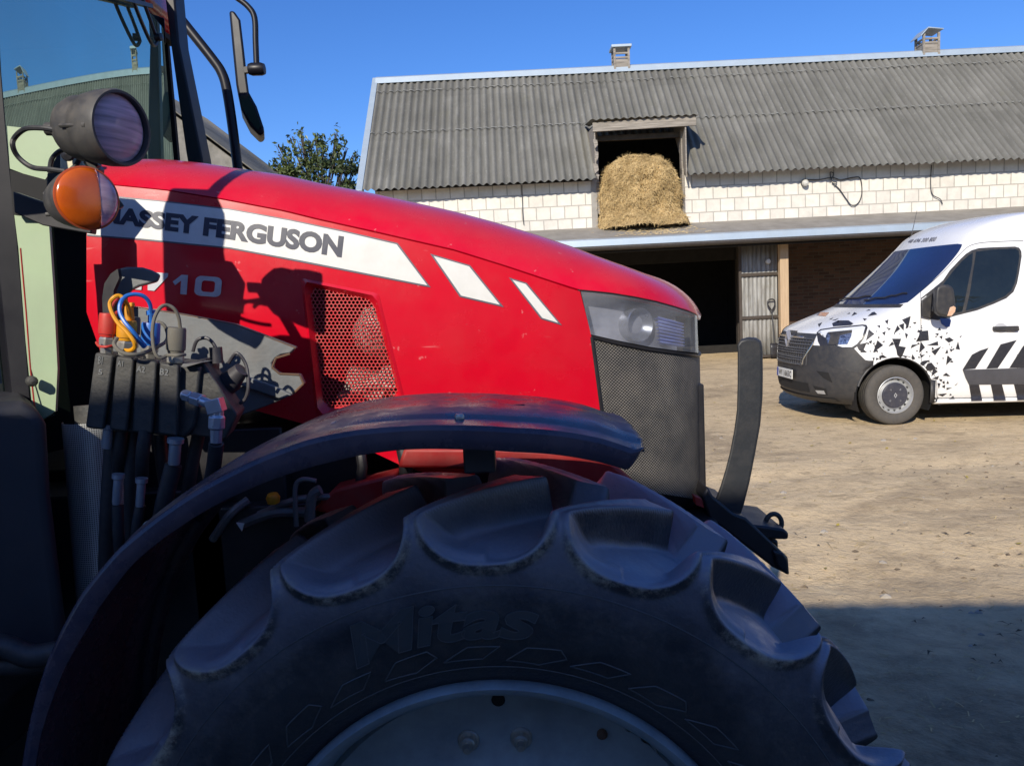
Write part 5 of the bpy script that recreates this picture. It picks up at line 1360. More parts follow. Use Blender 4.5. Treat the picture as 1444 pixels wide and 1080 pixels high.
# ---- working lamp
def lamp_axis(px, py, Y, ang, tilt):
    d = -(P(px, py, Y) - CAM).normalized(); az = math.atan2(d.y, d.x) + R(ang)
    return Vector((math.cos(az) * math.cos(tilt), math.sin(az) * math.cos(tilt), math.sin(tilt)))
YL = 1.28
wlp = empty('work_lamp', P(140, 178, YL), tractor)
c = P(166, 181, YL); ax = lamp_axis(166, 181, YL, 44, R(-6))
mb = MB(); mb.lathe([(0, -.118), (.018, -.117), (.030, -.108), (.046, -.092), (.052, -.075), (.0525, -.05), (.055, -.048), (.0595, -.02), (.060, .004), (.058, .010), (.054, .010), (.0525, .002)], c, ax, 48)
side_ = ax.cross(Vector((0, 0, 1))).normalized()
q = c - ax * .03 + (side_ * .5 + Vector((0, 0, -.05))).normalized() * .055
mb.tube([q - ax * .03, q + ax * .022], .0035, 8); mb.lathe([(0, .0), (.006, 0), (.006, .006), (0, .007)], q + ax * .02, ax, 10)
mb.tube([c - ax * .118, c - ax * .118 - Vector((.028, -.002, -.002))], .011, 10)
mb.beam(c - ax * .075 + Vector((0, 0, -.05)), c - ax * .055 + Vector((.02, .03, -.125)), .03, .008); mb.build('lamp_housing', M['lampblack'], wlp, bevel=0, angle=45)
mb = MB(); mb.lathe([(.0525, .0), (.044, .006), (.03, .010), (.015, .012), (0, .0125)], c, ax, 40); mb.build('lens', M['lens'], wlp)
mb = MB(); mb.lathe([(.0525, -.002), (.042, -.022), (.028, -.040), (.012, -.048), (0, -.048)], c, ax, 40); mb.lathe([(0, .0), (.008, -.005), (.008, -.04)], c - ax * .004, ax, 14); mb.build('reflector', mat('dull_reflector', (.55, .42, .46), (.40, .28, .36), rough=.3, metal=.7, scale=25, stretch=(1, 1, 6)), wlp)
# ---- turn signal, half amber, half clear
YS = 1.24
ts = empty('turn_signal', P(110, 280, YS), tractor)
c = P(122, 280, YS); ax = lamp_axis(122, 280, YS, 24, R(-2))
mb = MB(); mb.lathe([(0, -.098), (.012, -.097), (.026, -.090), (.036, -.070), (.041, -.05), (.0455, -.028), (.048, -.006), (.0485, .002), (.045, .003)], c - ax * .0, ax, 48)
b0 = c - ax * .096
for dz in (-.016, 0, .014): mb.tube([b0 + Vector((.006, 0, dz)), b0 + Vector((-.022, -.006, dz * 1.1))], .0055 if dz == 0 else .0035, 8)
mb.build('lamp_housing', M['lampblack'], ts, angle=45)
sx_ = ax.cross(Vector((0, 0, 1))).normalized() * -1   # towards rear-left in the picture
if proj(c + sx_ * .1)[0] > proj(c)[0]: sx_ = -sx_
sz_ = sx_.cross(ax).normalized()
def dome(a0, a1, keep, sc=1.):
    rows = []
    for i in range(25):
        for_ = []
        ph = i / 24 * math.pi / 2
        for k in range(49):
            a = a0 + (a1 - a0) * k / 48
            for_.append(c + (sx_ * math.cos(a) + sz_ * math.sin(a)) * .0475 * sc * math.cos(ph) ** .7 + ax * (.002 + .013 * sc * math.sin(ph)))
        rows.append(for_)
    return rows
def dome_part(test, inset):
    mb = MB(); rows = dome(0, 2 * math.pi, None)
    cut = -.015
    nr, nc = len(rows), len(rows[0])
    for r_ in rows:
        for k, v in enumerate(r_):
            s_ = (v - c).dot(sx_)
            if test and s_ < cut: r_[k] = v + sx_ * (cut - s_)
            if not test and s_ > cut: r_[k] = v + sx_ * (cut - s_)
    # flatten collapses the other half on to the dividing wall
    rows = [[v - ax * inset for v in r_] for r_ in rows]
    mb.grid(rows); return mb
dome_part(True, 0).build('amber_lens', M['amber'], ts, angle=50, weld=.0003)
dome_part(False, .0005).build('clear_lens', M['clearlens'], ts, angle=50, weld=.0003)
mb = MB(); mb.lathe([(.0465, .003), (.035, -.012), (.02, -.02), (0, -.022)], c, ax, 32); mb.build('reflector', M['alu'], ts)
mb = MB(); mb.lathe([(.0475, -.001), (.0495, .001), (.0495, .004), (.047, .005)], c, ax, 48); mb.build('lens_rim', mat('red_orange_rim', (.55, .10, .03), rough=.3), ts)
# bracket that carries both lamps, wires
mb = MB(); mb.prism([P(84, 262, 1.40), P(84, 216, 1.40), P(90, 206, 1.40), P(101, 203, 1.40), P(114, 216, 1.40), P(120, 240, 1.40), P(118, 262, 1.40)], (0, .012, 0))
mb.build('lamp_plate', M['cream'], tractor, bevel=.003)
mb = MB(); mb.prism([P(66, 246, 1.42), P(70, 236, 1.42), P(92, 200, 1.42), P(120, 205, 1.42), P(140, 238, 1.42), P(128, 330, 1.42), P(60, 318, 1.42), P(20, 300, 1.42), P(18, 270, 1.42), P(64, 286, 1.42)], (0, .02, 0))
mb.beam(P(118, 205, 1.36), P(134, 238, 1.36), .014, .02); mb.lathe([(0, .0), (.011, .0), (.012, .008), (0, .012)], P(98, 219, 1.385), (0, -1, 0), 14); mb.build('lamp_bracket', M['black'], tractor, bevel=.002)
mb = MB()
mb.tube([P(80, 184, 1.27), P(60, 181, 1.27), P(36, 182, 1.28), P(21, 194, 1.30), P(18, 206, 1.30), P(26, 222, 1.31), P(45, 236, 1.31), P(70, 239, 1.30), P(92, 242, 1.30)], .0042, 8, smooth_pts=6)
mb.tube([P(70, 244, 1.34), P(73, 225, 1.34), P(85, 213, 1.33), P(101, 211, 1.33), P(113, 218, 1.34), P(108, 232, 1.35), P(100, 240, 1.35)], .0040, 8, smooth_pts=6)
mb.build('lamp_cable', M['hose'], tractor)

# ---- far mirror, its arm, grab rail
YM = 3.45
mrr = empty('mirror', P(350, 100, YM), tractor)
mb = MB(); mb.prism([P(323, 15, YM), P(330, 15, YM), P(339, 28, YM), P(344, 70, YM), (P(347, 100, YM)), P(351, 130, YM), P(362, 150, YM), P(372, 180, YM), P(373, 188, YM), P(366, 192, YM), P(352, 178, YM), P(340, 155, YM), P(333, 120, YM), P(328, 70, YM)], (-.045, .15, 0)); mb.build('mirror_housing', M['tube'], mrr, bevel=.010, seg=3)
mb = MB(); mb.prism([P(338, 137, YM - .006), P(350, 133, YM - .006), P(368, 178, YM - .006), P(364, 184, YM - .006), P(352, 170, YM - .006), P(342, 154, YM - .006)], (0, .004, 0)); mb.build('mirror_glass', mat('dark_mirror', (.05, .09, .06), (.03, .06, .04), rough=.12, metal=.3), mrr)
mb = MB(); mb.tube([P(300, -26, YM), P(332, -4, YM), P(350, 10, YM), P(359, 26, YM), P(360.5, 60, YM), P(362, 98, YM)], .0125, 12, smooth_pts=5)
mb.lathe([(0, -.035), (.022, -.034), (.027, -.02), (.027, .02), (.022, .034), (0, .035)], P(362, 98, YM), (1, 0, -.02), 16); mb.beam(P(345, 100, YM), P(356, 98, YM), .024, .024); mb.build('mirror_arm', M['tube'], mrr)
mb = MB(); mb.tube([P(236, -4, YM), P(243, 12, YM), P(262, 36, YM), P(300, 84, YM), P(313, 104, YM), P(320, 128, YM), P(328, 180, YM), P(338, 260, YM)], .021, 14, smooth_pts=6); mb.build('grab_rail', M['tube'], tractor)
# near mirror on its arm, beside the cab (throws the long shadow on the hood)
def back(px, py, t, Yb=1.77):   # point t metres towards the sun from a spot on the hood side
    p = lift_b(px, py); s_ = SUN / abs(SUN.y); return p + s_ * t
nm = empty('mirror', back(275, 330, .54), tractor)
pts = [(230, 300), (232, 425), (296, 418), (322, 428), (322, 392), (312, 330), (318, 300), (300, 262), (240, 262)]
pp = [back(x, y, .54) for x, y in pts]
mb = MB(); mb.prism(pp, (-.03, -.09, 0)); mb.build('mirror_housing', M['plastic'], nm, bevel=.008)
mb = MB(); t0_ = back(290, 275, .54); mb.tube([t0_ + Vector((0, -.03, 0)), t0_ + Vector((0, -.03, .14)), t0_ + Vector((-.10, .0, .30)), (-1.3, 1.5, 2.62)], .014, 10, smooth_pts=5); mb.build('mirror_arm', M['black'], nm)

# ---- loader bracket (worn grey steel) beside the hood
YK = 1.60
brk = [(150, 470), (150, 425), (166, 432), (187, 432), (252, 442), (331, 457), (417, 490), (409, 498), (396, 500), (388, 505), (383, 512), (384, 520), (394, 527), (422, 528), (428, 541), (412, 557), (380, 571), (337, 587), (250, 590), (180, 590)]
mb = MB(); mb.prism(pxpoly(brk, YK), (0, .022, 0)); mb.build('loader_bracket', M['steel'], tractor, bevel=.0025)
hook = [(150, 470), (149, 430), (148, 412), (151, 396), (163, 384), (168, 379), (178, 376.5), (201, 377), (214, 381), (226, 387), (222, 397), (208, 401), (196, 404), (186, 409), (179, 417), (177, 440), (176, 470)]
mb = MB(); mb.prism(pxpoly(hook, 1.575), (-.010, .026, 0)); mb.build('loader_hook', M['steel'], tractor, bevel=.004)
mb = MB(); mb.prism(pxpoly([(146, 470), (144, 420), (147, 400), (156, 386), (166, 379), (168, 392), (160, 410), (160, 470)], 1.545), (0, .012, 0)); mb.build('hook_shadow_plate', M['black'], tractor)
mb = MB(); mb.prism(pxpoly([(330, 530), (337, 527), (388, 545), (412, 557), (396, 563), (337, 543)], YK - .012), (0, .012, 0)); mb.build('bracket_rib', M['steel'], tractor, bevel=.002)
mb = MB(); mb.tube([P(187, 433, YK + .002), P(252, 443, YK + .002), P(331, 458, YK + .002), P(417, 491, YK + .002)], .0022, 6)
for a, b_ in (((409, 499), (389, 505)), ((389, 505), (384, 518)), ((384, 518), (394, 527)), ((394, 527), (422, 528.5)), ((423, 529), (428, 541)), ((428, 541), (412, 556))): mb.tube([P(*a, YK), P(*b_, YK)], .0024, 6)
mb.build('rusty_edge', M['rust'], tractor)

# ---- hydraulic coupling block
YH = 1.36
hyd = empty('coupling_block', P(200, 560, YH), tractor)
tops = [(134, 497, 160, 501), (164, 502, 189, 505), (192, 506, 221, 510), (225, 511, 252, 515)]
for i, (x0, y0, x1, y1) in enumerate(tops):
    dx = -14 + i * 4
    mb = MB(); mb.prism(pxpoly([(x0, y0), (x1, y1), (x1 + dx, 606 + i * 3), (x0 + dx, 603 + i * 3)], YH), (-.02, .085, .0)); mb.build('valve_spool', M['castblack'], hyd, bevel=.004)
mb = MB(); mb.prism(pxpoly([(137, 500), (282, 517), (274, 600), (262, 617), (122, 604)], YH + .018), (0, .10, 0))
mb.prism(pxpoly([(252, 515), (285, 508), (335, 585), (318, 620), (250, 612)], YH + .03), (-.02, .10, 0))
mb.build('valve_body', M['castblack'], hyd, bevel=.004)
mb = MB(); mb.prism(pxpoly([(258, 513), (283, 511.5), (262, 517.5), (255, 517)], YH - .001), (0, .06, .0)); mb.build('cover_plate', M['steel'], hyd)
# cast letters on the spools
mb = MB()
for txt, q in (('B1', [(139, 502), (145, 503), (144, 514), (138, 513)]), ('5', [(139, 520), (145, 521), (144, 529), (138, 528)]), ('A1', [(166, 508), (174, 509), (173, 517), (165, 516)]), ('A2', [(193, 515), (205, 517), (204, 526), (192, 524)]), ('B2', [(226, 519), (238, 520.5), (237, 530), (225, 528.5)])):
    mb = MB(); vs, fs = text2d(txt, bold=.02, res=2); mb.add([P(*quadmap(q, *p), YH - .0015) for p in vs], fs); mb.build('cast_letter', M['steel'], hyd, flat=True, recalc=False)
def coupler(px, ytop, ycap, ybase, Y, capm, wpx, name):
    top, cap, base = P(px, ytop, Y), P(px - 1, ycap, Y), P(px - 2, ybase, Y)
    r_ = wpx / 2 / F * Y
    dirn = (top - base).normalized()
    cp = empty('coupling', base, hyd)
    hN = (cap - base).length
    mb = MB(); mb.lathe([(0, -.01), (r_ * .8, -.01), (r_ * .82, hN * .12), (r_ * 1.0, hN * .2), (r_ * 1.0, hN * .62), (r_ * .86, hN * .72), (r_ * .86, hN), (0, hN)], base, dirn, 6); mb.build('fitting', M['zinc'], cp, bevel=.0012, angle=25)
    mb = MB(); mb.lathe([(r_ * .86, hN * .75), (r_ * .92, hN * .9)], base, dirn, 18)
    hC = (top - base).length
    mb.lathe([(0, hN - .002), (r_ * 1.02, hN - .002), (r_ * 1.06, hN + .003), (r_ * 1.04, hC - .004), (r_ * .96, hC), (0, hC)], base, dirn, 24); o = mb.build(name, capm, cp, angle=40)
    return cp, top, dirn, r_
cp1 = coupler(152.5, 442, 469, 492, YH + .02, M['redcap'], 22, 'dust_cap')
cp2 = coupler(179, 452, 474, 498, YH + .03, M['yellowcap'], 25, 'dust_cap')
cp3 = coupler(213, 455, 482, 500, YH + .05, M['bluecap'], 24, 'dust_cap')
cp4 = coupler(249, 462, 492, 516, YH + .02, M['greycap'], 25, 'dust_cap')
cp5 = coupler(187, 447, 470, 494, YH + .09, M['greycap'], 20, 'dust_cap')
def loop(cp, pts, r_, m, name='cap_strap'):
    mb = MB(); mb.tube([P(*p) for p in pts], r_, 8, smooth_pts=6); mb.build(name, m, cp)
loop(cp2[0], [(184, 450, 1.40), (182, 436, 1.38), (176, 423, 1.36), (168, 417, 1.355), (160, 420, 1.35), (155, 428, 1.35), (158, 441, 1.345), (167, 456, 1.34), (178, 467, 1.335), (188, 480, 1.335), (190, 489, 1.34), (184, 494, 1.345), (176, 494, 1.35)], .0036, M['yellowcap'])
mb = MB(); mb.box(P(182, 440, 1.43), (.014, .012, .034)); mb.box(P(181, 430, 1.43), (.02, .012, .008)); mb.build('cap_tab', M['yellowcap'], cp2[0], bevel=.002)
loop(cp3[0], [(213, 456, 1.405), (213, 442, 1.40), (211, 428, 1.39), (203, 418, 1.38), (190, 415, 1.37), (177, 418, 1.36), (170, 427, 1.35), (169, 440, 1.345), (176, 454, 1.34), (187, 467, 1.34), (197, 480, 1.35), (203, 487, 1.36)], .0036, M['bluecap'])
mb = MB(); mb.tube([P(213, 457, 1.41), P(213, 437, 1.405)], .0055, 10); mb.lathe([(0, -.004), (.0085, -.004), (.0085, .004), (0, .004)], P(213, 441, 1.405), (0, 0, 1), 12); mb.tube([P(192, 475, 1.345), P(204, 489, 1.36)], .0048, 8); mb.build('cap_tab', M['bluecap'], cp3[0])
loop(cp4[0], [(254, 462, 1.38), (252, 448, 1.375), (246, 436, 1.37), (236, 430.5, 1.365), (226, 434, 1.355), (218, 448, 1.345), (215, 466, 1.34), (216, 486, 1.335), (220, 500, 1.335), (227, 505, 1.34), (236, 501, 1.35), (250, 501, 1.345), (261, 500, 1.36)], .0032, M['greycap'])
loop(cp5[0], [(222, 454, 1.46), (231, 458, 1.46), (236, 470, 1.46), (235, 480, 1.45), (226, 487, 1.42), (205, 497, 1.36), (190, 500, 1.335), (172, 497, 1.33), (161, 486, 1.335), (165, 477, 1.35)], .0034, M['greycap'])
loop(cp1[0], [(157, 442, 1.38), (158, 432, 1.39), (163, 424, 1.40), (169, 417, 1.41), (172, 424, 1.42), (170, 436, 1.42), (163, 442, 1.41)], .003, M['redcap'])
loop(cp1[0], [(136, 483, 1.36), (140, 488, 1.345), (150, 489, 1.34), (160, 487, 1.35)], .0024, M['redcap'])
# right-hand side stub with its strap, elbow fitting and hoses below
mb = MB(); mb.lathe([(0, 0), (.02, 0), (.022, .015), (.018, .03), (.014, .05), (0, .05)], P(318, 545, 1.46), (.7, -.2, .6), 14); mb.tube([P(322, 512, 1.46), P(334, 498, 1.46), (P(347, 515, 1.46)), P(350, 545, 1.45), P(346, 562, 1.45), P(338, 569, 1.45)], .0034, 8, smooth_pts=5)
mb.tube([P(272, 496, 1.45), P(278, 480, 1.45), (P(292, 477, 1.45)), P(303, 488, 1.45), P(306, 504, 1.45)], .0034, 8, smooth_pts=5); mb.lathe([(0, 0), (.012, 0), (.012, .03), (0, .03)], P(306, 512, 1.45), (0, 0, 1), 10)
mb.build('side_cap', M['plastic'], hyd)
mb = MB()
mb.tube([P(258, 556, 1.33), P(300, 571, 1.31)], .0085, 14); mb.lathe([(.0, 0), (.0125, 0), (.0125, .02), (.0, .02)], P(272, 561, 1.325), (P(300, 571, 1.31) - P(272, 561, 1.325)), 6); mb.lathe([(.0, 0), (.011, 0), (.011, .014), (.0, .014)], P(261, 557, 1.328), (P(300, 571, 1.31) - P(272, 561, 1.325)), 6)
mb.box(P(304, 572, 1.31), (.026, .026, .024), Matrix.Rotation(-.2, 3, 'Y')); mb.lathe([(.0, 0), (.012, 0), (.012, .012), (.0145, .014), (.0145, .034), (.011, .036), (.010, .06), (0, .06)], P(306, 576, 1.31), (P(304, 640, 1.31) - P(306, 576, 1.31)), 8)
mb.build('elbow_fitting', mat('elbow_steel', (.62, .64, .70), (.45, .47, .52), rough=.3, metal=.7, scale=30), hyd, bevel=.0012, angle=30)
mb = MB()
mb.tube([P(305, 625, 1.31), P(301, 660, 1.33), P(292, 700, 1.38), P(280, 740, 1.42)], .0125, 12, smooth_pts=4); mb.build('hose', M['hose'], hyd)
for x0, y0, x1, y1, Y, r_ in ((245, 655, 222, 760, 1.36, .015), (198, 712, 190, 780, 1.36, .009), (166, 712, 172, 800, 1.36, .010), (161, 606, 150, 830, 1.44, .016), (173, 600, 167, 670, 1.40, .012), (206, 605, 200, 674, 1.37, .012), (188, 605, 186, 760, 1.42, .013), (280, 612, 262, 720, 1.44, .012), (226, 612, 236, 700, 1.45, .012)):
    mb = MB(); mb.tube([P(x0, y0, Y), P((x0 + x1) / 2 - 2, (y0 + y1) / 2, Y), P(x1, y1, Y + .03)], r_, 12, smooth_pts=4); mb.build('hose', M['hose'], hyd)
M['ferrule'] = mat('shaded_ferrule', (.48, .52, .58), (.33, .36, .40), rough=.35, metal=.6, scale=30)
for x, y0, y1, Y, w_ in ((166, 668, 711, 1.355, .0085), (199, 674, 714, 1.355, .0085), (247, 618, 655, 1.35, .0115), (152, 598, 632, 1.385, .010)):
    a, b_ = P(x + 1, y0, Y), P(x - 2, y1, Y); mb = MB(); mb.lathe([(0, 0), (w_ * 1.25, 0), (w_ * 1.25, .008), (w_ * .9, .010), (w_ * .9, (b_ - a).length - .004), (w_ * .8, (b_ - a).length), (0, (b_ - a).length)], a, b_ - a, 12)
    mb.build('hose_ferrule', M['ferrule'], hyd)
mb = MB(); mb.prism(pxpoly([(333, 737), (344, 738), (341, 749)], 1.70), (0, .004, 0)); mb.build('warning_sticker', M['white_dec'], tractor)

# ---- front hitch: curved upright, beam and shackle
YQ = 1.93
mb = MB(); bl = [(1040, 496), (1039, 487), (1044, 480), (1054, 477), (1066, 478), (1073, 483), (1075, 492), (1075.5, 530), (1075, 563), (1072, 600), (1065, 639), (1057, 680), (1049, 712), (1041, 736), (1001, 728), (1008, 708), (1014, 692), (1022, 666), (1029, 639), (1035, 608), (1039, 578), (1040, 540)]
mb.prism(pxpoly(bl, YQ), (.019, .055, 0)); mb.build('hitch_upright', mat('graphite_paint', (.028, .031, .036), (.020, .022, .026), rough=.5, scale=12, dust=.22, dustcol=(.18, .15, .12), bump=.15, bscale=70), tractor, bevel=.006, seg=3)
mb = MB()
mb.prism(pxpoly([(990, 700), (998, 686), (1006, 700), (1035, 724), (1052, 730), (1112, 786), (1114, 812), (1090, 800), (1000, 730)], YQ - .04), (0, .30, 0))
mb.prism(pxpoly([(1056, 739), (1106, 746), (1113, 752), (1112, 761), (1060, 760)], YQ - .02), (0, .22, 0)); mb.prism(pxpoly([(1078, 758), (1098, 762), (1098, 800), (1078, 790)], YQ + .03), (0, .08, 0))
mb.prism(pxpoly([(1090, 776), (1106, 780), (1112, 790), (1112, 812), (1096, 800)], YQ - .05), (0, .12, 0))
mb.build('hitch_frame', M['black'], tractor, bevel=.006)
ey = P(1091, 738, YQ + .05)
mb = MB(); mb.tube([ey + Vector((.021 * math.cos(a), 0, .026 * math.sin(a))) for a in np.linspace(-.5, math.pi + .5, 22)], .0065, 10); mb.lathe([(0, -.03), (.022, -.03), (.022, -.016), (.018, -.012), (0, -.012)], ey, (0, 0, 1), 18); mb.build('shackle_pin', M['castblack'], tractor)
mb = MB(); mb.box((.42, YC, .93), (.16, .7, .25)); mb.box((.35, YC, 1.08), (.3, .5, .05)); mb.build('front_weight_carrier', M['black'], tractor, bevel=.02)
mb = MB(); mb.prism([P(980, 700, 1.85), P(990, 704, 1.85), P(993, 716, 1.85), P(982, 712, 1.85)], (0, .03, 0)); mb.build('red_bracket', M['red_in'], tractor)

# ================================================================== VAN
VX, VY = 4.33, 9.66            # front axle, centre line
VW = 1.02
M['vwhite'] = mat('van_white_paint', (.80, .80, .80), (.77, .77, .76), rough=.25, scale=3, coat=.5, dust=.10)
M['vplastic'] = mat('van_grey_plastic', (.032, .032, .035), (.028, .028, .031), rough=.5, scale=5, dust=.25, bump=.08, bscale=200, bdist=.001)
M['vglass'] = glass('van_glass', (.34, .40, .42), refl=1.5, haze=((.07, .10, .13), .10, 2.))
M['vws'] = glass('van_windscreen', (.14, .18, .26), refl=2.0, haze=((.04, .07, .26), .20, 1.4))
M['vtyre'] = mat('van_tyre', (.062, .058, .054), (.085, .078, .070), rough=.8, scale=12, dust=.5, dustcol=(.2, .17, .13), bump=.2, bscale=90)
M['vsteel'] = mat('silver_wheel_paint', (.52, .53, .54), (.42, .43, .44), rough=.35, metal=.4, scale=15, dust=.2)
M['vnavy'] = mat('hub_cap_plastic', (.035, .038, .055), (.05, .05, .065), rough=.35, scale=15, dust=.2)
M['vdecal'] = mat('black_vinyl', (.020, .020, .026), (.028, .028, .034), rough=.35, scale=20, dust=.15)
van = empty('van', (VX, VY, 0)); VANROT = R(1.35)
tag(van, 'white delivery van with black triangle pattern and dark bumper parked before the barn', 'van')
LOC[van] = Vector((0, 0, 0)); van.rotation_euler = (0, VANROT, 0)
vmat = Matrix.Translation((VX, VY, 0)) @ Matrix.Rotation(VANROT, 4, 'Y'); vinv = vmat.inverted()
# centre-line profile: (x, z, half width, corner length)
prof_v = [(-.76, .22, .90, .62), (-.83, .30, .97, .64), (-.86, .42, 1.0, .64), (-.868, .58, 1.02, .64), (-.862, .74, 1.02, .64), (-.845, .90, 1.015, .64), (-.82, 1.0, 1.01, .64), (-.775, 1.065, 1.0, .66), (-.66, 1.125, .995, .68), (-.48, 1.20, .985, .66), (-.30, 1.262, .975, .55), (-.14, 1.315, .97, .42),
          (-.06, 1.345, .965, .34), (.10, 1.475, .95, .30), (.28, 1.625, .93, .27), (.46, 1.78, .905, .24), (.62, 1.925, .88, .21), (.715, 2.02, .86, .19), (.765, 2.075, .85, .19), (.84, 2.17, .84, .22), (.95, 2.255, .825, .28), (1.10, 2.32, .79, .34), (1.28, 2.365, .72, .36), (1.50, 2.392, .60, .36), (1.75, 2.405, .42, .3), (2.0, 2.412, .2, .2)]
pv = catmull([Vector((p[0], p[1], p[2])) for p in prof_v], 6); ca = [v.x for v in catmull([Vector((p[3], 0, 0)) for p in prof_v], 6)]
NF = 30; XREAR = 4.62
def vsurf(i, s):   # i row index, s in 0..1 front arc (centre to near corner), >1 side
    p = pv[i]; xf, z, W, c = p.x, p.y, p.z, ca[i]; xc = xf + c
    if s <= 1:
        a = s * math.pi / 2; return Vector((xc - c * math.cos(a) ** (2 / 2.3), -W * math.sin(a) ** (2 / 2.3), z))
    return Vector((lerp(xc, XREAR, s - 1), -W, z))
svals = [k / NF for k in range(NF + 1)]
svals = [0.5 * (1 - math.cos(math.pi * s)) * .35 + s * .65 for s in svals]
side_s = [1 + (k / 60) * .42 for k in range(1, 61)] + [1 + .42 + (k / 24) * .58 for k in range(1, 25)]
cols = svals + side_s
AR, AC = .435, (0.0, .335)
def arch(v):
    for ax_ in (0.0, 3.68):
        d = math.hypot(v.x - ax_, v.z - AC[1])
        if d < AR: return ax_, d
    return None
rows = [[vsurf(i, s) for s in cols] for i in range(len(pv))]
NR = len(rows)
isb = lambda v: (v.z < .90 and v.x < -.66) or (v.x < -.31 and v.z < .80 - max(0, v.x + .50) / .20 * .09) or (v.x < -.26 and v.z < .74) or (v.x < -.22 and v.z < .66)
white, black = MB(), MB()
for mirror in (0, 1):
    vs = [[v.copy() for v in r_] for r_ in rows]
    for r_ in vs:
        for k, v in enumerate(r_):
            if v.y < -.80:
                a = arch(v)
                if a and a[1] > AR - .07:
                    dx, dz = v.x - a[0], v.z - AC[1]; sc_ = AR / a[1]; r_[k] = Vector((a[0] + dx * sc_, v.y, AC[1] + dz * sc_))
            if mirror: r_[k] = Vector((r_[k].x, -r_[k].y, r_[k].z))
    def cen(i, j): return (rows[i][j] + rows[i + 1][j + 1]) / 2
    def inside(i, j):
        c = cen(i, j)
        return c.y < -.8 and any(math.hypot(c.x - q, c.z - AC[1]) < AR - .012 for q in (0., 3.68))
    low = lambda i, j: cen(i, j).z < .255 and cen(i, j).x > -.25
    white.grid(vs, mask=lambda i, j: not isb(cen(i, j)) and not inside(i, j) and not low(i, j))
    black.grid(vs, mask=lambda i, j: isb(cen(i, j)) and not inside(i, j))
# roof cap, rear face
ring = rows[-1] + [Vector((v.x, -v.y, v.z)) for v in rows[-1][::-1]]
white.add(ring, [tuple(range(len(ring)))])
rear = [r_[-1] for r_ in rows if r_[-1].z > .3]; white.grid([[v, Vector((v.x, -v.y, v.z))] for v in rear])
body = white.build('body', M['vwhite'], van, weld=.002, angle=40)
bump_ = black.build('bumper', M['vplastic'], van, weld=.002, angle=50)
vb = bvh_of(body, bump_)
def lift_v(px, py, off=.003):
    o_ = vinv @ CAM; d = (vinv.to_3x3() @ ray(px, py)).normalized()
    h = vb.ray_cast(o_, d)
    if px > 1235 and py > 440 and (h[0] is None or h[0].y > -.7):   # just under the side: stay on its plane
        return o_ + d * ((-1.0 - off - o_.y) / d.y)
    if h[0] is None:
        best = None
        for e in range(1, 40):
            h = vb.ray_cast(o_, (vinv.to_3x3() @ ray(px + e * .7, py)).normalized())
            if h[0] is not None: break
        if h[0] is None: return o_ + d * 10.
    n_ = h[1] if h[1].dot(d) < 0 else -h[1]
    return h[0] + n_ * off
def vdecal(name, polys, m, off=.003, step=9, parent=None):
    mb = MB()
    for p in polys:
        vs, fs = poly2d(p, step); mb.add([lift_v(x, y, off) for x, y in vs], fs)
    return mb.build(name, m, parent or van, recalc=False, angle=180)
# underside, wheel housings
mb = MB(); mb.box((2.0, 0, .40), (4.6, 1.5, .22)); mb.box((-.3, 0, .34), (.8, 1.1, .22))
for ax_ in (0., 3.68):
    for sg in (-1, 1):
        rws = [[Vector((ax_ + AR * math.cos(a), sg * y, AC[1] + AR * math.sin(a))) for y in (.64, 1.0 if ax_ == 0 else 1.0)] for a in np.linspace(R(-25), R(205), 30)]
        mb.grid(rws); mb.add([Vector((ax_ + AR * math.cos(a), sg * .64, AC[1] + AR * math.sin(a))) for a in np.linspace(R(-25), R(205), 30)], [tuple(range(30))])
mb.build('underbody', M['matte'], van)
mb = MB()   # black arch lip
mb.tube([Vector((AR * math.cos(a), -1.006 + (.0 if abs(a - 1.57) < 1 else .004), AC[1] + AR * math.sin(a))) for a in np.linspace(R(8), R(165), 40)], .014, 8); mb.build('arch_trim', M['vplastic'], van)
mb = MB(); mb.grid([[Vector((x, -1.012 + .012 * (z < .25), z)) for x in np.linspace(.40, .455, 3)] for z in (.24, .35, .5)]); mb.build('mud_flap', M['vplastic'], van, solid=.006)
# sill lip along the bottom of the side
mb = MB(); mb.tube([Vector((x, -.955, .245)) for x in (.46, .9, 1.4, 2.2, 3.2)], .026, 10); mb.build('sill', M['vwhite'], van)
# windscreen: a patch of the same shape, slightly proud
i0, i1 = 12 * 6 + 1, 17 * 6 + 1
def ws_rows(a, b_, sm, off, ns=28):
    out = []
    for i in range(a, b_ + 1):
        r_ = []
        for k in range(-ns, ns + 1):
            s = abs(k) / ns * sm(i); p = vsurf(i, s); e = vsurf(i, min(1, s + .01)) - vsurf(i, max(0, s - .01)); t = vsurf(min(i + 1, NR - 1), s) - vsurf(i - 1, s)
            n_ = e.cross(t).normalized()
            if n_.x > 0: n_ = -n_
            p = p + n_ * off
            r_.append(Vector((p.x, p.y if k < 0 else -p.y, p.z)) if k else p)
        out.append(r_)
    return out
sm = lambda i: .72 + .10 * math.sin(math.pi * min(1, max(0, (i - i0) / (i1 - i0)))) ** .5 - (.08 if i == i0 or i == i1 else 0)
mb = MB(); mb.grid(ws_rows(i0, i1, sm, .004)); wsn = mb.build('windscreen', M['vws'], van, angle=180)
mb = MB(); mb.grid(ws_rows(i0 - 5, i0, lambda i: .72, .003)); mb.build('cowl', M['vplastic'], van, angle=180)
mb = MB()
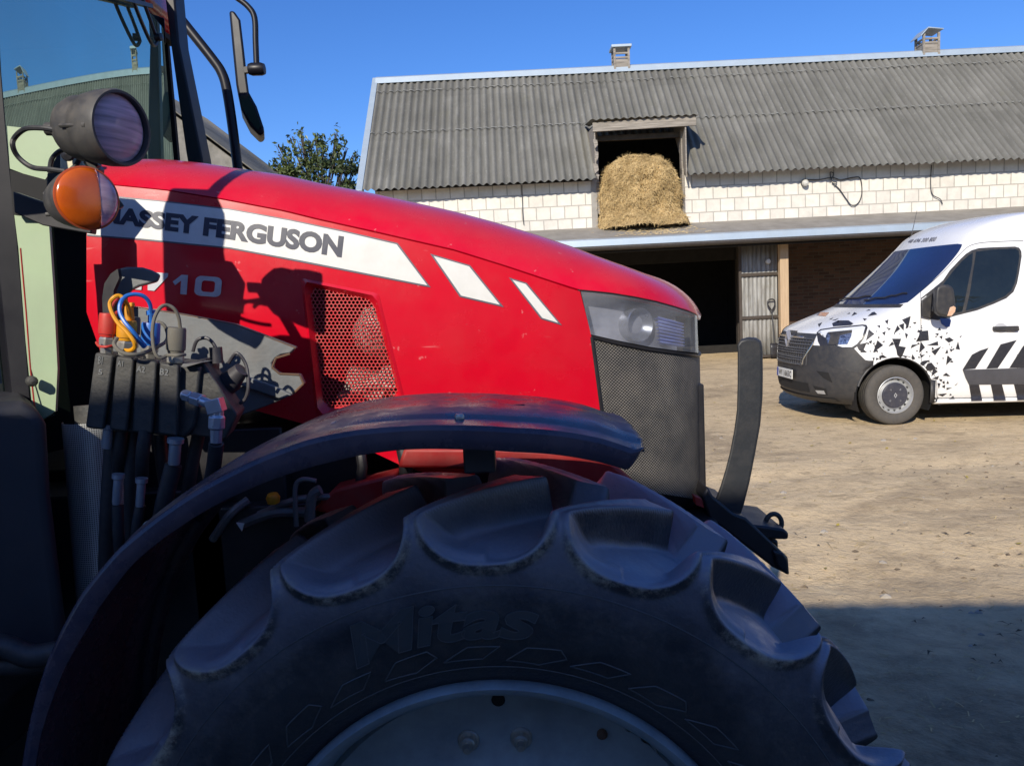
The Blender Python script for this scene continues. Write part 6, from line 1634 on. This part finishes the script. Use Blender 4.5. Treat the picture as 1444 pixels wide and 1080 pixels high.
for s0, i_a, s1, i_b in ((.10, i0 + 2, .62, i0 + 5), (-.45, i0 + 2, .12, i0 + 4)):
    pts = []
    for t in np.linspace(0, 1, 9):
        s = lerp(s0, s1, t); i = int(round(lerp(i_a, i_b, t))); p = vsurf(i, abs(s)); p = Vector((p.x - .012, p.y if s > 0 else -p.y, p.z + .012)); pts.append(p)
    mb.tube(pts, .009, 6)
mb.build('wiper', M['black'], wsn)
# interior seen through the glass
mb = MB(); mb.box((.55, 0, 1.18), (.55, 1.6, .14)); mb.box((1.55, 0, 1.3), (.04, 1.75, 1.5)); mb.box((1.0, 0, .75), (1.5, 1.7, .04))
mb.build('cabin_lining', M['matte'], van)
mb = MB(); mb.box((1.32, -.45, 1.3), (.14, .5, .75), Matrix.Rotation(.2, 3, 'Y')); mb.box((1.25, -.45, 1.76), (.10, .26, .2)); mb.build('seat', mat('van_seat', (.42, .47, .50), rough=.9), van, bevel=.04, seg=3)
# side window group
win = [(1299, 446), (1298.5, 421), (1315, 408), (1329.6, 396), (1339, 382), (1354.5, 365.5), (1362, 358.5), (1370, 353.5), (1380, 350.5), (1400, 349.3), (1431, 348.3), (1437, 350), (1440, 355), (1440.5, 362), (1437, 385), (1434, 400), (1429, 412), (1419, 421), (1400, 429.5), (1378, 438), (1348, 445.5), (1335, 449), (1322, 452), (1310, 450)]
sw = vdecal('side_window', [win], M['vplastic'], .003)
front_l = [(1318, 411), (1330, 401), (1342, 385), (1356, 369), (1366, 360), (1371.5, 357), (1370.5, 372), (1362, 415), (1356.5, 440), (1322, 446)]
rear_l = [(1376, 355.5), (1400, 352.6), (1431, 351.4), (1436, 354), (1437, 362), (1433.5, 385), (1430.5, 400), (1426, 409.5), (1417, 418), (1399, 426), (1378, 434.3), (1361.5, 438.5), (1367, 415)]
vdecal('pane', [front_l, rear_l], M['vglass'], .006, parent=sw)
seam = mat('panel_gap', (.12, .12, .12), rough=.8)
def ribbon(pts, wd):
    out = []
    for k, p in enumerate(pts):
        a = pts[max(0, k - 1)]; b_ = pts[min(len(pts) - 1, k + 1)]; d = (b_[0] - a[0], b_[1] - a[1]); L = math.hypot(*d); n_ = (-d[1] / L * wd, d[0] / L * wd); out.append((p, n_))
    return [(p[0] + n_[0], p[1] + n_[1]) for p, n_ in out] + [(p[0] - n_[0], p[1] - n_[1]) for p, n_ in out[::-1]]
def dense(pts, k=5):
    return [(v.x, v.y) for v in catmull([Vector((p[0], p[1], 0)) for p in pts], k)]
vdecal('door_seam', [ribbon(dense([(1298.2, 412), (1310, 402), (1330, 384), (1349, 364), (1362, 351), (1372, 345.5), (1388, 342.5), (1415, 341), (1443, 340)]), .45), ribbon([(1298.3, 412), (1298.5, 450), (1298.6, 480), (1299, 508)], .4), ribbon(dense([(1299, 508), (1306, 520), (1318, 530), (1321, 545), (1322, 560), (1335, 561.5), (1380, 561), (1443, 560)]), .4), ribbon([(1434.5, 500), (1434.5, 545)], .4)], seam, .002)
# black vinyl: shards and stripes
W6 = lambda *p: [(1095 + x / 6, 425 + y / 6) for x, y in p]
Z = lambda *p: [(1190 + x / 5.685, 420 + y / 5.685) for x, y in p]
tri = [((465, 178), (535, 148), (515, 240)), ((440, 222), (482, 205), (478, 265)), ((428, 222), (450, 252), (398, 292)), ((328, 190), (358, 176), (350, 218)), ((306, 282), (334, 270), (326, 306)), ((488, 282), (514, 296), (498, 332)),
       ((200, 256), (244, 292), (176, 346)), ((268, 342), (314, 382), (232, 442)), ((98, 378), (182, 362), (150, 440), (120, 420)), ((130, 440), (150, 410), (186, 440)), ((386, 330), (458, 330), (440, 388), (496, 398), (470, 462), (534, 474), (520, 500), (432, 492), (420, 420)), ((386, 352), (402, 376), (356, 392)),
       ((608, 270), (674, 264), (680, 342), (576, 354), (640, 292), (600, 308)), ((534, 408), (544, 378), (598, 374)), ((614, 350), (650, 400), (602, 444)), ((662, 384), (752, 350), (756, 384)), ((700, 430), (780, 390), (730, 464)), ((826, 412), (836, 444), (810, 450)), ((828, 466), (868, 494), (818, 542)), ((914, 350), (930, 418), (894, 412)),
       ((730, 310), (748, 306), (738, 322)), ((820, 280), (834, 284), (820, 296)), ((806, 332), (846, 318), (880, 342), (840, 362)), ((926, 312), (946, 304), (934, 322)), ((282, 470), (310, 458), (344, 480), (320, 504), (286, 500)), ((228, 484), (246, 480), (240, 508)), ((256, 482), (282, 488), (258, 504)), ((548, 454), (572, 490), (534, 508)),
       ((594, 528), (640, 506), (690, 500), (634, 548)), ((668, 530), (700, 520), (738, 566), (700, 585), (640, 586)), ((716, 560), (752, 592), (700, 630)), ((818, 602), (854, 630), (790, 626)), ((702, 650), (762, 626), (752, 656)), ((832, 664), (842, 690), (820, 690)), ((884, 706), (916, 680), (900, 700)), ((822, 722), (866, 722), (822, 740)), ((750, 688), (774, 686), (760, 732)),
       ((748, 774), (828, 766), (790, 792)), ((876, 786), (892, 820), (842, 812)), ((706, 820), (730, 796), (752, 826), (726, 840)), ((752, 862), (778, 848), (770, 862)), ((226, 120), (246, 116), (268, 138), (190, 152)), ((152, 168), (186, 172), (166, 188)), ((60, 150), (84, 118), (108, 130)), ((176, 108), (202, 96), (216, 104)), ((24, 134), (46, 122), (52, 130)),
       ((616, 226), (624, 222), (624, 236)), ((230, 366), (250, 362), (240, 378)), ((204, 428), (218, 426), (210, 438)), ((740, 524), (756, 522), (748, 536)), ((612, 462), (650, 456), (616, 486)), ((146, 330), (156, 318), (160, 330))]
shard_rng = random.Random(21); small = []
for _ in range(400):
    x = shard_rng.uniform(1212, 1345); y = shard_rng.uniform(448, 566)
    if math.hypot(x - 1256, y - 561) < 63 or (x < 1230 and y > 500) or (x < 1222 and y < 495) or x > 1352 - abs(y - 505) * .12: continue
    if y < 455 + max(0, 1268 - x) * .2: continue
    r_ = shard_rng.uniform(1.0, 2.6); a_ = shard_rng.uniform(0, 6.28)
    small.append([(x + r_ * shard_rng.uniform(.6, 1.5) * math.cos(a_ + k * 2.1), y + r_ * shard_rng.uniform(.6, 1.5) * math.sin(a_ + k * 2.1)) for k in range(3)])
    if len(small) > 64: break
vdecal('shard_pattern', small + [Z(*t) for t in tri] + [[(1095 + x / 6, 425 + y / 6) for x, y in t] for t in (((470, 190), (520, 165), (500, 195), (560, 200), (610, 165), (652, 192), (630, 206), (480, 216)), ((350, 196), (388, 180), (362, 222)), ((444, 158), (484, 138), (466, 156)), ((466, 166), (530, 146), (500, 164)))], M['vdecal'], .0035, 7)
stripes = [Z((950, 578), (1025, 458), (1090, 424), (1160, 402), (1052, 570)), Z((1140, 570), (1255, 375), (1385, 340), (1232, 566)), Z((1325, 564), (1425, 404), (1470, 345), (1600, 330), (1490, 562)), Z((1585, 562), (1690, 335), (1820, 320), (1705, 560)), Z((1550, 694), (1640, 693), (1673, 815), (1580, 816)), Z((1002, 697), (1082, 697), (1110, 824), (1023, 826)), Z((1176, 697), (1266, 695), (1299, 822), (1203, 823)), Z((1362, 695), (1452, 694), (1483, 818), (1393, 820))]
vdecal('stripe_pattern', stripes, M['vdecal'], .0035, 10)
vdecal('rub_strip', [Z((950, 578), (1200, 571), (1444, 563), (2000, 556), (2000, 690), (1444, 692), (1200, 696), (1001, 698), (972, 640))], mat('rub_strip_grey', (.075, .075, .085), rough=.5), .006, 10)
vdecal('bumper_corner', [W6((350, 400), (380, 378), (480, 374), (520, 390), (600, 398), (655, 399), (700, 448), (750, 498), (806, 508), (826, 545), (800, 580), (740, 620), (640, 600), (480, 560), (380, 500))], M['vplastic'], .0045, 6)
# phone number on the brow, small lettering on the bonnet
mb = MB(); vs, fs = text2d('48 696 300 800', shear=.2, bold=.02, res=2); qv = [(1283, 338.5), (1322, 334.5), (1318.5, 341.3), (1279.5, 343.5)]
mb.add([lift_v(*quadmap(qv, *p), .004) for p in vs], fs); mb.build('phone_number', M['grey_dec'], van, flat=True, recalc=False)
vdecal('bonnet_lettering', [W6((236, 124), (300, 88), (312, 94), (252, 122)), W6((330, 104), (372, 94), (352, 122), (312, 116))], M['grey_dec'], .0035); vdecal('orange_mark', [W6((372, 96), (446, 98), (414, 130), (352, 124))], mat('faded_orange', (.70, .36, .20), rough=.4), .0035)
# front: headlights, grille, plate, badge, fog openings
for sgn in (1, -1):
    hl = empty('headlight', (-.45, -sgn * .85, .95), van)
    fl = (lambda mb: mb) 
    def hpoly(name, poly, m, off, parent):
        mb = MB(); vs, fs = poly2d(poly, 7); P3 = [lift_v(x, y, off) for x, y in vs]
        mb.add([Vector((v.x, v.y * sgn, v.z)) for v in P3], fs); return mb.build(name, m, parent, recalc=True, angle=180)
    outer = W6((340, 268), (372, 240), (480, 224), (600, 214), (730, 200), (762, 204), (772, 226), (744, 310), (700, 370), (655, 402), (600, 400), (520, 392), (490, 376), (372, 380), (352, 340))
    hpoly('headlight_surround', outer, M['vdecal'], .004, hl)
    hpoly('light_guide', W6((352, 270), (380, 252), (480, 238), (600, 228), (728, 214), (752, 222), (726, 300), (684, 360), (640, 390), (560, 390), (520, 378), (600, 372), (640, 300), (646, 250), (440, 262), (420, 280)), mat('light_guide', (.80, .82, .84), rough=.2, coat=.5), .008, hl)
    hpoly('lens', W6((432, 272), (640, 252), (634, 300), (600, 366), (500, 370), (440, 362), (420, 300)), mat('headlamp_chrome', (.45, .47, .52), (.10, .11, .14), rough=.15, metal=.8, scale=38, var=1.2), .010, hl)
    hpoly('lamp_bezel', W6((440, 268), (640, 250), (640, 270), (540, 290), (520, 372), (440, 366), (462, 300)), M['vplastic'], .013, hl)
    fo = empty('fog_light', (-.6, -sgn * .8, .45), van)
    hpoly('fog_recess', W6((310, 715), (420, 740), (436, 796), (350, 786)), M['matte'], .004, fo)
    hpoly('fog_lens', W6((330, 752), (404, 756), (418, 786), (352, 780)), M['vsteel'], .007, fo)
    hpoly('air_intake', W6((338, 590), (440, 604), (474, 690), (398, 650)), M['matte'], .004, van)
def front_patch(z0, z1, ymax, off, nz=8, ny=18, ya=None):
    zi = [min(range(NR), key=lambda i: abs(pv[i].y - z)) for z in np.linspace(z0, z1, nz)]
    out = []
    for q, i in enumerate(zi):
        ym = ymax if not callable(ymax) else ymax(pv[i].y); r_ = []
        for k in range(-ny, ny + 1):
            y = ym * k / ny; lo_, hi_ = 0., 1.
            for _ in range(22):
                m_ = (lo_ + hi_) / 2
                if -vsurf(i, m_).y < abs(y): lo_ = m_
                else: hi_ = m_
            p = vsurf(i, lo_); r_.append(Vector((p.x - off, y, p.z)))
        out.append(r_)
    return out
gy_ = lambda z: .42 + .16 * sst((z - .66) / .3) if z < 1.0 else .58
mb = MB(); mb.grid(front_patch(.64, 1.03, gy_, .006)); grl = mb.build('grille', mat('grille_black', (.030, .032, .04), (.05, .05, .055), rough=.4), van, angle=180)
mb = MB()
for z in np.linspace(.67, .97, 9):
    r_ = front_patch(z, z, lambda q: gy_(q) - .03, .016, 1, 14)[0]; mb.tube(r_, .009, 5)
for k in range(-9, 10):
    col = [front_patch(z, z, .5, .012, 1, 9)[0][k + 9] for z in (.67, .75, .85, .97)]; mb.tube(col, .004, 4)
mb.build('grille_bar', mat('grille_bar_grey', (.13, .13, .14), rough=.4, metal=.3), grl)
mb = MB()
for sg in (-1, 1):
    r_ = front_patch(.985, .985, .5, .02, 1, 18)[0]; mb.tube(r_[20:33] if sg > 0 else r_[4:17], .011, 6)
mb.tube([front_patch(z, z, gy_, .01, 1, 18)[0][0] for z in np.linspace(.66, .94, 7)], .008, 6); mb.tube([front_patch(z, z, gy_, .01, 1, 18)[0][-1] for z in np.linspace(.66, .94, 7)], .008, 6)
mb.build('chrome_trim', M['chrome'], grl)
mb = MB()  # diamond badge
bx = pv[min(range(NR), key=lambda i: abs(pv[i].y - .95))].x - .03
di = [(0, .115), (.072, 0), (0, -.115), (-.072, 0)]; dn = [(0, .062), (.036, 0), (0, -.062), (-.036, 0)]
o3 = [Vector((bx, y, .945 + z)) for y, z in di]; n3 = [Vector((bx, y, .945 + z)) for y, z in dn]; o4 = [v + Vector((.03, 0, 0)) for v in o3]
m3 = [lerp(a, b_, .5) + Vector((-.018, 0, 0)) for a, b_ in zip(o3, n3)]
mb.add(o3 + m3 + n3 + o4, [(i, (i + 1) % 4, (i + 1) % 4 + 4, i + 4) for i in range(4)] + [(i + 4, (i + 1) % 4 + 4, (i + 1) % 4 + 8, i + 8) for i in range(4)] + [(i, (i + 1) % 4, (i + 1) % 4 + 12, i + 12) for i in range(4)])
mb.build('diamond_badge', mat('badge_metal', (.36, .36, .38), (.22, .22, .24), rough=.4, metal=.4, scale=30), van, flat=True)
mb = MB(); mb.grid(front_patch(.88, 1.055, .15, .012, 4, 6)); mb.build('badge_panel', M['vdecal'], van, angle=180)
pl = empty('number_plate', (-.9, 0, .52), van)
mb = MB(); mb.box((-.895, 0, .525), (.012, .52, .115)); mb.build('plate', mat('plate_white', (.74, .74, .70), rough=.35), pl, bevel=.003)
mb = MB(); mb.box((-.9025, .235, .525), (.002, .045, .108)); mb.build('plate_strip', mat('plate_blue', (.02, .06, .35), rough=.4), pl)
mb = MB(); vs, fs = text2d('WI 1665C', bold=.02, res=2); mb.add([Vector((-.9025, lerp(.20, -.24, x), lerp(.488, .562, y))) for x, y in vs], fs); mb.build('plate_lettering', M['vdecal'], pl, flat=True)
mb = MB(); mb.grid(front_patch(.33, .44, .52, .006, 5, 14)); mb.build('lower_intake', M['matte'], van, angle=180)
mb = MB(); mb.grid(front_patch(.24, .29, .80, .02, 3, 16)); mb.build('bumper_lip', M['vplastic'], van, angle=180)
# door mirror, handle, aerial
vm_ = empty('door_mirror', (.98, -1.1, 1.3), van)
def vp(px, py, dy): # point on a vertical plane at local y = dy
    o_ = vinv @ CAM; d = (vinv.to_3x3() @ ray(px, py)); return o_ + d * ((dy - o_.y) / d.y)
mo = [(1320, 410), (1322, 404), (1328, 402), (1338, 402), (1344, 405), (1346, 412), (1348, 430), (1348, 440), (1344, 446), (1338, 448), (1326, 446), (1320, 442), (1318.5, 430)]
mb = MB(); mb.prism([vp(x, y, -1.27) for x, y in mo], (.06, .17, 0)); mb.build('mirror_housing', M['vplastic'], vm_, bevel=.03, seg=4)
mb = MB(); mb.beam(vp(1314, 436, -1.10), vp(1328, 436, -1.14), .10, .06); mb.prism([vp(x, y, -1.03) for x, y in ((1300, 447), (1300, 424), (1318, 410), (1320, 440), (1312, 450))], (0, .02, 0)); mb.build('mirror_arm', M['vplastic'], vm_, bevel=.01)
mb = MB(); mb.prism([vp(x, y, -1.275) for x, y in ((1336, 446), (1340, 434), (1345, 432), (1348, 434), (1347, 440), (1342, 446))], (0, .01, 0)); mb.build('side_repeater', mat('repeater', (.75, .55, .42), (.6, .3, .15), rough=.3, scale=30), vm_, bevel=.003)
vdecal('mirror_reflection_patch', [[(1325, 449), (1338, 450), (1341, 452), (1339, 461), (1334, 462), (1327, 457)]], mat('blue_reflection', (.05, .09, .30), rough=.25, coat=.5), .005, parent=vm_)  # blue reflection painted on as a flat patch below the mirror
hd = empty('door_handle', (1.5, -1.03, 1.05), van)
mb = MB(); mb.prism([vp(x, y, -1.045) for x, y in ((1402, 461), (1437, 460), (1438, 466), (1436, 467.5), (1403, 467), (1402, 465))], (0, .03, 0)); mb.build('grip', M['vplastic'], hd, bevel=.006)
vdecal('handle_recess', [[(1409 + 9 * math.cos(a) + 2, 463 + 7 * math.sin(a)) for a in np.linspace(0, 2 * math.pi, 18)[:-1]]], mat('recess_grey', (.55, .55, .56), rough=.4), .003, parent=hd)
mb = MB(); ap = lift_v(1282, 336, 0); mb.tube([ap, ap + Vector((.03, 0, .03)), ap + Vector((.12, .05, .36))], [.008, .0025], 6); mb.build('aerial', M['black'], van)
# wheels
def van_wheel(x, sg):
    wv = empty('wheel', (x, sg * .80, .335), van); LOC[wv] = Vector((0, 0, 0))
    if sg > 0: wv.rotation_euler = (0, 0, math.pi)
    return wv
wv = van_wheel(0., -1)
tp = [(.205, -.19), (.225, -.205), (.27, -.215), (.312, -.212), (.332, -.198), (.340, -.175), (.341, -.10), (.340, -.02), (.332, .0), (.30, .01), (.21, 0)]
mb = MB(); mb.lathe(tp, (0, 0, 0), (0, 1, 0), 64)
tr_ = mb.build('tyre', M['vtyre'], wv)
mb = MB()
for r_ in (.3418,):
    for w_ in (-.16, -.12, -.08, -.04): mb.lathe([(r_ - .004, w_ - .006), (r_ + .0005, w_ - .004), (r_ + .0005, w_ + .004), (r_ - .004, w_ + .006)], (0, 0, 0), (0, 1, 0), 64)
mb.build('tread_groove', M['matte'], tr_)
mb = MB(); mb.lathe([(.206, -.192), (.210, -.205), (.203, -.208), (.196, -.195), (.190, -.165), (.182, -.150), (.172, -.156), (.158, -.172), (.148, -.181), (.05, -.182), (.0, -.18)], (0, 0, 0), (0, 1, 0), 64); mb.build('rim', M['vsteel'], wv)
mb = MB()
for k in range(16):
    a = k * math.pi / 8 + .1; c = Vector((.1735 * math.cos(a), -.157, .1735 * math.sin(a)))
    mb.lathe([(0, 0), (.0125, 0), (.0135, .002)], c, (math.cos(a) * -.35, -1, math.sin(a) * -.35), 12)
mb.build('vent_hole', M['matte'], wv)
mb = MB(); mb.lathe([(.147, -.181), (.146, -.195), (.137, -.203), (.06, -.206), (.03, -.204), (.0, -.204)], (0, 0, 0), (0, 1, 0), 48)
hc = mb.build('hub_cap', M['vnavy'], wv)
mb = MB(); dd = [(0, .032), (.02, 0), (0, -.032), (-.02, 0)]; mb.add([Vector((x, -.2065, z)) for x, z in dd] + [Vector((x * .45, -.2065, z * .5)) for x, z in dd], [(i, (i + 1) % 4, (i + 1) % 4 + 4, i + 4) for i in range(4)])
for a in (R(50), R(130), R(225), R(315)):
    for da in (-.06, .06): mb.beam((.075 * math.cos(a + da), -.206, .075 * math.sin(a + da)), (.095 * math.cos(a + da), -.2055, .095 * math.sin(a + da)), .004, .002)
mb.build('hub_mark', M['vsteel'], hc, flat=True)
wv.rotation_euler = (0, 0, R(2))
for x, sg in ((0, 1), (3.68, -1), (3.68, 1)):
    c = copy_tree(wv, van); c.location = (x, sg * .80, .335); c.rotation_euler = (0, 0, math.pi if sg > 0 else 0)
# put the van on its wheels
van.location = (VX, VY, gz(VX, VY - .9) + .005)
